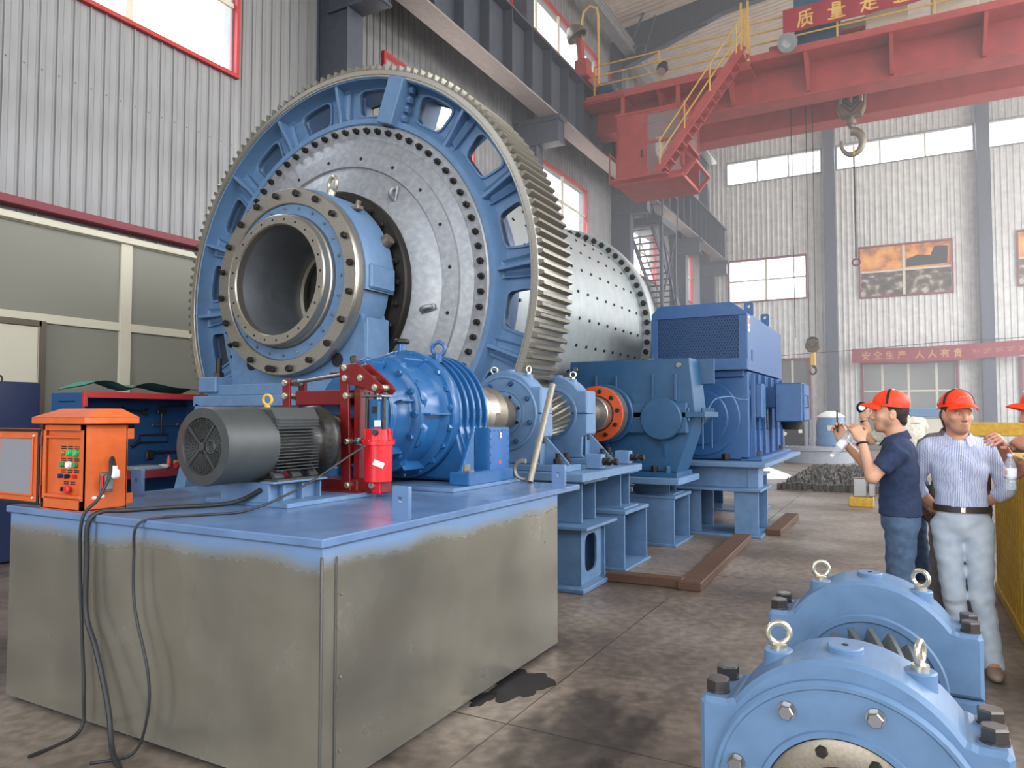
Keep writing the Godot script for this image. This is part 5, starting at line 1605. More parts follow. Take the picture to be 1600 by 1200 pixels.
func small_motor() -> void:
	var ax := Vector3(SX, 1.475, 0)
	var m := thing("electric_motor", "dark grey finned electric motor with a perforated fan cover on the base", "motor", Vector3(SX, 1.25, -3.2))
	var o := ax - m.position
	# fan cover: a rolled shell with a rim and a grille
	var b := B.new()
	b.lathe([Vector2(0.19, -3.06), Vector2(0.218, -3.06), Vector2(0.22, -3.04), Vector2(0.22, -2.72), Vector2(0.214, -2.70), Vector2(0.16, -2.695), Vector2(0.155, -2.71), Vector2(0.2, -2.74)], 56, o)
	part(m, "fan_cover", b, M.motor_grey)
	b = B.new()
	# grille: rings and spokes in front of the dark hole
	for k in 15:
		var r := 0.015 + 0.0096 * k
		b.torus(o + Vector3(0, 0, -2.705), Vector3.BACK, r, 0.0022, 36, 5)
	for k in 40:
		var t := TAU * k / 40
		var u := Vector3(cos(t), sin(t), 0)
		b.bar(o + u * 0.045 + Vector3(0, 0, -2.706), o + u * 0.157 + Vector3(0, 0, -2.706), 0.0034, 0.003, Vector3.BACK)
	part(m, "grille", b, M.motor_grey)
	b = B.new()
	for t in [0.9, 2.4, 3.9, 5.4]:
		var u := Vector3(cos(t), sin(t), 0)
		b.bar(o + u * 0.02 + Vector3(0, 0, -2.70), o + u * 0.158 + Vector3(0, 0, -2.70), 0.010, 0.006, Vector3.BACK)
	b.cyl(o + Vector3(0, 0, -2.712), o + Vector3(0, 0, -2.694), 0.022, 16)
	part(m, "grille_spokes", b, M.motor_grey)
	part(m, "grille_boss", B.new().torus(o + Vector3(0.07, 0, -2.70), Vector3.BACK, 0.034, 0.006, 24, 6).torus(o + Vector3(0.07, 0, -2.70), Vector3.BACK, 0.022, 0.004, 24, 6), M.motor_grey)
	part(m, "fan", B.new().cyl(o + Vector3(0, 0, -2.76), o + Vector3(0, 0, -2.75), 0.19, 32), M.hole)
	# finned body
	part(m, "body", B.new().cyl(o + Vector3(0, 0, -3.42), o + Vector3(0, 0, -3.04), 0.165, 40, 0.01), M.motor_grey)
	b = B.new()
	for k in 17:
		var y := -0.15 + 0.01875 * k
		var x := sqrt(maxf(0.0, 0.165 * 0.165 - y * y))
		for s in [-1, 1]:
			b.box(o + Vector3(s * (x + 0.203) / 2, y, -3.22), Vector3(0.205 - x, 0.0055, 0.34), 0.001)
	for k in 13:
		var x := -0.12 + 0.02 * k
		b.box(o + Vector3(x, (sqrt(0.165 * 0.165 - x * x) + 0.2) / 2, -3.22), Vector3(0.0055, 0.2 - sqrt(0.165 * 0.165 - x * x), 0.34), 0.001)
	part(m, "cooling_fins", b, M.motor_grey)
	# smooth terminal housing along the upper right shoulder
	b = B.new().prism([Vector2(-0.08, 0.15), Vector2(0.20, 0.10), Vector2(0.205, 0.16), Vector2(0.17, 0.21), Vector2(-0.06, 0.225)], -3.57, -3.24, 0.012)
	b = B.new()
	b.x = xf(o)
	b.prism([Vector2(-0.12, 0.15), Vector2(0.19, 0.09), Vector2(0.205, 0.15), Vector2(0.16, 0.215), Vector2(-0.10, 0.225)], -3.40, -3.05, 0.012)
	part(m, "terminal_housing", b, M.motor_grey)
	b = B.new()
	b.lathe([Vector2(0.1, -3.57), Vector2(0.215, -3.57), Vector2(0.235, -3.555), Vector2(0.235, -3.53), Vector2(0.225, -3.515), Vector2(0.17, -3.48), Vector2(0.165, -3.40), Vector2(0.15, -3.38)], 48, o)
	part(m, "end_flange", b, textured(mat("dark_iron", rgb(74, 72, 68), 0.3, 0.4), noise_tex(0.04, 19, Color(0.6, 0.6, 0.6), Color(1, 1, 1), 256, 3), 0.3))
	# feet
	for s in [-1, 1]:
		b = B.new()
		b.box(o + Vector3(s * 0.17, -0.215, -3.22), Vector3(0.12, 0.03, 0.38), 0.005)
		for z in [-3.08, -3.22, -3.36]:
			b.bar(o + Vector3(s * 0.11, -0.11, z), o + Vector3(s * 0.19, -0.20, z), 0.02, 0.07, Vector3.BACK)
		part(m, "foot", b, M.motor_grey)
	part(m, "eyebolt", B.new().torus(o + Vector3(0.0, 0.265, -3.16), Vector3(0.2, 0, 1), 0.03, 0.009, 20, 8).cyl(o + Vector3(0.0, 0.21, -3.16), o + Vector3(0.0, 0.238, -3.16), 0.018, 12), M.rail_yellow)
	# pedestal
	var p := thing("motor_pedestal", "low pale blue welded pedestal under the dark grey motor", "pedestal", Vector3(SX, TOP, -3.21))
	part(p, "sole_plate", B.new().box(Vector3(0.0, 0.014, -0.18), Vector3(0.68, 0.028, 0.78), 0.004), M.pale_blue)
	for s in [-1, 1]:
		part(p, "side_web", B.new().box(Vector3(s * 0.16, 0.08, 0.0), Vector3(0.012, 0.115, 0.42)), M.pale_blue)
		for z in [-0.19, -0.04, 0.11]:
			part(p, "gusset", B.new().box(Vector3(s * 0.185, 0.08, z), Vector3(0.05, 0.115, 0.012)), M.pale_blue)
		part(p, "side_plate", B.new().box(Vector3(s * 0.185, 0.138, 0.0), Vector3(0.11, 0.012, 0.44), 0.003), M.pale_blue)
	part(p, "front_web", B.new().box(Vector3(0.0, 0.08, 0.21), Vector3(0.40, 0.115, 0.014), 0.003), M.pale_blue)

func brake() -> void:
	var R: Material = M.brake_red
	var z := -3.75
	var b := B.new()
	var t := thing("drum_brake", "dark red lever drum brake with white bolts between motor and gearbox", "brake", Vector3(SX, TOP, z))
	var c := Vector3(0, 0.355, 0)
	part(t, "brake_drum", B.new().lathe([Vector2(0.06, -0.13), Vector2(0.17, -0.12), Vector2(0.175, -0.11), Vector2(0.175, 0.05), Vector2(0.165, 0.06), Vector2(0.1, 0.02), Vector2(0.06, 0.02)], 40, c), M.dull_steel)
	# base and two upright arms made of twin plates
	part(t, "base", B.new().box(Vector3(-0.06, 0.055, 0.0), Vector3(0.66, 0.11, 0.16), 0.008), R)
	part(t, "base_plate", B.new().box(Vector3(-0.02, 0.034, 0.02), Vector3(0.70, 0.012, 0.24)), R)
	# near arm: one broad upright face with two plates
	for dz in [0.075, -0.075]:
		part(t, "arm_plate", B.new().bar(Vector3(0.18, 0.03, dz), Vector3(0.15, 0.86, dz), 0.022, 0.075, Vector3.RIGHT, 0.004), R)
		part(t, "arm_plate", B.new().bar(Vector3(-0.35, 0.03, dz), Vector3(-0.37, 0.78, dz), 0.022, 0.07, Vector3.RIGHT, 0.004), R)
	for s in [-1, 1]:
		part(t, "brake_shoe", B.new().prism(arc_loop(0.18, 0.215, deg_to_rad(-45 if s > 0 else 135), deg_to_rad(45 if s > 0 else 225), 8).map(func(v): return v + Vector2(0, 0.355)), -0.06, 0.06), R)
	# upper cross beam, pull rod and the bell-crank lever to the thruster
	part(t, "cross_beam", B.new().box(Vector3(-0.07, 0.645, 0.0), Vector3(0.46, 0.10, 0.13), 0.006), R)
	part(t, "upright", B.new().box(Vector3(0.24, 0.38, -0.02), Vector3(0.06, 0.66, 0.14), 0.006), R)
	part(t, "pull_rod", B.new().cyl(Vector3(-0.38, 0.745, 0.06), Vector3(0.16, 0.80, 0.06), 0.013, 12), M.bolt_steel)
	part(t, "rod_nut", B.new().hexa(Vector3(-0.32, 0.752, 0.06), Vector3(-0.27, 0.758, 0.06), 0.022), M.bolt_steel)
	for dz in [0.075, -0.045]:
		b = B.new()
		b.prism([Vector2(0.13, 0.80), Vector2(0.15, 0.86), Vector2(0.26, 0.87), Vector2(0.46, 0.72), Vector2(0.48, 0.69), Vector2(0.45, 0.66), Vector2(0.26, 0.72), Vector2(0.14, 0.74)], dz - 0.012, dz + 0.012, 0.004)
		part(t, "lever", b, R)
	for q in [Vector3(0.165, 0.84, 0.09), Vector3(0.17, 0.77, 0.09), Vector3(0.18, 0.655, 0.09), Vector3(0.19, 0.355, 0.09), Vector3(0.2, 0.07, 0.09), Vector3(-0.37, 0.75, 0.09), Vector3(-0.367, 0.66, 0.09), Vector3(0.30, 0.77, 0.09), Vector3(0.42, 0.705, 0.09), Vector3(0.40, 0.08, 0.09)]:
		part(t, "pin", B.new().cyl(q + Vector3(0, 0, -0.15), q + Vector3(0, 0, 0.008), 0.022, 14).hexa(q, q + Vector3(0, 0, 0.018), 0.018), M.plated)
	for q in [Vector3(-0.35, 0.655, 0.02), Vector3(0.22, 0.355, 0.05)]:
		part(t, "spacer_bolt", B.new().cyl(q, q + Vector3(0.10, 0, 0), 0.018, 12).hexa(q + Vector3(0.02, 0, 0), q + Vector3(0.05, 0, 0), 0.03), M.bolt_steel)
	part(t, "foot_bracket", B.new().box(Vector3(0.36, 0.07, 0.02), Vector3(0.22, 0.09, 0.10), 0.01), R)
	# electro-hydraulic thruster: red pot below, blue cylinder above
	var h := thing("brake_thruster", "bright red brake thruster pot with a blue cylinder on top", "thruster", Vector3(SX + 0.42, TOP + 0.10, z + 0.05))
	b = B.new().lathe([Vector2(0, 0.0), Vector2(0.082, 0.0), Vector2(0.088, 0.006), Vector2(0.09, 0.235), Vector2(0.105, 0.24), Vector2(0.105, 0.262), Vector2(0.086, 0.266), Vector2(0.076, 0.335), Vector2(0.07, 0.34), Vector2(0, 0.34)], 36, Vector3.ZERO, Vector3.UP)
	for k in 10:
		var a := TAU * k / 10
		b.bar(Vector3(cos(a) * 0.082, 0.262, sin(a) * 0.082), Vector3(cos(a) * 0.08, 0.335, sin(a) * 0.08), 0.012, 0.018, Vector3(cos(a), 0, sin(a)))
	b.box(Vector3(0, -0.035, 0), Vector3(0.08, 0.09, 0.05), 0.01)
	part(h, "pot", b, M.signal_red)
	for k in 8:
		var a := TAU * k / 8
		part(h, "pot_screw", B.new().cyl(Vector3(cos(a) * 0.097, 0.25, sin(a) * 0.097), Vector3(cos(a) * 0.097, 0.272, sin(a) * 0.097), 0.008, 8), M.signal_red)
	part(h, "cable_gland", B.new().cyl(Vector3(0.03, 0.315, 0.06), Vector3(0.045, 0.318, 0.10), 0.018, 12), M.black)
	part(h, "cylinder", B.new().cyl(Vector3(0.0, 0.33, 0), Vector3(0.0, 0.53, 0), 0.062, 28, 0.005).box(Vector3(0.02, 0.44, 0.04), Vector3(0.07, 0.17, 0.05), 0.01), mat("thruster_blue", rgb(36, 92, 134), 0.35))
	part(h, "head_plate", B.new().box(Vector3(0.0, 0.55, 0.02), Vector3(0.17, 0.016, 0.10), 0.004), M.bolt_steel)
	for s in [-0.07, 0.07]:
		part(h, "guide_rod", B.new().cyl(Vector3(s, 0.34, 0.03), Vector3(s, 0.56, 0.03), 0.011, 10).hexa(Vector3(s, 0.556, 0.03), Vector3(s, 0.575, 0.03), 0.018), M.dark_iron)
	part(h, "piston_rod", B.new().cyl(Vector3(0, 0.53, 0), Vector3(0, 0.62, 0), 0.02, 12).box(Vector3(0, 0.6, 0.0), Vector3(0.05, 0.05, 0.05), 0.008), M.plated)
	part(h, "sticker", B.new().box(Vector3(0.045, 0.375, 0.068), Vector3(0.05, 0.04, 0.002)), M.white_plastic)
	var tag_ := part(h, "paper_tag", B.new().box(Vector3.ZERO, Vector3(0.07, 0.035, 0.002)), M.white_plastic)
	tag_.position = Vector3(0.062, 0.12, 0.075)
	tag_.rotation = Vector3(0, 0.7, -0.4)
	part(h, "rating_plate", B.new().box(Vector3(0.02, 0.46, 0.067), Vector3(0.035, 0.045, 0.002)), M.dark_iron)

func planet_gearbox() -> void:
	var Bl: Material = M.bright_blue
	var t := thing("planetary_gearbox", "glossy bright blue bell shaped gearbox with ribbed legs on the base", "gearbox", Vector3(SX + 0.03, TOP, 0))
	var o := Vector3(0, 0.535, 0)
	part(t, "sole_plate", B.new().box(Vector3(0.0, 0.014, -4.63), Vector3(1.36, 0.028, 0.98), 0.005), M.pale_blue)
	# stepped bell, front to back
	var b := B.new()
	b.lathe([Vector2(0.0, -4.50), Vector2(0.45, -4.50), Vector2(0.455, -4.42), Vector2(0.43, -4.40), Vector2(0.405, -4.385), Vector2(0.395, -4.20), Vector2(0.41, -4.185), Vector2(0.41, -4.145), Vector2(0.40, -4.135), Vector2(0.345, -4.12), Vector2(0.33, -4.10), Vector2(0.315, -3.98), Vector2(0.33, -3.965), Vector2(0.33, -3.93), Vector2(0.32, -3.915), Vector2(0.2, -3.905), Vector2(0.12, -3.87), Vector2(0.0, -3.87)].map(func(v): return v), 64, o)
	part(t, "bell", b, Bl)
	b = B.new()
	b.lathe([Vector2(0.40, -4.53), Vector2(0.482, -4.53), Vector2(0.488, -4.52), Vector2(0.488, -4.455), Vector2(0.478, -4.445), Vector2(0.42, -4.44)], 72, o)
	part(t, "flange_ring", b, Bl)
	var fb := B.new().hexa(Vector3.ZERO, Vector3(0, 0, 0.03), 0.024).done()
	for k in 20:
		var a := TAU * k / 20 + 0.1
		put(t, "flange_bolt", fb, Bl, xf(o + Vector3(cos(a) * 0.458, sin(a) * 0.458, -4.445), spin(a)))
	for k in 14:
		var a := TAU * k / 14
		put(t, "bell_bolt", fb, Bl, xf(o + Vector3(cos(a) * 0.372, sin(a) * 0.372, -4.135), spin(a)))
	# scalloped covers: round-cornered bosses along the bell
	for k in 8:
		var a := TAU * (k + 0.5) / 8
		b = B.new()
		b.x = xf(o, spin(a))
		b.prism([Vector2(0.36, -0.13), Vector2(0.425, -0.07), Vector2(0.435, 0.0), Vector2(0.425, 0.07), Vector2(0.36, 0.13)], -4.215, -4.15, 0.012, true)
		part(t, "bell_rib", b, Bl)
	for k in 6:
		var a := TAU * k / 6
		b = B.new()
		b.x = xf(o, spin(a))
		b.box(Vector3(0.415, 0, -4.31), Vector3(0.10, 0.016, 0.26), 0.005)
		part(t, "stiffener", b, Bl)
		b = B.new()
		b.x = xf(o, spin(a + 0.25))
		b.box(Vector3(0.345, 0, -4.04), Vector3(0.08, 0.014, 0.15), 0.005)
		part(t, "stiffener", b, Bl)
	# main housing with arched ribs behind the flange, standing on spread feet
	var poly := []
	for i in 25:
		var a := lerpf(deg_to_rad(-8), deg_to_rad(188), i / 24.0)
		poly.append(Vector2(cos(a) * 0.44, 0.535 + sin(a) * 0.44))
	poly.append_array([Vector2(-0.56, 0.05), Vector2(0.56, 0.05)])
	b = B.new().prism(poly, -4.98, -4.52, 0.01, false)
	part(t, "housing", b, Bl)
	for k in 5:
		var z := -4.56 - 0.095 * k
		var rp := []
		var ri := []
		for i in 25:
			var a := lerpf(deg_to_rad(-12), deg_to_rad(192), i / 24.0)
			rp.append(Vector2(cos(a) * 0.475, 0.535 + sin(a) * 0.475))
		rp.append_array([Vector2(-0.59, 0.04), Vector2(0.59, 0.04)])
		part(t, "arch_rib", B.new().prism(rp, z - 0.012, z + 0.012, 0.004), Bl)
	for s in [-1.0, 1.0]:
		part(t, "foot", B.new().box(Vector3(0.60 * s, 0.075, -4.66), Vector3(0.17, 0.095, 0.66), 0.01), Bl)
		b = B.new()
		b.x = Transform3D(Basis(Vector3(0, 0, 1), Vector3(0, 1, 0), Vector3(-1, 0, 0)), Vector3(0.6 * s, 0.12, -4.52))
		b.prism([Vector2(0.0, 0), Vector2(0.17, 0.0), Vector2(0.0, 0.32)], -0.012, 0.012, 0.003)
		part(t, "foot_gusset", b, Bl)
		for z in [-4.40, -4.92]:
			part(t, "foot_bolt", B.new().box(Vector3(0.62 * s, 0.128, z), Vector3(0.09, 0.012, 0.07)).hexa(Vector3(0.62 * s, 0.132, z), Vector3(0.62 * s, 0.175, z), 0.026), M.dull_steel)
	# side box with screwed cover
	part(t, "side_box", B.new().box(Vector3(0.60, 0.235, -4.80), Vector3(0.12, 0.40, 0.32), 0.004), Bl)
	var cv := part(t, "side_cover", B.new().box(Vector3(0.664, 0.235, -4.80), Vector3(0.008, 0.385, 0.305), 0.002), textured(mat("cover_blue", rgb(40, 98, 160), 0.4), M.bright_blue.albedo_texture, 0.8))
	for k in 7:
		for q in [Vector3(0.668, 0.06 + 0.058 * k, -4.66), Vector3(0.668, 0.06 + 0.058 * k, -4.94)]:
			part(cv, "cover_screw", B.new().hexa(q, q + Vector3(0.006, 0, 0), 0.007), M.deep_blue)
	for k in 4:
		for y in [0.06, 0.41]:
			part(cv, "cover_screw", B.new().hexa(Vector3(0.668, y, -4.715 - 0.058 * k), Vector3(0.674, y, -4.715 - 0.058 * k), 0.007), M.deep_blue)
	part(cv, "level_gauge", B.new().box(Vector3(0.672, 0.375, -4.80), Vector3(0.012, 0.05, 0.022), 0.003), M.plated)
	part(cv, "warning_sticker", B.new().box(Vector3(0.669, 0.17, -4.80), Vector3(0.002, 0.026, 0.03)), M.ring_orange)
	# filler neck with dark cap, small breathers, eyebolt
	part(t, "filler_neck", B.new().cyl(o + Vector3(-0.02, 0.44, -4.48), o + Vector3(-0.02, 0.555, -4.48), 0.035, 16), Bl)
	part(t, "filler_cap", B.new().cyl(o + Vector3(-0.02, 0.54, -4.48), o + Vector3(-0.02, 0.575, -4.48), 0.06, 24, 0.008), M.black_bolt)
	part(t, "plug", B.new().hexa(o + Vector3(-0.13, 0.37, -4.06), o + Vector3(-0.14, 0.42, -4.06), 0.025), M.black_bolt)
	part(t, "plug", B.new().box(o + Vector3(-0.20, 0.285, -3.95), Vector3(0.10, 0.03, 0.04), 0.008), M.black_bolt)
	part(t, "eyebolt", B.new().torus(o + Vector3(0.24, 0.50, -4.60), Vector3(0.3, 0, 1), 0.05, 0.015, 20, 8).cyl(o + Vector3(0.23, 0.40, -4.6), o + Vector3(0.235, 0.46, -4.6), 0.035, 14), Bl)

func coupling() -> void:
	var o := Vector3(SX, SY, 0)
	var t := thing("jaw_coupling", "bright machined steel jaw coupling between the blue gearbox and the first bearing", "coupling", Vector3(SX, SY, -5.5))
	o = Vector3.ZERO
	var z := 5.5
	part(t, "hub", B.new().lathe([Vector2(0, -5.52 + z), Vector2(0.252, -5.52 + z), Vector2(0.26, -5.51 + z), Vector2(0.26, -5.42 + z), Vector2(0.25, -5.41 + z), Vector2(0.252, -5.40 + z), Vector2(0.26, -5.39 + z), Vector2(0.26, -5.22 + z), Vector2(0.25, -5.20 + z), Vector2(0.24, -5.05 + z), Vector2(0.24, -4.97 + z), Vector2(0, -4.97 + z)], 56), M.steel)
	for k in 4:
		part(t, "jaw", B.new().prism(arc_loop(0.16, 0.258, TAU * k / 4, TAU * k / 4 + TAU / 8 - 0.02, 6), -5.60 + z, -5.50 + z, 0.004), M.steel)
		part(t, "jaw", B.new().prism(arc_loop(0.16, 0.244, TAU * (k + 0.5) / 4, TAU * (k + 0.5) / 4 + TAU / 8 - 0.02, 6), -5.62 + z, -5.54 + z, 0.004), M.dull_steel)
	part(t, "driven_hub", B.new().lathe([Vector2(0, -6.05 + z), Vector2(0.17, -6.05 + z), Vector2(0.17, -5.92 + z), Vector2(0.185, -5.90 + z), Vector2(0.19, -5.80 + z), Vector2(0.225, -5.78 + z), Vector2(0.245, -5.76 + z), Vector2(0.245, -5.61 + z), Vector2(0.1, -5.61 + z), Vector2(0, -5.6 + z)], 56), M.dull_steel)

func bearing_housing(called: String, label: String, feet: bool, kind: String) -> Node3D:
	# origin on the base plate under the shaft; the front looks along +z
	var P: Material = M.pale_blue
	var t := thing(called, label, "bearing", Vector3.ZERO, 0.0, "pinion bearing housings")
	var ay := 0.54
	# lower half
	var lo := [Vector2(0.40, 0.537), Vector2(0.40, 0.33), Vector2(0.385, 0.31), Vector2(0.35, 0.29), Vector2(0.34, 0.10), Vector2(0.38, 0.06), Vector2(-0.38, 0.06), Vector2(-0.34, 0.10), Vector2(-0.35, 0.29), Vector2(-0.385, 0.31), Vector2(-0.40, 0.33), Vector2(-0.40, 0.537)]
	var b := B.new()
	b.prism(lo, -0.13, 0.13, 0.012)
	part(t, "lower_half", b, P)
	b = B.new().box(Vector3(0, 0.03, 0), Vector3(1.36 if feet else 1.0, 0.06, 0.34), 0.008)
	if feet:
		for s in [-1.0, 1.0]:
			b.prism([Vector2(s * 0.36, 0.06), Vector2(s * 0.64, 0.06), Vector2(s * 0.62, 0.085), Vector2(s * 0.40, 0.31), Vector2(s * 0.36, 0.31)], -0.012, 0.012, 0.003)
			b.box(Vector3(s * 0.375, 0.18, 0.0), Vector3(0.02, 0.24, 0.22), 0.004)
	part(t, "foot", b, P)
	# upper half: arch with shoulders
	var up := [Vector2(0.40, 0.543), Vector2(0.40, 0.775), Vector2(0.386, 0.79), Vector2(0.322, 0.79), Vector2(0.307, 0.796)]
	for i in 29:
		var a := lerpf(deg_to_rad(38), deg_to_rad(142), i / 28.0)
		up.append(Vector2(cos(a) * 0.377, ay + sin(a) * 0.417))
	up.append_array([Vector2(-0.307, 0.796), Vector2(-0.322, 0.79), Vector2(-0.386, 0.79), Vector2(-0.40, 0.775), Vector2(-0.40, 0.543)])
	b = B.new()
	b.prism(up, -0.13, 0.13, 0.014)
	part(t, "upper_half", b, P)
	# raised end covers front and back
	for s in [1.0, -1.0]:
		b = B.new()
		if s > 0:
			b.lathe([Vector2(0.2, 0.10), Vector2(0.365, 0.12), Vector2(0.365, 0.145), Vector2(0.355, 0.155), Vector2(0.345, 0.155), Vector2(0.34, 0.148), Vector2(0.232, 0.148), Vector2(0.228, 0.156), Vector2(0.213, 0.156), Vector2(0.208, 0.14)], 64, Vector3(0, ay, 0))
		else:
			b.lathe([Vector2(0.2, 0.10), Vector2(0.285, 0.12), Vector2(0.285, 0.135), Vector2(0.278, 0.142), Vector2(0.255, 0.142), Vector2(0.25, 0.135)], 64, Vector3(0, ay, 0), Vector3.FORWARD)
		var cv := part(t, "end_cover", b, P)
		if s > 0:
			var hb := B.new().cyl(Vector3.ZERO, Vector3(0, 0, 0.008), 0.026, 18).hexa(Vector3(0, 0, 0.006), Vector3(0, 0, 0.03), 0.022).done()
			for k in 8:
				var a := TAU * k / 8 + 0.50
				put(cv, "cover_bolt", hb, M.bolt_steel if kind == "spare" else M.deep_blue, xf(Vector3(cos(a) * 0.30, ay + sin(a) * 0.30, 0.148), spin(a)))
	part(t, "seal_ring", B.new().lathe([Vector2(0.12, 0.11), Vector2(0.206, 0.135), Vector2(0.208, 0.15), Vector2(0.203, 0.153), Vector2(0.135, 0.153), Vector2(0.13, 0.145), Vector2(0.13, 0.12)], 56, Vector3(0, ay, 0)), M.dull_steel if kind != "mounted" else P)
	var sb := B.new().hexa(Vector3.ZERO, Vector3(0, 0, 0.014), 0.017).done()
	for k in 8:
		var a := TAU * k / 8 + 0.3
		put(t, "seal_bolt", sb, M.black_bolt, xf(Vector3(cos(a) * 0.178, ay + sin(a) * 0.178, 0.152), spin(a)))
	# bolts through the shoulders, eyebolts, top pad
	for s in [-1.0, 1.0]:
		for z in ([] if kind == "mounted" else [-0.07, 0.06]):
			part(t, "clamp_bolt", B.new().cyl(Vector3(s * 0.36, 0.788, z), Vector3(s * 0.36, 0.796, z), 0.036, 20).hexa(Vector3(s * 0.36, 0.795, z), Vector3(s * 0.36, 0.832, z), 0.036), mat_once("blued_bolt", rgb(96, 92, 88), 0.25, 0.75))
	for s in [-1.0, 1.0]:
		var a := deg_to_rad(90 - 31 * s)
		var p := Vector3(cos(a) * 0.372, ay + sin(a) * 0.407, -0.02)
		part(t, "eyebolt_boss", B.new().cyl(p - Vector3(0, 0.04, 0), p + Vector3(0, 0.035, 0), 0.044, 20, 0.005), P)
		var ax := Vector3(0.35, 0, 1) if s < 0 else Vector3(1.0, 0, 0.25)
		if kind == "rear":
			ax = Vector3(-0.5, 0, 1) if s < 0 else Vector3(0.35, 0, 1)
		part(t, "eyebolt", B.new().torus(p + Vector3(0, 0.082, 0), ax, 0.032, 0.0095, 24, 10).cyl(p + Vector3(0, 0.034, 0), p + Vector3(0, 0.05, 0), 0.024, 14), M.plated)
	part(t, "top_pad", B.new().cyl(Vector3(0, 0.93, 0.01), Vector3(0, 0.972, 0.01), 0.05, 24, 0.004), P)
	part(t, "pad_hole", B.new().cyl(Vector3(0, 0.96, 0.01), Vector3(0, 0.974, 0.01), 0.009, 10), M.hole)
	if feet:
		for s in [-1.0, 1.0]:
			for z in [-0.09, 0.1]:
				part(t, "foot_bolt", B.new().hexa(Vector3(s * 0.56, 0.06, z), Vector3(s * 0.56, 0.12, z), 0.045).cyl(Vector3(s * 0.56, 0.1, z), Vector3(s * 0.56, 0.17, z), 0.024, 12), M.black_bolt)
			part(t, "clamp_nut", B.new().hexa(Vector3(s * 0.375, 0.315, 0.06), Vector3(s * 0.375, 0.26, 0.06), 0.03).hexa(Vector3(s * 0.375, 0.315, -0.07), Vector3(s * 0.375, 0.26, -0.07), 0.03), M.black_bolt)
	return t

func mat_once(key: String, c: Color, r: float, m: float) -> StandardMaterial3D:
	return M[key] if M.has(key) else mat(key, c, r, m)

func pinion_shaft(label: String, at: Vector3, turn: float) -> Node3D:
	var t := thing("pinion_shaft", label, "pinion", at, turn, "helical pinion shafts")
	part(t, "shaft", B.new().lathe([Vector2(0, -1.42), Vector2(0.125, -1.42), Vector2(0.13, -1.41), Vector2(0.13, -0.85), Vector2(0.16, -0.84), Vector2(0.16, -0.2), Vector2(0.13, -0.19), Vector2(0.13, 0.16), Vector2(0.125, 0.17), Vector2(0, 0.17)], 40), M.dull_steel)
	part(t, "root_drum", B.new().cyl(Vector3(0, 0, -0.92), Vector3(0, 0, -0.20), 0.19, 40, 0.006), M.tooth_steel)
	# one helical tooth, swept in steps
	var b := B.new()
	var pr := [Vector2(0.186, -0.025), Vector2(0.208, -0.019), Vector2(0.25, -0.010), Vector2(0.25, 0.010), Vector2(0.208, 0.019), Vector2(0.186, 0.025)]
	var rows := []
	var n := 8
	for i in n + 1:
		var z := lerpf(-0.91, -0.21, float(i) / n)
		var tw := -(z + 0.56) * 0.95
		var row := []
		for p: Vector2 in pr:
			var q := p.rotated(tw)
			row.append(Vector3(q.x, q.y, z))
		rows.append(row)
	for i in n:
		b.ring(rows[i], rows[i + 1])
	b.fan(rows[0], (rows[0][0] + rows[0][2] + rows[0][3] + rows[0][5]) / 4, true)
	b.fan(rows[n], (rows[n][0] + rows[n][2] + rows[n][3] + rows[n][5]) / 4)
	var tooth := b.done()
	for k in 21:
		put(t, "tooth", tooth, M.tooth_steel, xf(Vector3.ZERO, spin(TAU * k / 21)))
	return t

func pinion_set(kind: String, at: Vector3, turn: float) -> void:
	var rot := Basis(Vector3.UP, turn)
	var mounted := kind == "mounted"
	var a := bearing_housing("bearing_housing", "pale blue bearing housing at the near end of the mounted pinion, beside the jaw coupling" if mounted else "pale blue spare bearing housing on the floor, nearest the camera", mounted, kind)
	a.position = at
	a.rotation.y = turn
	var c := bearing_housing("bearing_housing", "pale blue bearing housing at the far end of the mounted pinion, before the orange ring" if mounted else "pale blue spare bearing housing on the floor, behind the nearest one", mounted, "mounted" if mounted else "rear")
	c.position = at + rot * Vector3(0, 0, -1.12)
	c.rotation.y = turn + PI
	pinion_shaft("helical steel pinion mounted between the two bearings under the ring gear" if mounted else "helical steel pinion lying between the two spare bearing housings in the foreground", at + rot * Vector3(0, 0.54, 0), turn)

func bench_block(o: Node, p: Vector3) -> void:
	part(o, "jack_block", B.new().box(p, Vector3(0.16, 0.14, 0.12), 0.006), M.pale_blue)
	part(o, "jack_bolt", B.new().cyl(p + Vector3(0.04, 0, 0), p + Vector3(0.22, 0, 0), 0.02, 12).hexa(p + Vector3(0.08, 0, 0), p + Vector3(0.11, 0, 0), 0.042).hexa(p + Vector3(0.125, 0, 0), p + Vector3(0.16, 0, 0), 0.042).hexa(p + Vector3(0.19, 0, 0), p + Vector3(0.23, 0, 0), 0.036), M.black_bolt)

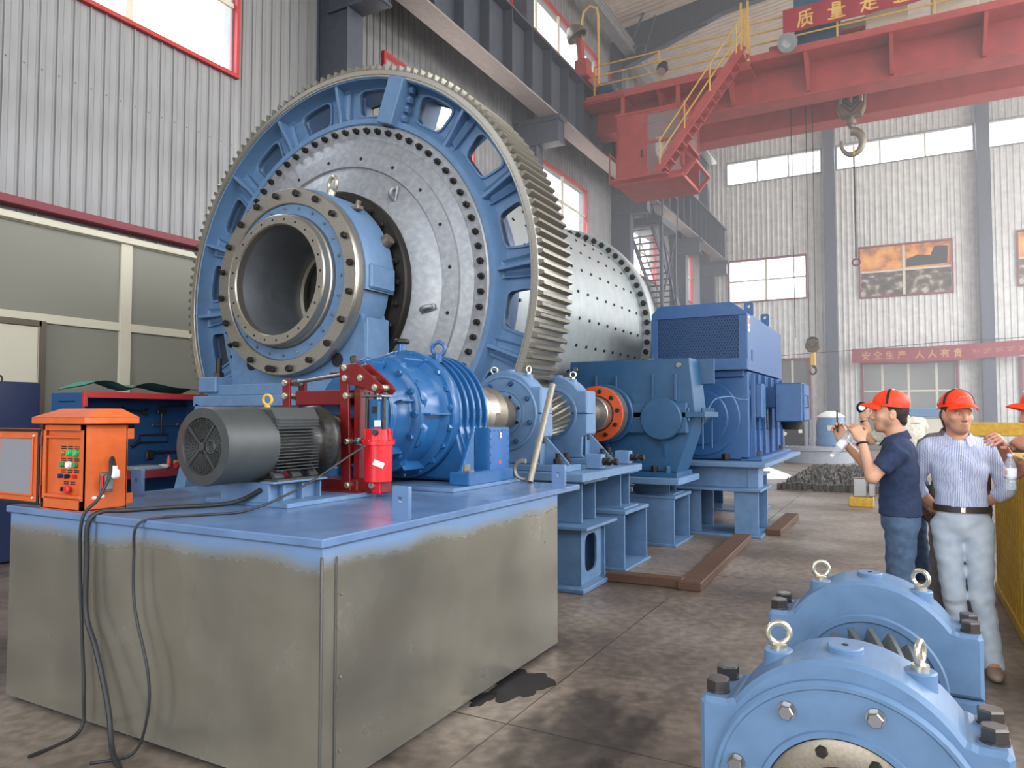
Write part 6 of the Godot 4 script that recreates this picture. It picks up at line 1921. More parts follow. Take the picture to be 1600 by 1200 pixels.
func pinion_bench() -> void:
	var P: Material = M.pale_blue
	var t := thing("pinion_bedplate", "thick pale blue bedplate with jack blocks under the mounted pinion bearings", "bedplate", Vector3(SX, 1.045, -6.81))
	part(t, "plate", B.new().box(Vector3(0, 0.0375, 0), Vector3(1.76, 0.075, 1.66), 0.008), P)
	for s in [-1.0, 1.0]:
		for z in [0.2, -0.95 + 0.35]:
			if s > 0:
				bench_block(t, Vector3(0.74, 0.15, z - 0.03))
	part(t, "packing_strip", B.new().box(Vector3(0.5, -0.012, -0.3), Vector3(0.5, 0.025, 0.5)), M.dull_steel)
	# stand 1: H frame with a rounded hole in its web, riser on top
	var s1 := thing("machine_stand", "near pale blue stand with a rounded window in its web, below the pinion bedplate", "stand", Vector3(-3.0, 0, -6.62), 0.0, "blue machine stands")
	var b := B.new()
	b.box(Vector3(0, 0.02, 0), Vector3(0.78, 0.04, 0.84), 0.006)
	part(s1, "foot_plate", b, P)
	for z in [0.27, -0.33]:
		part(s1, "flange", B.new().box(Vector3(0.0, 0.31, z), Vector3(0.62, 0.54, 0.022), 0.003), P)
	for x in [0.27, -0.27]:
		b = B.new()
		b.x = Transform3D(Basis(Vector3(0, 0, 1), Vector3(0, 1, 0), Vector3(-1, 0, 0)), Vector3(x, 0.31, -0.03))
		var inn := rrect(0.30, 0.36, 0.09, Vector2.ZERO, 4)
		var ou := []
		for p: Vector2 in inn:
			var q := maxf(absf(p.x) / 0.29, absf(p.y) / 0.27)
			ou.append(p / q)
		b.holed(ou, inn, -0.01, 0.01)
		part(s1, "web", b, P)
	part(s1, "cap_plate", B.new().box(Vector3(0.02, 0.59, 0.0), Vector3(0.80, 0.03, 0.80), 0.005), P)
	part(s1, "riser_web", B.new().box(Vector3(-0.02, 0.81, 0.14), Vector3(0.56, 0.40, 0.02)), P)
	part(s1, "riser_web", B.new().box(Vector3(-0.02, 0.81, -0.2), Vector3(0.56, 0.40, 0.02)), P)
	part(s1, "riser_plate", B.new().box(Vector3(0.02, 1.01, -0.02), Vector3(0.66, 0.03, 0.62), 0.005).box(Vector3(0.0, 1.03, -0.02), Vector3(0.3, 0.03, 0.3)), P)
	part(s1, "shim", B.new().box(Vector3(0.1, 1.032, 0.2), Vector3(0.07, 0.016, 0.07)), M.frame_cream)
	portal("second pale blue open box stand, under the far end of the pinion bedplate", Vector3(-2.95, 0, -7.72), 0.66, 0.62, 0.78, 0.38)
	# stand under the main gearbox
	portal("third pale blue open box stand with a short riser, under the dark blue gearbox", Vector3(-2.86, 0, -9.35), 0.62, 0.62, 0.76, 0.13)
	portal("left hand pale blue box stand hidden behind the third one, under the gearbox", Vector3(-3.7, 0, -9.35), 0.62, 0.62, 0.76, 0.13)

func portal(label: String, p: Vector3, w: float, h: float, d: float, riser: float) -> void:
	var P: Material = M.pale_blue
	var t := thing("machine_stand", label, "stand", p, 0.0, "blue machine stands")
	part(t, "foot_plate", B.new().box(Vector3(0, 0.015, 0), Vector3(w + 0.06, 0.03, d + 0.08), 0.005), P)
	for z in [d / 2 - 0.02, -d / 2 + 0.02]:
		part(t, "end_plate", B.new().box(Vector3(0, h / 2, z), Vector3(w, h - 0.05, 0.03), 0.004), P)
	part(t, "web", B.new().box(Vector3(-0.05, h / 2, 0.02), Vector3(0.02, h - 0.05, d * 0.35)), P)
	part(t, "cap_plate", B.new().box(Vector3(0, h - 0.01, 0), Vector3(w + 0.04, 0.04, d + 0.02), 0.006).box(Vector3(0.08, h + 0.015, 0.0), Vector3(w * 0.6, 0.02, d * 0.6), 0.004), P)
	part(t, "riser", B.new().box(Vector3(-0.05, h + riser / 2 + 0.01, 0.12), Vector3(w * 0.75, riser, 0.02)).box(Vector3(-0.05, h + riser / 2 + 0.01, -0.16), Vector3(w * 0.75, riser, 0.02)).box(Vector3(0.0, h + riser + 0.015, 0), Vector3(w * 0.85, 0.025, d * 0.7), 0.004), P)

func big_gearbox() -> void:
	var D: Material = M.deep_blue
	# flange coupling with the orange ring, on the shaft before the gearbox
	var f := thing("flange_coupling", "steel flange coupling with an orange painted ring on the gearbox shaft", "coupling", Vector3(SX, SY, -8.52))
	part(f, "ring", B.new().lathe([Vector2(0.2, -0.03), Vector2(0.345, -0.03), Vector2(0.35, -0.025), Vector2(0.35, 0.0), Vector2(0.345, 0.006), Vector2(0.23, 0.006), Vector2(0.22, -0.01)], 56), M.ring_orange)
	part(f, "rim", B.new().lathe([Vector2(0.1, -0.19), Vector2(0.345, -0.19), Vector2(0.35, -0.185), Vector2(0.35, -0.03), Vector2(0.2, -0.03)], 56), M.steel)
	part(f, "hub", B.new().lathe([Vector2(0.1, -0.08), Vector2(0.215, -0.05), Vector2(0.215, 0.16), Vector2(0.205, 0.17), Vector2(0.1, 0.17)], 48).cyl(Vector3(0, 0, -0.42), Vector3(0, 0, 0.80), 0.12, 36), M.steel)
	var hb := B.new().hexa(Vector3.ZERO, Vector3(0, 0, 0.03), 0.028).done()
	for k in 10:
		var a := TAU * k / 10 + 0.15
		put(f, "coupling_bolt", hb, M.black_bolt, xf(Vector3(cos(a) * 0.285, sin(a) * 0.285, 0.006), spin(a)))
	# bedplate and gearbox
	var bp := thing("gearbox_bedplate", "pale blue steel plate under the dark blue parallel shaft gearbox", "bedplate", Vector3(-3.16, 0.79, -9.2))
	part(bp, "plate", B.new().box(Vector3(0, 0.04, 0), Vector3(1.5, 0.08, 1.02), 0.008), M.pale_blue)
	var t := thing("parallel_gearbox", "big flat fronted dark blue gearbox with a round bearing cover and tapered foot", "gearbox", Vector3(-3.12, 0.87, -9.2))
	var zf := 0.27
	var zb := -0.3
	var b := B.new()
	b.prism([Vector2(-0.86, 0.80), Vector2(0.86, 0.80), Vector2(0.79, 1.49), Vector2(-0.82, 1.49)], zb, zf, 0.012)
	part(t, "upper_case", b, D)
	b = B.new()
	b.prism([Vector2(-0.62, 0.06), Vector2(0.62, 0.06), Vector2(0.86, 0.76), Vector2(-0.86, 0.76)], zb, zf, 0.012)
	part(t, "lower_case", b, D)
	part(t, "foot", B.new().box(Vector3(0, 0.03, 0), Vector3(1.3, 0.06, 0.74), 0.006), D)
	part(t, "split_flange", B.new().box(Vector3(0.02, 0.78, 0), Vector3(1.96, 0.07, 0.72), 0.006), D)
	part(t, "bearing_block", B.new().box(Vector3(0, 0.74, 0.30), Vector3(1.56, 0.40, 0.12), 0.02), D)
	part(t, "bearing_cover", B.new().lathe([Vector2(0.2, 0.33), Vector2(0.265, 0.33), Vector2(0.265, 0.40), Vector2(0.25, 0.415), Vector2(0.0, 0.415)], 48, Vector3(0.46, 0.73, 0)), D)
	part(t, "bearing_cover", B.new().lathe([Vector2(0.2, 0.33), Vector2(0.38, 0.33), Vector2(0.38, 0.385), Vector2(0.365, 0.40), Vector2(0.30, 0.40), Vector2(0.30, 0.42), Vector2(0.14, 0.42)], 56, Vector3(-0.28, 0.79, 0)), D)
	for x in [-0.44, -0.16, 0.33, 0.62]:
		part(t, "rib", B.new().box(Vector3(x, 1.12, zf + 0.02), Vector3(0.035, 0.34, 0.05), 0.006), D)
	for x in [-0.28, 0.46]:
		b = B.new()
		b.x = Transform3D(Basis(Vector3(0, 0, 1), Vector3(0, 1, 0), Vector3(-1, 0, 0)), Vector3(x, 0, 0))
		b.prism([Vector2(zf - 0.01, 0.22), Vector2(zf + 0.10, 0.50), Vector2(zf - 0.01, 0.56)], -0.015, 0.015)
		part(t, "rib", b, D)
	for k in 8:
		var x := -0.82 + 0.23 * k
		for y in [0.815, 0.745]:
			part(t, "flange_bolt", B.new().hexa(Vector3(x, y, 0.33), Vector3(x, y + (0.05 if y > 0.78 else -0.05), 0.33), 0.022), D)
	for k in 5:
		part(t, "flange_bolt", B.new().hexa(Vector3(0.95, 0.815, 0.26 - 0.13 * k), Vector3(0.95, 0.865, 0.26 - 0.13 * k), 0.022), D)
	for k in 2:
		part(t, "drain_pipe", B.new().cyl(Vector3(0.93 + 0.03 * k, 0.36, 0.2 - 0.35 * k), Vector3(0.93 + 0.03 * k, 0.74, 0.2 - 0.35 * k), 0.012, 8), D)
	part(t, "lifting_plate", B.new().box(Vector3(0.84, 1.34, -0.22), Vector3(0.30, 0.34, 0.03), 0.01), D)
	for q in [Vector3(0.66, 1.40, zf), Vector3(-0.74, 1.38, zf)]:
		part(t, "sight_plug", B.new().cyl(q, q + Vector3(0, 0, 0.02), 0.035, 16, 0.004), M.bolt_steel)
	for x in [0.35, 0.52]:
		part(t, "foot_bolt", B.new().hexa(Vector3(x, 0.06, 0.32), Vector3(x, 0.14, 0.32), 0.04), M.black_bolt if x < 0.5 else D)
	# thin oil line that loops over to the motor
	part(t, "oil_line", B.new().tube(smooth_path([Vector3(0.96, 0.86, 0.0), Vector3(1.0, 0.98, -0.2), Vector3(1.1, 1.02, -0.6), Vector3(1.16, 0.99, -0.95), Vector3(1.24, 1.0, -1.12), Vector3(1.26, 1.12, -1.16)]), 0.009, 6), M.motor_blue)

func main_motor() -> void:
	var D: Material = M.motor_blue
	var t := thing("main_motor", "large blue main motor with a perforated cooler hood and side terminal box", "motor", Vector3(-2.62, 0.99, -10.7))
	var L := 3.0
	# body with feet
	part(t, "body", B.new().box(Vector3(0, 0.65, -L / 2), Vector3(1.36, 1.28, L), 0.02), D)
	part(t, "end_ring", B.new().lathe([Vector2(0.3, -0.02), Vector2(0.56, -0.02), Vector2(0.56, 0.02), Vector2(0.545, 0.035), Vector2(0.40, 0.035), Vector2(0.40, 0.06), Vector2(0.385, 0.075), Vector2(0, 0.075)], 56, Vector3(0, 0.62, 0)), D)
	part(t, "skirt", B.new().box(Vector3(0.66, 0.22, -L / 2), Vector3(0.10, 0.42, L - 0.06), 0.01), textured(mat("skirt_blue", rgb(24, 74, 136), 0.4), D.albedo_texture, 1.0))
	for z in [-0.1, -0.45, -1.0, -1.6, -2.2, -2.8]:
		part(t, "side_rib", B.new().box(Vector3(0.72, 0.66, z), Vector3(0.06, 1.2, 0.03), 0.006), D)
	part(t, "corner_box", B.new().box(Vector3(0.76, 0.86, -0.3), Vector3(0.16, 0.5, 0.26), 0.02), D)
	for s in [-1.0, 1.0]:
		part(t, "foot", B.new().box(Vector3(0.70 * s, 0.03, -L / 2), Vector3(0.30, 0.06, L), 0.01), D)
		for z in [-0.2, -0.5, -2.6]:
			part(t, "foot_bolt", B.new().hexa(Vector3(0.72 * s, 0.06, z), Vector3(0.72 * s, 0.13, z), 0.05), M.black_bolt)
	part(t, "front_bolt", B.new().hexa(Vector3(0.36, 0.02, 0.06), Vector3(0.36, 0.10, 0.06), 0.06), M.black_bolt)
	part(t, "shaft", B.new().cyl(Vector3(0, 0.62, 0.04), Vector3(0, 0.62, 1.05), 0.11, 28), M.steel)
	# cooler hood: chamfered shoulders, perforated front panel
	var h := group_part(t, "cooler_hood")
	h.position = Vector3(0, 1.30, 0.15)
	var w := 0.70
	var prof := [Vector2(-w, 0.0), Vector2(w, 0.0), Vector2(w, 0.80), Vector2(w - 0.22, 0.98), Vector2(-w + 0.14, 0.98), Vector2(-w, 0.86)]
	part(h, "casing", B.new().prism(prof, -3.25, -0.02, 0.012), D)
	part(h, "skirt", B.new().box(Vector3(0.02, -0.03, -1.6), Vector3(1.2, 0.14, 3.0), 0.01), M.skirt_blue)
	# front panel with a field of real holes: bars and rows leave openings
	var b := B.new()
	b.box(Vector3(0, 0.085, 0.0), Vector3(w * 2 - 0.02, 0.17, 0.03), 0.004).box(Vector3(-w + 0.05, 0.47, 0.0), Vector3(0.10, 0.62, 0.03), 0.004).box(Vector3(w - 0.06, 0.47, 0.0), Vector3(0.12, 0.62, 0.03), 0.004)
	b.prism([Vector2(-w + 0.01, 0.78), Vector2(w - 0.01, 0.78), Vector2(w - 0.01, 0.80), Vector2(w - 0.22, 0.975), Vector2(-w + 0.14, 0.975), Vector2(-w + 0.01, 0.86)], -0.015, 0.015, 0.004)
	part(h, "front_frame", b, D)
	part(h, "dark_core", B.new().box(Vector3(0, 0.47, -0.012), Vector3(1.2, 0.62, 0.008)), mat("core_blue", rgb(14, 40, 74), 0.6))
	b = B.new()
	var nx := 30
	var ny := 15
	var px := 1.18 / nx
	var py := 0.60 / ny
	for j in ny:
		for i in nx:
			var c := Vector2(-0.59 + px * (i + 0.5 + (0.25 if j % 2 else -0.25)), 0.175 + py * (j + 0.5))
			var ou := []
			var inn := []
			for k in 8:
				var a := TAU * (k + 0.5) / 8
				var d := Vector2(cos(a), sin(a))
				var q := maxf(absf(d.x) / (px / 2), absf(d.y) / (py / 2))
				ou.append(c + d / q)
				inn.append(c + d * 0.0155)
			var oa := []
			var ia := []
			var ib := []
			for k in 8:
				oa.append(Vector3(ou[k].x, ou[k].y, 0.004)); ia.append(Vector3(inn[k].x, inn[k].y, 0.004)); ib.append(Vector3(inn[k].x, inn[k].y, -0.006))
			b.ring(oa, ia)
			b.ring(ia, ib)
	part(h, "perforated_panel", b, D)
	for z in [-0.35, -1.75]:
		b = B.new()
		b.x = Transform3D(Basis.IDENTITY, Vector3(w - 0.06, 0.88, z))
		var ou := rrect(0.13, 0.2, 0.03, Vector2(0.02, 0.02), 3)
		var inn := []
		for p: Vector2 in ou:
			inn.append(Vector2(0.02, 0.06) + (p - Vector2(0.02, 0.06)).normalized() * 0.028)
		b.holed(ou, inn, -0.02, 0.02)
		part(h, "lifting_lug", b, D)
	# warning sticker on the front edge
	part(h, "warning_sticker", B.new().box(Vector3(w + 0.001, 0.66, -0.12), Vector3(0.003, 0.22, 0.13)), M.white_plastic)
	part(h, "sticker_mark", B.new().box(Vector3(w + 0.003, 0.70, -0.12), Vector3(0.002, 0.09, 0.09)).box(Vector3(w + 0.003, 0.61, -0.12), Vector3(0.002, 0.05, 0.05)), M.frame_red)
	part(h, "side_handle", B.new().box(Vector3(w + 0.005, 0.22, -0.35), Vector3(0.012, 0.16, 0.12), 0.003), M.skirt_blue)
	part(h, "white_junction", B.new().box(Vector3(-w + 0.02, 0.16, 0.06), Vector3(0.09, 0.07, 0.08), 0.01), M.white_plastic)
	# terminal box on the right flank
	var x := group_part(t, "terminal_box")
	x.position = Vector3(1.07, 0.57, -1.4)
	part(x, "box", B.new().box(Vector3(0, 0.28, 0), Vector3(0.40, 0.60, 0.66), 0.02), D)
	part(x, "lid", B.new().box(Vector3(0.215, 0.28, 0), Vector3(0.03, 0.56, 0.62), 0.008), D)
	part(x, "handle", B.new().tube([Vector3(0.23, 0.20, 0.22), Vector3(0.27, 0.20, 0.22), Vector3(0.27, 0.38, 0.22), Vector3(0.23, 0.38, 0.22)], 0.009, 6), M.black)
	part(x, "duct", B.new().box(Vector3(-0.30, 0.36, 0), Vector3(0.30, 0.34, 0.44), 0.02), D)
	part(x, "cable_entry", B.new().lathe([Vector2(0, -0.14), Vector2(0.13, -0.14), Vector2(0.17, -0.02), Vector2(0.17, 0.0), Vector2(0, 0.0)], 18, Vector3(0, 0.0, 0), Vector3.UP), M.black)
	# plate and portal stand
	var P: Material = M.pale_blue
	var bp := thing("motor_bedplate", "long pale blue bedplate under the main motor", "bedplate", Vector3(-2.62, 0.93, -12.05))
	part(bp, "plate", B.new().box(Vector3(0, 0.03, 0), Vector3(1.95, 0.06, 3.75), 0.008), P)
	var st := thing("motor_stand", "pale blue portal stand with four legs under the main motor bedplate", "stand", Vector3(-2.62, 0, -10.55))
	part(st, "beam", B.new().box(Vector3(0.05, 0.78, 0.14), Vector3(1.5, 0.28, 0.02), 0.003).box(Vector3(0.05, 0.78, -0.2), Vector3(1.5, 0.28, 0.02), 0.003).box(Vector3(0.78, 0.78, -0.02), Vector3(0.14, 0.28, 0.4), 0.004), P)
	part(st, "beam_plate", B.new().box(Vector3(0.0, 0.625, 0.0), Vector3(1.85, 0.03, 0.9), 0.005), P)
	for xx in [0.72, -0.05, -0.72]:
		part(st, "leg", B.new().box(Vector3(xx, 0.32, 0.36), Vector3(0.32, 0.58, 0.03), 0.004).box(Vector3(xx, 0.32, -0.36), Vector3(0.32, 0.58, 0.03), 0.004).box(Vector3(xx - 0.14, 0.32, 0.0), Vector3(0.02, 0.58, 0.7)), P)
	part(st, "foot_plate", B.new().box(Vector3(0.0, 0.015, 0.0), Vector3(1.85, 0.03, 0.95), 0.005), P)
	var st2 := dup(st, Vector3(-3.05, 0, -13.2), 0.0, "rear pale blue portal stand mostly hidden behind the main motor stand")
	st.set_meta("group", "motor stands")
	st2.set_meta("group", "motor stands")

func spare_bearings() -> void:
	pinion_set("spare", Vector3(-0.165, 0.0, -2.38), -0.02)

# ---------- far end of the hall and right edge ----------
func background() -> void:
	var im := Image.create(1024, 96, false, Image.FORMAT_RGB8)
	im.fill(rgb(142, 34, 48))
	lettering(im, ["an", "quan", "sheng", "chan"], 60, 22, 54, 72, rgb(196, 150, 84), 6)
	lettering(im, ["ren", "ren", "you", "ze"], 380, 22, 54, 72, rgb(196, 150, 84), 6)
	lettering(im, ["smear", "smear", "smear", "smear", "smear"], 700, 26, 46, 62, rgb(176, 120, 84), 4)
	banner("safety_banner", "long dark red safety banner with yellow characters across the end wall", im, Vector3(-2.5, 5.38, FZ + 0.95), Vector3(8.4, 0.15, 0), 0.80, 0.10, 0.03, Color.RED)
	solo("banner_rope", "thin dark rope strung along the end wall above the red banner", "rope", B.new().tube([Vector3(-9.5, 5.0, FZ + 0.98), Vector3(-2.5, 5.30, FZ + 0.96), Vector3(2.0, 5.55, FZ + 0.98), Vector3(9.0, 5.7, FZ + 0.98)], 0.02, 5), M.black)
	# grey round casting on the floor with a blue machine and a dark cabinet beside it
	var r := thing("round_casting", "large low grey round casting on the far floor behind the motor", "casting", Vector3(-2.7, 0, -27.2))
	part(r, "ring_wall", B.new().lathe([Vector2(1.0, 0), Vector2(1.18, 0.0), Vector2(1.2, 0.02), Vector2(1.2, 0.42), Vector2(1.26, 0.44), Vector2(1.26, 0.56), Vector2(1.2, 0.58), Vector2(0.6, 0.58), Vector2(0.0, 0.56)], 56, Vector3.ZERO, Vector3.UP), textured(mat("casting_grey", rgb(150, 154, 164), 0.6), M.pale_blue.albedo_texture, 1.2))
	for k in 40:
		var a := TAU * k / 40
		part(r, "flange_bolt", B.new().hexa(Vector3(cos(a) * 1.22, 0.52, sin(a) * 1.22), Vector3(cos(a) * 1.22, 0.60, sin(a) * 1.22), 0.035), M.casting_grey)
	var bm := thing("blue_machine", "small blue round machine with a white cover standing on the grey casting", "machine", Vector3(-2.2, 0.58, -27.0))
	part(bm, "housing", B.new().lathe([Vector2(0, 0), Vector2(0.48, 0), Vector2(0.5, 0.1), Vector2(0.46, 0.2), Vector2(0.48, 0.7), Vector2(0.42, 0.95), Vector2(0.36, 1.0), Vector2(0, 1.0)], 24, Vector3.ZERO, Vector3.UP), textured(mat("faded_blue", rgb(92, 140, 192), 0.5), M.yellow.albedo_texture, 0.8))
	part(bm, "cover", B.new().lathe([Vector2(0.42, 0.96), Vector2(0.46, 1.0), Vector2(0.3, 1.12), Vector2(0.12, 1.2), Vector2(0, 1.2)], 24, Vector3.ZERO, Vector3.UP), M.white_plastic)
	part(bm, "label_plate", B.new().box(Vector3(0.05, 0.62, 0.48), Vector3(0.24, 0.18, 0.03), 0.005), M.frame_cream)
	part(bm, "column", B.new().box(Vector3(0.42, 0.35, 0.42), Vector3(0.16, 0.7, 0.14), 0.01), M.frame_cream)
	part(bm, "column", B.new().box(Vector3(-0.6, 0.45, 0.2), Vector3(0.1, 0.9, 0.1), 0.01), M.casting_grey)
	var dc := thing("dark_cabinet", "dark grey switch cabinet on the grey casting left of the small blue machine", "cabinet", Vector3(-3.35, 0.58, -27.0))
	part(dc, "body", B.new().box(Vector3(0, 0.4, 0), Vector3(0.62, 0.8, 0.5), 0.02), M.dark_iron)
	part(dc, "side_post", B.new().box(Vector3(-0.38, 0.42, 0.1), Vector3(0.12, 0.84, 0.3), 0.01), M.casting_grey)
	part(dc, "side_post", B.new().box(Vector3(0.4, 0.42, 0.1), Vector3(0.1, 0.84, 0.3), 0.01), M.casting_grey)
	part(dc, "notice", B.new().box(Vector3(0.2, 0.5, 0.256), Vector3(0.12, 0.12, 0.01)), M.white_plastic)
	var gc := thing("gas_cylinder", "small bright cyan gas cylinder standing left of the dark cabinet", "gas cylinder", Vector3(-3.86, 0.0, -26.0))
	part(gc, "bottle", B.new().lathe([Vector2(0, 0), Vector2(0.12, 0), Vector2(0.125, 0.03), Vector2(0.125, 1.05), Vector2(0.09, 1.16), Vector2(0.04, 1.2), Vector2(0.04, 1.26), Vector2(0, 1.26)], 20, Vector3.ZERO, Vector3.UP), mat("cyan", rgb(24, 150, 200), 0.4))
	part(gc, "valve", B.new().cyl(Vector3(0, 1.26, 0), Vector3(0, 1.36, 0), 0.03, 10), M.plated)
	# pale scrap: a frame of plates under the terminal box
	var sc := thing("scrap_frame", "pale cream painted frame of bent plates behind the main motor", "frame", Vector3(-4.3, 0, -26.4))
	for q in [[Vector3(0, 0.55, 0), Vector3(0.12, 1.1, 0.12), 0.0], [Vector3(0.5, 0.45, 0.1), Vector3(0.1, 0.9, 0.1), 0.2], [Vector3(0.25, 1.15, 0), Vector3(1.0, 0.1, 0.5), -0.35], [Vector3(0.0, 1.55, -0.1), Vector3(0.5, 0.5, 0.12), 0.5]]:
		var o := part(sc, "plate", B.new().box(Vector3.ZERO, q[1], 0.01), M.frame_cream)
		o.position = q[0]
		o.rotation.z = q[2]
	# white sheeting heap
	var wc := B.new()
	wc.lathe([Vector2(1.25, 0.0), Vector2(1.22, 0.05), Vector2(0.9, 0.16), Vector2(0.5, 0.28), Vector2(0.2, 0.36), Vector2(0, 0.38)].map(func(v): return v), 40, Vector3.ZERO, Vector3.UP)
	var ws := solo("white_cover", "white round cover lying on the dark floor behind the motor stand", "cover", wc, M.white_plastic)
	ws.position = Vector3(-3.62, 0, -20.3)
	ws.scale = Vector3(0.8, 0.9, 0.8)
	# dark moulding-sand bed with a ragged top, framed by plates
	var rng := RandomNumberGenerator.new()
	rng.seed = 12
	var st := SurfaceTool.new()
	st.begin(Mesh.PRIMITIVE_TRIANGLES)
	st.set_smooth_group(-1)
	var nx := 60
	var nz := 60
	var hs := []
	for i in nx + 1:
		var row := []
		for j in nz + 1:
			var e := minf(minf(i, nx - i) / 4.0, minf(j, nz - j) / 4.0)
			row.append(minf(1.0, e) * (0.16 + rng.randf_range(-0.05, 0.05) + 0.05 * sin(i * 0.6) * sin(j * 0.5)))
		hs.append(row)
	var P := func(i: int, j: int) -> Vector3:
		return Vector3(-2.5 + 2.1 * i / nx, hs[i][j], -23.6 + 6.4 * j / nz)
	for i in nx:
		for j in nz:
			for v in [P.call(i, j), P.call(i + 1, j), P.call(i + 1, j + 1), P.call(i, j), P.call(i + 1, j + 1), P.call(i, j + 1)]:
				st.add_vertex(v)
	st.generate_normals()
	var bed := put(self, "sand_bed", st.commit(), textured(mat("sand_dark", rgb(86, 80, 74), 0.9), M.floor_concrete.detail_albedo, 1.0))
	tag(bed, "bed of lumpy dark moulding sand on the far floor", "sand")
	stuff(bed)
	var se := solo("sand_bed_edge", "rough dark brick and scale edging along the near side of the sand bed", "edging", edging(rng), M.sand_dark)
	se.position = Vector3(-1.45, 0, -17.0)
	# block and small yellow stand
	var bk := thing("steel_block", "short bright steel block on a yellow foot beside the navy shirted man", "block", Vector3(-0.72, 0, -14.6))
	part(bk, "block", B.new().box(Vector3(0, 0.34, 0), Vector3(0.22, 0.34, 0.24), 0.015).box(Vector3(0.19, 0.36, 0), Vector3(0.1, 0.36, 0.2), 0.01), M.bolt_steel)
	part(bk, "foot", B.new().box(Vector3(0.02, 0.085, 0), Vector3(0.4, 0.17, 0.34), 0.01), M.yellow)
	# long pale bench with a blue machine in front of the end windows
	var lb := thing("pale_bench", "long pale cream bench wall in front of the glazed end wall door", "bench", Vector3(0.9, 0, -38.0))
	part(lb, "body", B.new().box(Vector3(0, 0.75, 0), Vector3(3.2, 1.5, 0.8), 0.02), M.frame_cream)
	part(lb, "top", B.new().box(Vector3(0, 1.52, 0), Vector3(3.3, 0.06, 0.9), 0.01), M.casting_grey)
	var lm := thing("blue_lathe", "long low blue machine on the pale bench before the end wall windows", "machine", Vector3(0.8, 1.55, -38.0))
	part(lm, "bed", B.new().box(Vector3(0, 0.2, 0), Vector3(2.5, 0.4, 0.5), 0.03), M.faded_blue)
	part(lm, "head", B.new().box(Vector3(-0.95, 0.45, 0), Vector3(0.5, 0.3, 0.45), 0.04).cyl(Vector3(0.7, 0.4, 0), Vector3(1.1, 0.4, 0), 0.18, 18, 0.02), M.faded_blue)
	# yellow trestle and ribbed guard at the right edge
	var yt := thing("yellow_trestle", "yellow steel trestle beam behind the man in the striped shirt", "trestle", Vector3(1.15, 0, -10.2))
	part(yt, "beam", B.new().box(Vector3(0, 1.48, 0), Vector3(1.1, 0.16, 0.2), 0.01), M.yellow)
	part(yt, "cap", B.new().box(Vector3(0.28, 1.56, 0), Vector3(0.24, 0.26, 0.24), 0.01), M.yellow)
	for x in [-0.45, 0.45]:
		part(yt, "leg", B.new().box(Vector3(x, 0.7, 0), Vector3(0.12, 1.4, 0.14), 0.01), M.yellow)
	part(yt, "lower_bar", B.new().box(Vector3(0, 1.25, 0), Vector3(0.9, 0.08, 0.1), 0.01), M.black_bolt)
	var yg := thing("yellow_guard", "tall yellow ribbed guard panel at the right edge beside the visitors", "guard", Vector3(0.74, 0, -7.6))
	part(yg, "core", B.new().box(Vector3(0.45, 0.66, 0.9), Vector3(0.86, 1.28, 2.9), 0.01), M.yellow)
	for k in 19:
		part(yg, "rib", B.new().box(Vector3(0.01, 0.66, -0.5 + 0.155 * k), Vector3(0.035, 1.26, 0.07), 0.006), M.yellow)
	for y in [0.05, 1.30]:
		part(yg, "rail", B.new().box(Vector3(0.01, y, 0.9), Vector3(0.06, 0.09, 2.95), 0.006), M.yellow)

func edging(rng: RandomNumberGenerator) -> B:
	var b := B.new()
	for i in 20:
		b.box(Vector3(-1.0 + 0.105 * i, 0.07 + rng.randf() * 0.02, rng.randf_range(-0.05, 0.05)), Vector3(0.09, 0.12 + rng.randf() * 0.08, 0.16), 0.01)
	return b

# ---------- left side: dark cabinet, tool cabinet ----------
func hung(called: String, label: String, cat: String, b: B, m: Material, p: Vector3, turn := 0.0) -> void:
	var o := solo(called, label, cat, b, m)
	# tools lie flat on the board: local x along the board, y up, z outwards
	o.transform = Transform3D(Basis(Vector3(0, 0, -1), Vector3(0, 1, 0), Vector3(1, 0, 0)) * Basis(Vector3.BACK, turn), p)

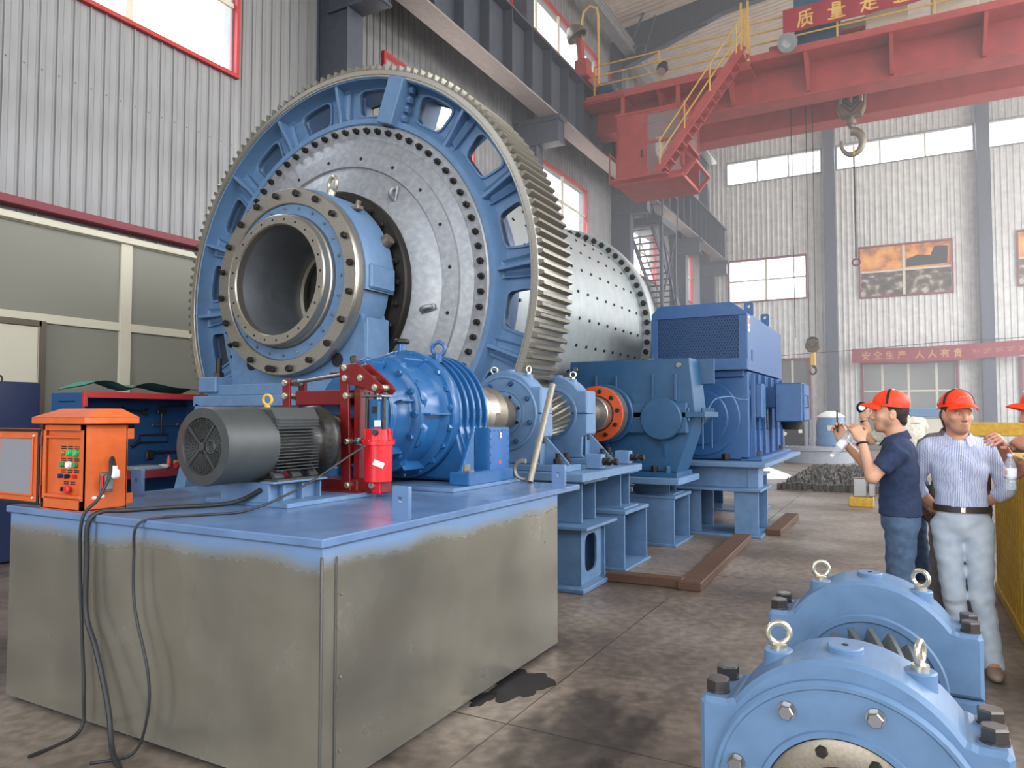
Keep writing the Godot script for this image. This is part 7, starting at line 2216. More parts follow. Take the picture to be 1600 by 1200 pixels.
func left_side() -> void:
	var navy := mat("navy", rgb(38, 46, 74), 0.22)
	var c := thing("navy_cabinet", "dark navy glossy cabinet at the left edge behind the open orange door", "cabinet", Vector3(-9.55, 0, -4.5))
	part(c, "body", B.new().box(Vector3(0, 1.02, 0), Vector3(1.6, 2.0, 0.5), 0.015), navy)
	part(c, "door", B.new().box(Vector3(-0.4, 1.02, 0.255), Vector3(0.78, 1.9, 0.02), 0.005).box(Vector3(0.4, 1.02, 0.255), Vector3(0.78, 1.9, 0.02), 0.005), navy)
	part(c, "blue_strip", B.new().prism([Vector2(-0.3, 1.60), Vector2(0.36, 1.60), Vector2(0.30, 1.76), Vector2(-0.3, 1.76)], 0.265, 0.27), mat("strip_blue", rgb(20, 110, 190), 0.4))
	part(c, "lifting_ring", B.new().torus(Vector3(0.42, 2.05, 0), Vector3(0, 0, 1), 0.05, 0.012, 16, 6), M.black)
	var tb := mat("tool_blue", rgb(44, 86, 134), 0.4)
	var X0 := -8.62
	var X1 := -8.0
	var Z0 := -4.81
	var Z1 := -6.50
	var zc := (Z0 + Z1) / 2
	var t := thing("tool_cabinet", "blue tool cabinet with red edging and a pegboard full of tools", "cabinet", Vector3((X0 + X1) / 2, 0, zc))
	var hx := (X1 - X0) / 2
	var hz := (Z0 - Z1) / 2
	part(t, "side_panel", B.new().box(Vector3(0, 0.95, hz), Vector3(hx * 2, 1.9, 0.03), 0.005), tb)
	part(t, "side_panel", B.new().box(Vector3(0, 0.95, -hz), Vector3(hx * 2, 1.9, 0.03), 0.005), tb)
	part(t, "top_panel", B.new().box(Vector3(0, 1.885, 0), Vector3(hx * 2, 0.03, hz * 2), 0.005), tb)
	part(t, "red_edging", B.new().box(Vector3(hx, 1.875, 0), Vector3(0.04, 0.07, hz * 2 + 0.04), 0.005).box(Vector3(hx, 1.82, hz), Vector3(0.045, 0.16, 0.045), 0.005), M.frame_red)
	part(t, "shelf", B.new().box(Vector3(0, 0.95, 0), Vector3(hx * 2, 0.04, hz * 2), 0.005), M.frame_maroon)
	part(t, "shelf_edge", B.new().box(Vector3(hx, 0.93, 0), Vector3(0.03, 0.08, hz * 2), 0.004), M.frame_maroon)
	part(t, "bottom_panel", B.new().box(Vector3(0, 0.1, 0), Vector3(hx * 2, 0.05, hz * 2), 0.005), tb)
	# louvred board: horizontal ribs
	part(t, "back_board", B.new().box(Vector3(-hx + 0.1, 0.98, 0), Vector3(0.02, 1.78, hz * 2)), tb)
	var b := B.new()
	for k in 34:
		b.box(Vector3(-hx + 0.115, 1.0 + 0.0255 * k, 0), Vector3(0.012, 0.010, hz * 2 - 0.06))
	var lv := part(t, "louvre_rows", b, tb)
	part(t, "top_handle", B.new().box(Vector3(0.0, 1.80, hz + 0.018), Vector3(0.30, 0.012, 0.012)), M.black)
	var bx := X0 + 0.15
	var ir: Material = M.dark_iron
	var gk: Material = M.black
	hung("open_spanner", "dark open ended spanner hanging high on the blue tool board", "spanner", B.new().box(Vector3(0, 0, 0), Vector3(0.26, 0.03, 0.012), 0.003).torus(Vector3(0.16, 0, 0), Vector3.BACK, 0.035, 0.012, 14, 6).torus(Vector3(-0.15, 0, 0), Vector3.BACK, 0.028, 0.011, 14, 6), ir, Vector3(bx, 1.70, -5.72), -0.1)
	hung("flat_file", "long flat file hanging right of the top spanner on the tool board", "file", B.new().box(Vector3(0, 0, 0), Vector3(0.3, 0.028, 0.01), 0.002).cyl(Vector3(0.15, 0, 0), Vector3(0.26, 0, 0), 0.016, 10), ir, Vector3(bx, 1.76, -6.2), 0.05)
	hung("claw_hammer", "small hammer hanging with its handle down on the tool board", "hammer", B.new().cyl(Vector3(0, -0.26, 0), Vector3(0, 0.02, 0), 0.014, 10).box(Vector3(0.0, 0.03, 0), Vector3(0.14, 0.045, 0.04), 0.006), ir, Vector3(bx, 1.66, -6.1))
	hung("hacksaw", "hacksaw with a bowed frame hanging in the middle of the tool board", "saw", B.new().tube([Vector3(-0.2, 0, 0), Vector3(-0.2, 0.1, 0), Vector3(0.2, 0.1, 0), Vector3(0.2, 0, 0)], 0.011, 6).box(Vector3(0, 0, 0), Vector3(0.4, 0.018, 0.004)).cyl(Vector3(-0.2, 0.02, 0), Vector3(-0.30, -0.05, 0), 0.02, 10), gk, Vector3(bx, 1.30, -6.0))
	hung("pipe_wrench", "long handled pipe wrench hanging below the hacksaw", "wrench", B.new().bar(Vector3(-0.1, 0, 0), Vector3(0.3, 0.0, 0), 0.02, 0.028).box(Vector3(-0.16, -0.03, 0), Vector3(0.10, 0.12, 0.03), 0.008), ir, Vector3(bx, 1.17, -6.1))
	hung("ring_spanner", "thin ring spanner hanging above the hacksaw", "spanner", B.new().box(Vector3(0, 0, 0), Vector3(0.36, 0.02, 0.01), 0.003).torus(Vector3(0.2, 0, 0), Vector3.BACK, 0.022, 0.009, 14, 6), M.bolt_steel, Vector3(bx, 1.52, -6.15))
	hung("spirit_level", "flat dark spirit level hanging left of the ring spanner", "level", B.new().box(Vector3(0, 0, 0), Vector3(0.34, 0.05, 0.02), 0.003), gk, Vector3(bx, 1.50, -5.55))
	hung("pliers", "open pliers with pale tips hanging beside the orange box", "pliers", B.new().bar(Vector3(0, 0, 0), Vector3(-0.05, -0.16, 0), 0.014, 0.012).bar(Vector3(0, 0, 0), Vector3(0.05, -0.16, 0), 0.014, 0.012).bar(Vector3(-0.01, 0, 0), Vector3(0.0, 0.07, 0), 0.02, 0.012), M.bolt_steel, Vector3(bx, 1.32, -5.45))
	# things on the shelf and below it
	var by := 0.97
	solo("spray_can", "small red spray can with a white base on the red shelf", "can", B.new().lathe([Vector2(0, 0), Vector2(0.03, 0), Vector2(0.032, 0.01), Vector2(0.032, 0.12), Vector2(0.018, 0.14), Vector2(0.014, 0.165), Vector2(0, 0.165)], 16, Vector3(-8.2, by, -6.02), Vector3.UP), mat("can_red", rgb(196, 66, 62), 0.35))
	solo("white_rag", "crumpled white rag on the red shelf left of the spray can", "rag", B.new().ball(Vector3(-8.18, by + 0.03, -5.92), Vector3(0.07, 0.035, 0.09), 10, 6), M.white_plastic)
	solo("folded_sheet", "grey folded sheet lying on the red shelf beside the orange box", "sheet", B.new().box(Vector3(-8.2, by + 0.03, -5.65), Vector3(0.3, 0.06, 0.36), 0.02), M.casting_grey if M.has("casting_grey") else M.dull_steel)
	solo("red_cloth_roll", "red and white patterned roll along the front of the shelf", "roll", B.new().cyl(Vector3(-8.03, by + 0.04, -5.98), Vector3(-8.03, by + 0.04, -6.5), 0.04, 14, 0.006), textured(mat("red_pattern", rgb(214, 40, 56), 0.6), noise_tex(0.08, 99, Color(0.4, 0.3, 0.3), Color(1, 0.9, 0.9), 256, 2), 0.2))
	solo("brass_parts", "small heap of brass and iron fittings at the back of the shelf", "fittings", B.new().cyl(Vector3(-8.3, by, -6.2), Vector3(-8.3, by + 0.09, -6.2), 0.035, 10).cyl(Vector3(-8.26, by + 0.03, -6.28), Vector3(-8.16, by + 0.04, -6.34), 0.03, 10).hexa(Vector3(-8.2, by, -6.42), Vector3(-8.2, by + 0.05, -6.42), 0.05).cyl(Vector3(-8.34, by, -6.36), Vector3(-8.34, by + 0.12, -6.36), 0.025, 10), M.rail_yellow)
	solo("red_bundle", "bundle of red straps on the floor of the tool cabinet", "bundle", B.new().torus(Vector3(-8.2, 0.22, -6.2), Vector3.UP, 0.16, 0.05, 18, 8).torus(Vector3(-8.18, 0.29, -6.22), Vector3(0.2, 1, 0.1), 0.13, 0.045, 18, 8).torus(Vector3(-8.2, 0.36, -6.2), Vector3(-0.2, 1, 0.1), 0.12, 0.04, 18, 8), M.red_pattern)
	# green cloth thrown over the top
	var st := SurfaceTool.new()
	st.begin(Mesh.PRIMITIVE_TRIANGLES)
	st.set_smooth_group(0)
	var G := func(i: int, j: int, lift: float) -> Vector3:
		var u := i / 24.0
		var v := j / 10.0
		return Vector3(lerpf(-8.58, -8.02, v), 1.905 + lift + 0.10 * absf(sin(u * 7.0 + v * 0.6)) * (0.45 + 0.55 * sin(u * 4.0 + 0.6)) + 0.03 * (1.0 + sin(v * 6.0 + u * 3.0)) * u, lerpf(-4.82, -6.3, u))
	for i in 24:
		for j in 10:
			for q in [[i, j], [i, j + 1], [i + 1, j + 1], [i, j], [i + 1, j + 1], [i + 1, j]]:
				st.add_vertex(G.call(q[0], q[1], 0.035))
			for q in [[i, j], [i + 1, j + 1], [i, j + 1], [i, j], [i + 1, j], [i + 1, j + 1]]:
				st.add_vertex(G.call(q[0], q[1], 0.022))
	st.generate_normals()
	tag(put(self, "green_cloth", st.commit(), M.cloth_green), "green cloth thrown loosely over the top of the blue tool cabinet", "cloth")

# ---------- people: smooth fields meshed as surface nets ----------
class Field:
	var kind := PackedInt32Array()
	var pa := PackedVector3Array()
	var pb := PackedVector3Array()
	var ra := PackedFloat32Array()
	var rb := PackedFloat32Array()
	var kk := PackedFloat32Array()
	var bases := []
	var cuts := []          # Plane: kept where distance is negative
	var paints := []        # [centre, radius, colour, softness]
	var base_color := Color.WHITE
	var wrinkle := 0.0
	func add(k: int, a: Vector3, b: Vector3, r0: float, r1: float, soft: float, bs := Basis.IDENTITY) -> void:
		kind.append(k); pa.append(a); pb.append(b); ra.append(r0); rb.append(r1); kk.append(soft); bases.append(bs)
	func cap(a: Vector3, b: Vector3, r0: float, r1: float, soft := 0.03) -> void:
		add(0, a, b, r0, r1, soft)
	func cone(a: Vector3, b: Vector3, r0: float, r1: float, soft := 0.02) -> void:
		add(2, a, b, r0, r1, soft)
	func ell(c: Vector3, r: Vector3, soft := 0.03, bs := Basis.IDENTITY) -> void:
		add(1, c, r, 0, 0, soft, bs)
	func dig(c: Vector3, r: Vector3, soft := 0.01, bs := Basis.IDENTITY) -> void:
		add(3, c, r, 0, 0, soft, bs)
	func one(i: int, p: Vector3) -> float:
		var k := kind[i]
		var a := pa[i]
		if k == 1 or k == 3:
			var r := pb[i]
			var q: Vector3 = (p - a) * bases[i]
			var u := q / r
			var l := u.length()
			if l < 0.0001:
				return -minf(r.x, minf(r.y, r.z))
			return (l - 1.0) * l / ((u / r).length())
		var ab := pb[i] - a
		var t := (p - a).dot(ab) / ab.length_squared()
		var h := clampf(t, 0.0, 1.0)
		if k == 0:
			return p.distance_to(a + ab * h) - lerpf(ra[i], rb[i], h)
		var rad := p.distance_to(a + ab * t) - lerpf(ra[i], rb[i], h)
		var axial := (absf(t - 0.5) - 0.5) * ab.length()
		if rad > 0 and axial > 0:
			return sqrt(rad * rad + axial * axial)
		return maxf(rad, axial)
	func value(p: Vector3, act: PackedInt32Array) -> float:
		var d := 1e6
		for i in act:
			var e := one(i, p)
			var k := kk[i]
			if kind[i] == 3:
				var h3 := maxf(k - absf(d + e), 0.0) / k
				d = maxf(d, -e) + h3 * h3 * k * 0.25
			else:
				var h := maxf(k - absf(d - e), 0.0) / k
				d = minf(d, e) - h * h * k * 0.25
		if wrinkle > 0.0:
			d += wrinkle * (sin(p.x * 31.0 + p.y * 44.0 + 2.0 * sin(p.z * 23.0)) * 0.6 + sin(p.y * 83.0 - p.x * 27.0 + 3.0 * sin(p.z * 17.0 + p.x * 13.0)) * 0.4)
		for c: Plane in cuts:
			d = maxf(d, c.distance_to(p))
		return d
	func colour(p: Vector3) -> Color:
		var c := base_color
		for q in paints:
			var d: float = (p - q[0]).length() if not (q[1] is Vector3) else ((p - q[0]) / q[1]).length()
			var lim: float = q[1] if not (q[1] is Vector3) else 1.0
			var s: float = q[3]
			c = c.lerp(q[2], 1.0 - smoothstep(lim * (1.0 - s), lim, d))
		return c
	func mesh_into(st: SurfaceTool, lo: Vector3, hi: Vector3, cell: float, sg: int) -> void:
		var n := Vector3i(((hi - lo) / cell).ceil()) + Vector3i.ONE * 2
		var bs := 4
		var nb := Vector3i(n.x / bs + 1, n.y / bs + 1, n.z / bs + 1)
		n = nb * bs
		var sx := n.x + 1
		var sy := n.y + 1
		var sz := n.z + 1
		var vals := PackedFloat32Array()
		vals.resize(sx * sy * sz)
		vals.fill(1.0)
		var all := PackedInt32Array(range(kind.size()))
		var reach := cell * bs * 0.5 * 1.7321 + cell + wrinkle
		var live := []
		for bz in nb.z:
			for by in nb.y:
				for bx in nb.x:
					var c := lo + Vector3(bx + 0.5, by + 0.5, bz + 0.5) * bs * cell
					var ds := PackedFloat32Array()
					var best := 1e6
					for i in all:
						var e := one(i, c)
						ds.append(e)
						if kind[i] != 3:
							best = minf(best, e)
					if best > reach + 0.03:
						continue
					var act := PackedInt32Array()
					for i in all:
						if ds[i] < best + reach * 2.0 + 0.05:
							act.append(i)
					var whole := value(c, act)
					if whole < -reach - 0.02 or whole > reach + 0.02:
						if whole < 0:
							for z in bs + 1:
								for y in bs + 1:
									for x in bs + 1:
										var id := ((bz * bs + z) * sy + by * bs + y) * sx + bx * bs + x
										if vals[id] == 1.0:
											vals[id] = -1.0
						continue
					live.append(Vector3i(bx, by, bz))
					for z in bs + 1:
						for y in bs + 1:
							for x in bs + 1:
								vals[((bz * bs + z) * sy + by * bs + y) * sx + bx * bs + x] = value(lo + Vector3(bx * bs + x, by * bs + y, bz * bs + z) * cell, act)
		# one vertex in each crossed cell
		var vid := {}
		var verts := PackedVector3Array()
		var off := [0, 1, sx, sx + 1, sx * sy, sx * sy + 1, sx * sy + sx, sx * sy + sx + 1]
		var pos := [Vector3(0, 0, 0), Vector3(1, 0, 0), Vector3(0, 1, 0), Vector3(1, 1, 0), Vector3(0, 0, 1), Vector3(1, 0, 1), Vector3(0, 1, 1), Vector3(1, 1, 1)]
		var edges := [[0, 1], [2, 3], [4, 5], [6, 7], [0, 2], [1, 3], [4, 6], [5, 7], [0, 4], [1, 5], [2, 6], [3, 7]]
		for b: Vector3i in live:
			for z in bs:
				for y in bs:
					for x in bs:
						var i := ((b.z * bs + z) * sy + b.y * bs + y) * sx + b.x * bs + x
						var neg := 0
						for k in 8:
							if vals[i + off[k]] < 0.0:
								neg += 1
						if neg == 0 or neg == 8:
							continue
						var s := Vector3.ZERO
						var m := 0
						for e in edges:
							var v0: float = vals[i + off[e[0]]]
							var v1: float = vals[i + off[e[1]]]
							if (v0 < 0.0) != (v1 < 0.0):
								var p0: Vector3 = pos[e[0]]
								var p1: Vector3 = pos[e[1]]
								s += p0.lerp(p1, v0 / (v0 - v1))
								m += 1
						vid[i] = verts.size()
						verts.append(lo + (Vector3(b.x * bs + x, b.y * bs + y, b.z * bs + z) + s / m) * cell)
		var cols := PackedColorArray()
		for v in verts:
			cols.append(colour(v))
		st.set_smooth_group(sg)
		var step := [1, sx, sx * sy]
		for i: int in vid:
			var v0 := vals[i]
			for ax in 3:
				var v1: float = vals[i + step[ax]]
				if (v0 < 0.0) == (v1 < 0.0):
					continue
				var u: int = step[(ax + 1) % 3]
				var w: int = step[(ax + 2) % 3]
				var q := [i, i - u, i - u - w, i - w]
				var ok := true
				for t in q:
					if not vid.has(t):
						ok = false
				if not ok:
					continue
				var order := [0, 1, 2, 0, 2, 3] if v0 > 0.0 else [0, 2, 1, 0, 3, 2]
				for t in order:
					var id: int = vid[q[t]]
					st.set_color(cols[id])
					st.add_vertex(verts[id])

func skin_mat() -> StandardMaterial3D:
	if M.has("skin"):
		return M.skin
	var m := mat("skin", Color.WHITE, 0.48)
	m.vertex_color_use_as_albedo = true
	return m

func lin(r: int, gg: int, b: int) -> Color:
	return rgb(r, gg, b).srgb_to_linear()

func hand_into(st: SurfaceTool, wrist: Vector3, along: Vector3, palm: Vector3, right: bool, curl: float, skin: Color, sg: int, thumb_in := 0.4) -> void:
	# wrist, direction of the fingers, direction the palm faces; thumb side follows from the hand
	var y := along.normalized()
	var z := (palm - y * palm.dot(y)).normalized()
	var x := y.cross(z) * (1.0 if right else -1.0)   # thumb side
	var f := Field.new()
	f.base_color = skin
	var B3 := Basis(x, y, z)
	f.cap(wrist - y * 0.03, wrist + y * 0.015, 0.026, 0.025, 0.02)
	f.cap(wrist + y * 0.02 + x * 0.022, wrist + y * 0.085 + x * 0.03, 0.016, 0.013, 0.02)
	f.cap(wrist + y * 0.02 + x * 0.004, wrist + y * 0.088 + x * 0.01, 0.017, 0.013, 0.02)
	f.cap(wrist + y * 0.02 - x * 0.012, wrist + y * 0.084 - x * 0.011, 0.017, 0.013, 0.02)
	f.cap(wrist + y * 0.02 - x * 0.022, wrist + y * 0.076 - x * 0.031, 0.016, 0.012, 0.02)
	var spread := [0.031, 0.010, -0.011, -0.031]
	var base := [0.088, 0.092, 0.087, 0.078]
	var lens := [[0.042, 0.026, 0.021], [0.046, 0.030, 0.022], [0.043, 0.028, 0.021], [0.034, 0.021, 0.019]]
	for k in 4:
		var p: Vector3 = wrist + y * base[k] + x * spread[k]
		var a := 0.0
		for s in 3:
			a += curl * [0.75, 1.0, 0.7][s] * (1.0 + 0.08 * k)
			var d: Vector3 = y * cos(a) + z * sin(a)
			var q: Vector3 = p + d * lens[k][s]
			f.cap(p, q, 0.0092 - 0.0008 * s, 0.0086 - 0.0008 * s, 0.004)
			p = q
	var tp := wrist + y * 0.028 + x * 0.028
	var td := (x * 0.75 + y * 0.65 + z * 0.25 * thumb_in).normalized()
	var t1 := tp + td * 0.042
	var t2 := t1 + (td * 0.6 + y * 0.6 + z * thumb_in - x * thumb_in * 0.4).normalized() * 0.032
	var t3 := t2 + (y * 0.7 + z * thumb_in - x * thumb_in * 0.8).normalized() * 0.026
	f.cap(tp, t1, 0.016, 0.012, 0.012)
	f.cap(t1, t2, 0.0115, 0.0105, 0.004)
	f.cap(t2, t3, 0.0105, 0.009, 0.004)
	var lo := wrist
	var hi := wrist
	for i in f.kind.size():
		for p: Vector3 in [f.pa[i], f.pb[i]]:
			lo = lo.min(p); hi = hi.max(p)
	f.mesh_into(st, lo - Vector3.ONE * 0.03, hi + Vector3.ONE * 0.03, 0.0045, sg)

func head_into(st: SurfaceTool, c: Vector3, hb: Basis, look: Dictionary, sg: int) -> void:
	var f := Field.new()
	var skin: Color = look.skin
	f.base_color = skin
	var T := func(v: Vector3) -> Vector3: return c + hb * v
	f.ell(T.call(Vector3(0, 0.025, -0.012)), Vector3(0.076, 0.098, 0.096), 0.03, hb)
	f.ell(T.call(Vector3(0, -0.03, 0.026)), Vector3(0.060, 0.086, 0.062), 0.03, hb)
	f.ell(T.call(Vector3(0, -0.072, 0.045)), Vector3(0.043, 0.034, 0.042), 0.03, hb)
	f.ell(T.call(Vector3(0, -0.098, 0.066)), Vector3(0.024, 0.018, 0.018), 0.025, hb)
	for s in [-1.0, 1.0]:
		f.cap(T.call(Vector3(0.055 * s, -0.045, 0.0)), T.call(Vector3(0.026 * s, -0.095, 0.058)), 0.018, 0.016, 0.03)
		f.ell(T.call(Vector3(0.042 * s, -0.022, 0.060)), Vector3(0.024, 0.02, 0.02), 0.03, hb)
	f.cap(T.call(Vector3(-0.042, 0.026, 0.074)), T.call(Vector3(0.0, 0.028, 0.086)), 0.011, 0.011, 0.02)
	f.cap(T.call(Vector3(0.042, 0.026, 0.074)), T.call(Vector3(0.0, 0.028, 0.086)), 0.011, 0.011, 0.02)
	for s in [-1.0, 1.0]:
		f.dig(T.call(Vector3(0.031 * s, 0.006, 0.096)), Vector3(0.019, 0.012, 0.016), 0.014, hb)
		f.ell(T.call(Vector3(0.031 * s, 0.005, 0.074)), Vector3(0.0135, 0.0115, 0.0125), 0.003, hb)
	f.cap(T.call(Vector3(0, 0.014, 0.086)), T.call(Vector3(0, -0.026, 0.108)), 0.009, 0.011, 0.014)
	f.ell(T.call(Vector3(0, -0.03, 0.104)), Vector3(0.012, 0.009, 0.012), 0.008, hb)
	for s in [-1.0, 1.0]:
		f.ell(T.call(Vector3(0.012 * s, -0.034, 0.094)), Vector3(0.009, 0.007, 0.010), 0.006, hb)
		f.ell(T.call(Vector3(0.079 * s, -0.008, -0.012)), Vector3(0.010, 0.033, 0.021), 0.008, hb * Basis(Vector3.UP, 0.35 * s))
		f.dig(T.call(Vector3(0.089 * s, -0.006, -0.008)), Vector3(0.006, 0.017, 0.010), 0.006, hb)
	f.ell(T.call(Vector3(0, -0.059, 0.088)), Vector3(0.024, 0.006, 0.010), 0.006, hb)
	f.ell(T.call(Vector3(0, -0.071, 0.086)), Vector3(0.020, 0.007, 0.010), 0.006, hb)
	f.dig(T.call(Vector3(0, -0.0650, 0.102)), Vector3(0.018, 0.0016, 0.008), 0.003, hb)
	# neck
	f.cap(T.call(Vector3(0, -0.05, -0.02)), look.neck, 0.056, 0.062, 0.03)
	# paint: stubble, lips, brows, eyes
	var stub: Color = look.get("stubble", skin)
	f.paints.append([T.call(Vector3(0, -0.085, 0.055)), 0.062, stub, 0.5])
	f.paints.append([T.call(Vector3(0, -0.047, 0.095)), 0.02, stub, 0.6])
	for s in [-1.0, 1.0]:
		f.paints.append([T.call(Vector3(0.048 * s, -0.06, 0.02)), 0.042, stub, 0.6])
	var lip: Color = look.get("lip", skin * Color(0.8, 0.62, 0.6))
	for x in [-0.014, 0.0, 0.014]:
		f.paints.append([T.call(Vector3(x, -0.065, 0.094)), 0.0115, lip, 0.5])
	var dark: Color = look.hair
	for s in [-1.0, 1.0]:
		for k in 5:
			f.paints.append([T.call(Vector3((0.016 + 0.008 * k) * s, 0.024 + 0.003 * sin(k * 0.8), 0.089 - 0.0025 * k)), 0.008, dark, 0.5])
		f.paints.append([T.call(Vector3(0.031 * s, 0.005, 0.086)), 0.0085, Color(0.5, 0.47, 0.44), 0.3])
		f.paints.append([T.call(Vector3(0.031 * s + look.get("gaze", 0.0), 0.005, 0.088)), 0.0062, Color(0.03, 0.02, 0.015), 0.4])
		f.paints.append([T.call(Vector3(0.031 * s, 0.0145, 0.087)), 0.0065, dark.lerp(skin, 0.4), 0.6])
	f.mesh_into(st, c - Vector3.ONE * 0.17, c + Vector3(0.17, 0.15, 0.17), 0.0045, sg)

func hair_part(o: Node, c: Vector3, hb: Basis, col: Color) -> void:
	var f := Field.new()
	f.base_color = Color.WHITE
	f.ell(c + hb * Vector3(0, 0.026, -0.016), Vector3(0.079, 0.10, 0.097), 0.02, hb)
	f.cap(c + hb * Vector3(-0.03, -0.06, -0.075), c + hb * Vector3(0.03, -0.05, -0.075), 0.02, 0.02, 0.04)
	f.cuts.append(Plane(hb * Vector3(0, -0.35, 0.94), (hb * Vector3(0, -0.35, 0.94)).dot(c + hb * Vector3(0, 0.0, 0.006))))
	f.wrinkle = 0.002
	var st := SurfaceTool.new()
	st.begin(Mesh.PRIMITIVE_TRIANGLES)
	f.mesh_into(st, c - Vector3.ONE * 0.15, c + Vector3.ONE * 0.15, 0.007, 1)
	st.generate_normals()
	st.index()
	put(o, "hair", st.commit(), mat_once("hair_%s" % col.to_html(false), col, 0.7, 0.0))

func cap_part(o: Node, c: Vector3, hb: Basis, marks: bool) -> void:
	# high-visibility baseball style bump cap
	var red := mat_once("cap_orange", rgb(252, 62, 20), 0.55, 0.0)
	var b := B.new()
	b.x = Transform3D(hb * Basis(Vector3.RIGHT, -0.10), c + hb * Vector3(0, 0.066, -0.008))
	b.ball(Vector3.ZERO, Vector3(0.092, 0.093, 0.111), 32, 14, 0.44, 1.0)
	b.lathe([Vector2(0.093, -0.022), Vector2(0.098, -0.02), Vector2(0.097, 0.012), Vector2(0.092, 0.016)], 32, Vector3(0, 0, 0), Vector3.UP)
	var crown := part(o, "cap", b, red)
	# bill: curved plate
	var st := B.new()
	st.x = b.x
	var top := []
	var bot := []
	for j in 6:
		var r0 := []
		var r1 := []
		for i in 13:
			var u := -1.0 + 2.0 * i / 12.0
			var v := j / 5.0
			var a := u * 1.05
			var rr := 0.094 + 0.078 * v * sqrt(maxf(0.0, 1.0 - u * u * 0.92))
			var p := Vector3(sin(a) * (0.094 + 0.01 * v), -0.006 - 0.020 * u * u - 0.022 * v * v, cos(a) * rr + 0.012)
			r0.append(p + Vector3(0, 0.003, 0)); r1.append(p - Vector3(0, 0.003, 0))
		top.append(r0); bot.append(r1)
	for j in 5:
		for i in 12:
			st.quad(top[j][i], top[j + 1][i], top[j + 1][i + 1], top[j][i + 1], 3)
			st.quad(bot[j][i], bot[j][i + 1], bot[j + 1][i + 1], bot[j + 1][i], 4)
	for i in 12:
		st.quad(top[5][i], bot[5][i], bot[5][i + 1], top[5][i + 1], 5)
	part(crown, "bill", st, red)
	b = B.new()
	b.x = st.x
	for s in [-1.0, 1.0]:
		var pts := []
		for k in 10:
			var a := lerpf(0.06, 1.62, k / 9.0)
			pts.append(Vector3(sin(a) * 0.0955 * s, cos(a) * 0.0945, 0.012 + 0.02 * sin(a)))
		for k in 9:
			b.bar(pts[k], pts[k + 1], 0.014, 0.003, pts[k].normalized())
	part(crown, "strap", b, M.black)
	b = B.new()
	b.x = st.x
	b.cyl(Vector3(0, 0.090, 0), Vector3(0, 0.099, 0), 0.011, 14, 0.003)
	part(crown, "button", b, M.white_plastic)
	if marks:
		b = B.new()
		b.x = st.x
		for k in 6:
			var a := -0.30 + 0.12 * k
			b.box(Vector3(sin(a) * 0.0965, 0.038 + 0.002 * (k % 2), cos(a) * 0.107), Vector3(0.008, 0.011 - 0.002 * (k % 3), 0.004), 0.001)
		part(crown, "worn_lettering", b, mat_once("worn_print", rgb(206, 120, 120), 0.6, 0.0))

func cloth_mesh(o: Node, called: String, f: Field, m: Material, lo: Vector3, hi: Vector3, cell := 0.0125) -> void:
	var st := SurfaceTool.new()
	st.begin(Mesh.PRIMITIVE_TRIANGLES)
	f.mesh_into(st, lo, hi, cell, 1)
	st.generate_normals()
	st.index()
	put(o, called, st.commit(), m)

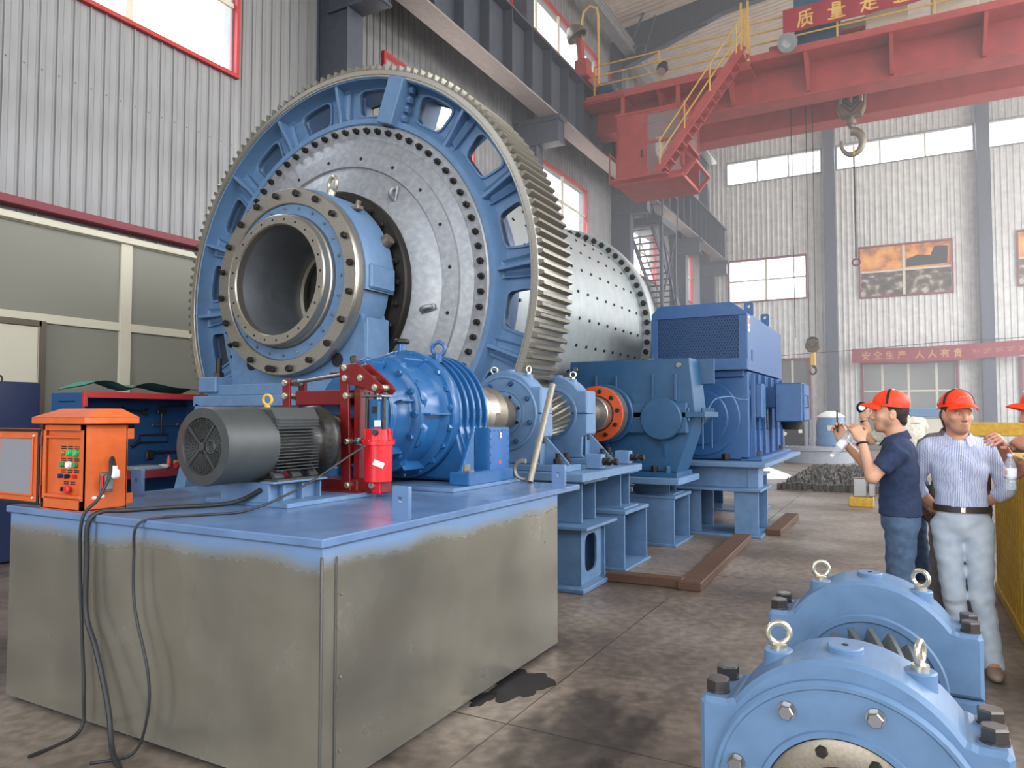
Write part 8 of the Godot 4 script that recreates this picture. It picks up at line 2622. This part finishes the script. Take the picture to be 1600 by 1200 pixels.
func person(label: String, at: Vector3, turn: float, s: Dictionary) -> Node3D:
	# local frame: feet at 0, facing +z, the person's left is +x
	var o := thing("person", label, "person", at, turn)
	o.scale = Vector3.ONE * s.get("size", 1.0)
	var skin: Color = s.skin
	var st := SurfaceTool.new()
	st.begin(Mesh.PRIMITIVE_TRIANGLES)
	var f := Field.new()
	f.base_color = skin
	var lean: Vector3 = s.get("lean", Vector3.ZERO)
	var hipc: Vector3 = s.get("hip", Vector3(0, 0.95, 0))
	var chest := Vector3(0, 1.30, 0.0) + lean * 0.7
	var nk := Vector3(0, 1.49, -0.005) + lean
	var sh := [Vector3(-0.172, 1.43, -0.01) + lean + s.get("sh_r", Vector3.ZERO), Vector3(0.172, 1.43, -0.01) + lean + s.get("sh_l", Vector3.ZERO)]
	var hc: Vector3 = nk + s.get("head", Vector3(0, 0.165, 0.03))
	var hb := Basis(Vector3.UP, s.get("yaw", 0.0)) * Basis(Vector3.RIGHT, s.get("nod", 0.0))
	# trunk
	f.ell(chest, Vector3(0.150, 0.19, 0.10), 0.05)
	f.ell(hipc.lerp(chest, 0.45), Vector3(0.128, 0.17, 0.098), 0.05)
	f.ell(hipc, Vector3(0.120, 0.09, 0.082), 0.04)
	f.cap(sh[0] + Vector3(0.04, 0, 0), sh[1] - Vector3(0.04, 0, 0), 0.05, 0.05, 0.05)
	f.cap(chest + Vector3(0, 0.12, 0), hc + Vector3(0, -0.06, -0.02), 0.06, 0.054, 0.05)
	var arms := [[s.elbow_r, s.wrist_r], [s.elbow_l, s.wrist_l]]
	for k in 2:
		f.cap(sh[k], arms[k][0], 0.043, 0.040, 0.03)
		f.cap(arms[k][0], arms[k][1], 0.041, 0.027, 0.02)
	var legs := [[s.get("knee_r", Vector3(-0.10, 0.5, 0.02)), s.get("ankle_r", Vector3(-0.11, 0.09, -0.02))], [s.get("knee_l", Vector3(0.10, 0.5, 0.02)), s.get("ankle_l", Vector3(0.11, 0.09, -0.02))]]
	for k in 2:
		var hj := hipc + Vector3(-0.09 if k == 0 else 0.09, -0.03, 0)
		f.cap(hj, legs[k][0], 0.068, 0.050, 0.02)
		f.cap(legs[k][0], legs[k][1], 0.050, 0.036, 0.02)
		f.cap(legs[k][1], legs[k][1] + Vector3(0, -0.05, 0.12), 0.036, 0.028, 0.03)
	f.mesh_into(st, Vector3(-0.75, 0.0, -0.5), Vector3(0.75, 1.66, 0.8), 0.0145, 1)
	var look := {"skin": skin, "hair": s.hair.srgb_to_linear(), "neck": nk - Vector3(0, 0.05, 0), "stubble": s.get("stubble", skin), "gaze": s.get("gaze", 0.0)}
	head_into(st, hc, hb, look, 2)
	hand_into(st, arms[0][1], s.hand_r[0], s.hand_r[1], true, s.hand_r[2], skin, 3)
	hand_into(st, arms[1][1], s.hand_l[0], s.hand_l[1], false, s.hand_l[2], skin, 4)
	st.generate_normals()
	st.index()
	put(o, "body", st.commit(), skin_mat())
	hair_part(o, hc, hb, s.hair)
	cap_part(o, hc, hb, s.get("marks", false))
	# shirt
	var g := Field.new()
	var inf := 0.012
	g.wrinkle = 0.0038
	g.ell(chest, Vector3(0.152, 0.20, 0.108) + Vector3.ONE * inf, 0.04)
	g.ell(hipc.lerp(chest, 0.42), Vector3(0.134, 0.19, 0.108) + Vector3.ONE * inf, 0.05)
	g.cone(Vector3(hipc.x, s.hem - 0.03, hipc.z), hipc.lerp(chest, 0.5), 0.09, 0.09, 0.04)
	g.ell(hipc + Vector3(0, 0.03, 0), Vector3(0.145, 0.14, 0.110) + Vector3.ONE * inf, 0.05)
	g.cap(sh[0] + Vector3(0.03, 0, 0), sh[1] - Vector3(0.03, 0, 0), 0.072, 0.072, 0.06)
	for k in 2:
		var e: Vector3 = arms[k][0]
		var w: Vector3 = arms[k][1]
		var part_of: float = s.get("sleeve", 0.55)
		if part_of <= 1.0:
			g.cone(sh[k] - (e - sh[k]) * 0.02, sh[k].lerp(e, part_of), 0.067, 0.060, 0.03)
		else:
			g.cap(sh[k], e, 0.064, 0.052, 0.025)
			g.cone(e - (w - e) * 0.08, e.lerp(w, part_of - 1.0), 0.054, 0.050, 0.02)
	g.cuts.append(Plane(Vector3.DOWN, -s.hem))
	g.dig(nk + Vector3(0, 0.045, 0.025), Vector3(0.064, 0.06, 0.066), 0.015)
	cloth_mesh(o, "shirt", g, s.shirt, Vector3(-0.7, s.hem - 0.05, -0.5), Vector3(0.7, 1.6, 0.7))
	# collar: two folded wings round the neck
	var b := B.new()
	var rows := [[], [], []]
	for i in 25:
		var a := lerpf(-2.62, 2.62, i / 24.0) + PI
		var open := absf(i - 12.0) / 12.0
		var dir := Vector3(sin(a), 0, cos(a))
		var drop := 0.05 * pow(open, 2.0)
		rows[0].append(nk + dir * 0.062 + Vector3(0, 0.052 - drop, 0.014))
		rows[1].append(nk + dir * 0.070 + Vector3(0, 0.060 - drop, 0.014))
		rows[2].append(nk + dir * (0.098 + 0.014 * open) + Vector3(0, 0.010 - drop * 0.9 - 0.012 * open, 0.018))
	b.ring(rows[1], rows[0], 5, false)
	b.ring(rows[2], rows[1], 6, false)
	part(o, "collar", b, s.get("collar", s.shirt))
	if s.has("placket"):
		var pl := B.new()
		var prev := Vector3.ZERO
		for k in 7:
			pl.ball(Vector3(0.0, 1.40 - 0.055 * k, 0.128 - 0.004 * absf(k - 2)) + lean * (0.9 - 0.1 * k), Vector3(0.005, 0.005, 0.003), 8, 6)
		part(o, "button", pl, M.white_plastic)
	# trousers
	var t := Field.new()
	t.wrinkle = 0.005
	t.ell(hipc + Vector3(0, 0.02, 0), Vector3(0.142, 0.13, 0.104) + Vector3.ONE * 0.012, 0.03)
	for k in 2:
		var hj := hipc + Vector3(-0.09 if k == 0 else 0.09, -0.03, 0)
		t.cap(hj, legs[k][0], 0.090, 0.068, 0.018)
		t.cone(legs[k][0] + Vector3(0, 0.03, 0), legs[k][1] + Vector3(0, -0.045, 0), 0.068, s.get("cuff", 0.070), 0.015)
	t.cuts.append(Plane(Vector3.UP, s.waist))
	cloth_mesh(o, "trousers", t, s.trousers, Vector3(-0.4, 0.0, -0.4), Vector3(0.4, s.waist + 0.05, 0.4))
	if s.has("belt"):
		var bb := B.new()
		var q0 := []
		var q1 := []
		for i in 40:
			var a := TAU * i / 40
			var d := Vector3(sin(a) * 0.163, 0, cos(a) * 0.122)
			q0.append(hipc + d + Vector3(0, s.waist - 0.05 - hipc.y, 0)); q1.append(hipc + d + Vector3(0, s.waist - 0.008 - hipc.y, 0))
		bb.ring(q0, q1, 4)
		var belt := part(o, "belt", bb, s.belt)
		part(belt, "buckle", B.new().box(hipc + Vector3(0, s.waist - 0.03 - hipc.y, 0.126), Vector3(0.03, 0.034, 0.008), 0.003), M.plated)
	for k in 2:
		var an: Vector3 = legs[k][1]
		var sf := Field.new()
		sf.ell(Vector3(an.x, 0.055, an.z + 0.005), Vector3(0.044, 0.055, 0.055), 0.03)
		sf.ell(Vector3(an.x, 0.038, an.z + 0.10), Vector3(0.048, 0.042, 0.105), 0.03)
		sf.cuts.append(Plane(Vector3.DOWN, -0.004))
		cloth_mesh(o, "shoe", sf, s.get("shoes", M.black), Vector3(an.x - 0.08, -0.02, an.z - 0.1), Vector3(an.x + 0.08, 0.14, an.z + 0.24), 0.009)
	return o

func watch(o: Node, p: Vector3, axis: Vector3, r: float, called := "wristwatch") -> void:
	var b := B.new()
	b.torus(p, axis, r, 0.007, 22, 6)
	var w := part(o, called, b, M.black)

func bottle(label: String, p: Vector3, dir: Vector3, wrap: Material) -> void:
	var t := thing("water_bottle", label, "bottle", p)
	t.basis = B.frame(dir)
	part(t, "bottle_body", B.new().lathe([Vector2(0, 0.0), Vector2(0.026, 0.0), Vector2(0.031, 0.008), Vector2(0.031, 0.05), Vector2(0.028, 0.06), Vector2(0.031, 0.07), Vector2(0.031, 0.13), Vector2(0.022, 0.165), Vector2(0.013, 0.18), Vector2(0.013, 0.195), Vector2(0, 0.195)], 24), M.pet)
	part(t, "bottle_label", B.new().lathe([Vector2(0.0315, 0.065), Vector2(0.0322, 0.067), Vector2(0.0322, 0.122), Vector2(0.0315, 0.124)], 24), wrap)
	part(t, "bottle_cap", B.new().cyl(Vector3(0, 0, 0.188), Vector3(0, 0, 0.206), 0.0155, 18, 0.002), M.white_plastic)

func people() -> void:
	var pet := mat("pet", Color(0.86, 0.92, 0.95, 0.28), 0.06)
	pet.transparency = BaseMaterial3D.TRANSPARENCY_ALPHA
	# fabrics
	var im := Image.create(128, 128, false, Image.FORMAT_RGB8)
	for x in 128:
		for y in 128:
			im.set_pixel(x, y, Color(0.46, 0.52, 0.72) if x % 16 < 5 else Color(0.90, 0.92, 0.97))
	var stripe := mat("striped_cotton", rgb(244, 245, 252), 0.8)
	textured(stripe, ImageTexture.create_from_image(im), 0.075)
	var weave := noise_tex(0.03, 111, Color(0.72, 0.74, 0.78), Color(1, 1, 1), 256, 4)
	var navy := textured(mat("navy_cotton", rgb(46, 62, 94), 0.85), weave, 0.3)
	var cream := textured(mat("cream_cotton", rgb(222, 212, 190), 0.85), weave, 0.3)
	var grey := textured(mat("grey_cotton", rgb(128, 122, 120), 0.85), weave, 0.3)
	var pale := textured(mat("pale_denim", rgb(212, 218, 222), 0.85), noise_tex(0.008, 113, Color(0.80, 0.84, 0.90), Color(1, 1, 1), 512, 5), 0.6)
	var denim := textured(mat("blue_denim", rgb(86, 108, 134), 0.85), weave, 0.4)
	var dark_denim := textured(mat("dark_denim", rgb(62, 84, 110), 0.85), weave, 0.4)
	var leather := mat("belt_leather", rgb(62, 52, 46), 0.5)
	var tan_shoe := mat("tan_shoe", rgb(150, 128, 110), 0.7)
	var light := lin(206, 152, 122)
	# man in the striped shirt, facing us, looking to the right, hands behind his back
	person("person in a striped shirt and pale jeans standing with hands behind the back", Vector3(0.31, 0, -5.55), 0.0, {
		"skin": light, "stubble": lin(172, 126, 104), "hair": rgb(70, 50, 38), "yaw": 0.42, "nod": 0.08, "gaze": 0.003, "marks": true,
		"lean": Vector3(-0.0, 0.0, 0.0), "head": Vector3(-0.005, 0.165, 0.035), "hip": Vector3(0.01, 0.95, 0.0),
		"elbow_r": Vector3(-0.255, 1.17, -0.10), "wrist_r": Vector3(-0.12, 1.0, -0.21), "elbow_l": Vector3(0.265, 1.17, -0.10), "wrist_l": Vector3(0.12, 1.02, -0.23),
		"hand_r": [Vector3(1, -0.3, 0), Vector3(0, 0.1, -1), 0.5], "hand_l": [Vector3(-1, -0.2, 0), Vector3(0, 0.1, -1), 0.5],
		"knee_r": Vector3(-0.05, 0.5, 0.05), "ankle_r": Vector3(0.0, 0.09, -0.10), "knee_l": Vector3(0.10, 0.5, 0.05), "ankle_l": Vector3(0.16, 0.09, 0.0),
		"sleeve": 1.35, "hem": 1.055, "waist": 1.075, "shirt": stripe, "trousers": pale, "belt": leather, "placket": true, "cuff": 0.062, "shoes": tan_shoe})
	# man in the navy polo, in profile, photographing with a phone
	var p2 := person("person in a navy polo and jeans raising a phone, seen from the left side", Vector3(-0.03, 0, -5.35), -PI / 2 + 0.08, {
		"skin": lin(212, 160, 130), "stubble": lin(150, 112, 94), "hair": rgb(40, 32, 28), "yaw": 0.0, "nod": -0.02,
		"head": Vector3(0, 0.165, 0.045), "lean": Vector3(0, 0.0, 0.01),
		"elbow_r": Vector3(-0.24, 1.24, 0.13), "wrist_r": Vector3(-0.14, 1.47, 0.33), "elbow_l": Vector3(0.20, 1.255, 0.17), "wrist_l": Vector3(0.11, 1.485, 0.225),
		"hand_r": [Vector3(0.1, 1, 0.3), Vector3(0.9, 0, 0.2), 0.75], "hand_l": [Vector3(-0.35, 0.9, 0.35), Vector3(-0.8, -0.3, 0.3), 0.85],
		"sleeve": 0.72, "hem": 1.0, "waist": 1.06, "shirt": navy, "trousers": denim, "shoes": tan_shoe, "sh_l": Vector3(0, 0.0, 0.01)})
	watch(p2, Vector3(0.117, 1.462, 0.22), Vector3(-0.35, 0.9, 0.2), 0.031)
	# the phone and the bottle he holds
	var T2 := p2.transform
	var ph := thing("phone", "thin black phone held upright by the person in the navy polo", "phone", T2 * Vector3(-0.10, 1.605, 0.365))
	ph.rotation.y = p2.rotation.y
	part(ph, "body", B.new().box(Vector3.ZERO, Vector3(0.075, 0.15, 0.009), 0.003), M.black)
	part(ph, "screen", B.new().box(Vector3(0, 0, -0.005), Vector3(0.069, 0.142, 0.001)), M.hole)
	var wrap := mat("label_wrap", Color.WHITE, 0.5)
	var li := Image.create(64, 64, false, Image.FORMAT_RGB8)
	li.fill(rgb(240, 240, 244))
	li.fill_rect(Rect2i(0, 30, 64, 14), rgb(60, 90, 150))
	li.fill_rect(Rect2i(0, 10, 16, 20), rgb(206, 30, 60))
	textured(wrap, ImageTexture.create_from_image(li), 0.11)
	bottle("clear water bottle tilted in the hand of the person in the navy polo", T2 * Vector3(0.06, 1.53, 0.275), Vector3(-0.0, 0, 0) + (T2.basis * Vector3(0.0, 0.55, -0.45)).normalized() * -1.0, wrap)
	# man in cream behind him, arms raised with a small camera
	var p3 := person("person in a cream shirt behind the navy polo, raising a hand with a black watch", Vector3(0.05, 0, -8.05), -PI * 0.72, {
		"head": Vector3(0, 0.14, 0.13),
		"skin": lin(208, 158, 128), "hair": rgb(60, 46, 36), "size": 1.05,
		"elbow_r": Vector3(-0.26, 1.36, 0.20), "wrist_r": Vector3(-0.10, 1.50, 0.28), "elbow_l": Vector3(0.26, 1.33, 0.20), "wrist_l": Vector3(0.20, 1.53, 0.33),
		"sh_r": Vector3(0, 0.05, 0.03), "sh_l": Vector3(0, 0.06, 0.03),
		"hand_r": [Vector3(0.2, 1, 0.1), Vector3(1, 0, 0.3), 0.8], "hand_l": [Vector3(-0.1, 1, 0.05), Vector3(-0.9, 0, 0.3), 0.8],
		"sleeve": 0.85, "hem": 1.02, "waist": 1.06, "shirt": cream, "trousers": dark_denim, "shoes": tan_shoe})
	watch(p3, Vector3(0.205, 1.505, 0.32), Vector3(-0.1, 1, 0.2), 0.032, "bracelet")
	var T3 := p3.transform
	var cm := thing("small_camera", "small round black camera gripped in the raised hand of the cream shirted person", "camera", T3 * Vector3(0.19, 1.64, 0.36))
	part(cm, "body", B.new().ball(Vector3.ZERO, Vector3(0.055, 0.06, 0.05), 18, 12), M.black)
	part(cm, "lens", B.new().cyl(Vector3(0, 0, 0.045), Vector3(0, 0, 0.056), 0.03, 20, 0.003).torus(Vector3(0, 0, 0.054), Vector3.BACK, 0.03, 0.005, 20, 6), M.bolt_steel)
	var bag := thing("shoulder_bag", "black bag with a looped strap between the cream and striped shirted visitors", "bag", Vector3(0.22, 0.74, -7.82))
	part(bag, "bag_body", B.new().ball(Vector3(0, 0.10, 0), Vector3(0.16, 0.16, 0.10), 20, 12), M.black)
	var loop := []
	for k in 20:
		var a := TAU * k / 20
		loop.append(Vector3(cos(a) * 0.13 + 0.02, 0.16 + sin(a) * 0.26, 0.08))
	part(bag, "strap", B.new().tube(loop, 0.018, 6, true), M.black)
	# man behind the striped shirt: only his trousers, an arm and the edge of his cap show
	person("person in grey trousers mostly hidden behind the striped shirt, dark arm hanging", Vector3(0.33, 0, -6.75), 0.25, {
		"skin": lin(96, 62, 50), "hair": rgb(24, 20, 18), "yaw": -0.5,
		"elbow_r": Vector3(-0.24, 1.18, -0.03), "wrist_r": Vector3(-0.22, 0.95, 0.06), "elbow_l": Vector3(0.24, 1.18, -0.03), "wrist_l": Vector3(0.235, 0.93, 0.04),
		"hand_r": [Vector3(0.05, -1, 0.1), Vector3(1, 0, 0), 0.3], "hand_l": [Vector3(-0.05, -1, 0.1), Vector3(-1, 0, 0), 0.3],
		"knee_r": Vector3(-0.11, 0.5, 0.02), "knee_l": Vector3(0.11, 0.5, 0.02), "ankle_r": Vector3(-0.13, 0.09, 0), "ankle_l": Vector3(0.14, 0.09, 0.02),
		"sleeve": 0.7, "hem": 1.0, "waist": 1.06, "cuff": 0.085, "shirt": grey, "trousers": grey, "shoes": M.black})
	# man at the right edge with joined hands and a bottle
	var p5 := person("person at the right edge with joined hands raised, face shaded by an orange cap", Vector3(0.79, 0, -5.15), -PI / 2 + 0.15, {
		"skin": lin(190, 132, 108), "hair": rgb(26, 22, 20), "nod": 0.05, "head": Vector3(0, 0.16, 0.09),
		"elbow_r": Vector3(-0.24, 1.30, 0.16), "wrist_r": Vector3(-0.02, 1.50, 0.30), "elbow_l": Vector3(0.27, 1.30, 0.03), "wrist_l": Vector3(0.13, 1.47, 0.20),
		"hand_r": [Vector3(0.9, 0.2, 0.3), Vector3(0, -0.6, 0.7), 0.6], "hand_l": [Vector3(-0.8, 0.4, 0.3), Vector3(0, -0.8, -0.3), 0.8],
		"sleeve": 0.6, "hem": 1.0, "waist": 1.06, "shirt": navy, "trousers": dark_denim, "shoes": M.black})
	watch(p5, Vector3(0.15, 1.445, 0.175), Vector3(-0.6, 0.7, 0.7), 0.031)
	bottle("small water bottle hanging from the joined hands at the right edge", p5.transform * Vector3(0.06, 1.22, 0.27), Vector3(0.02, 1, 0.02), wrap)
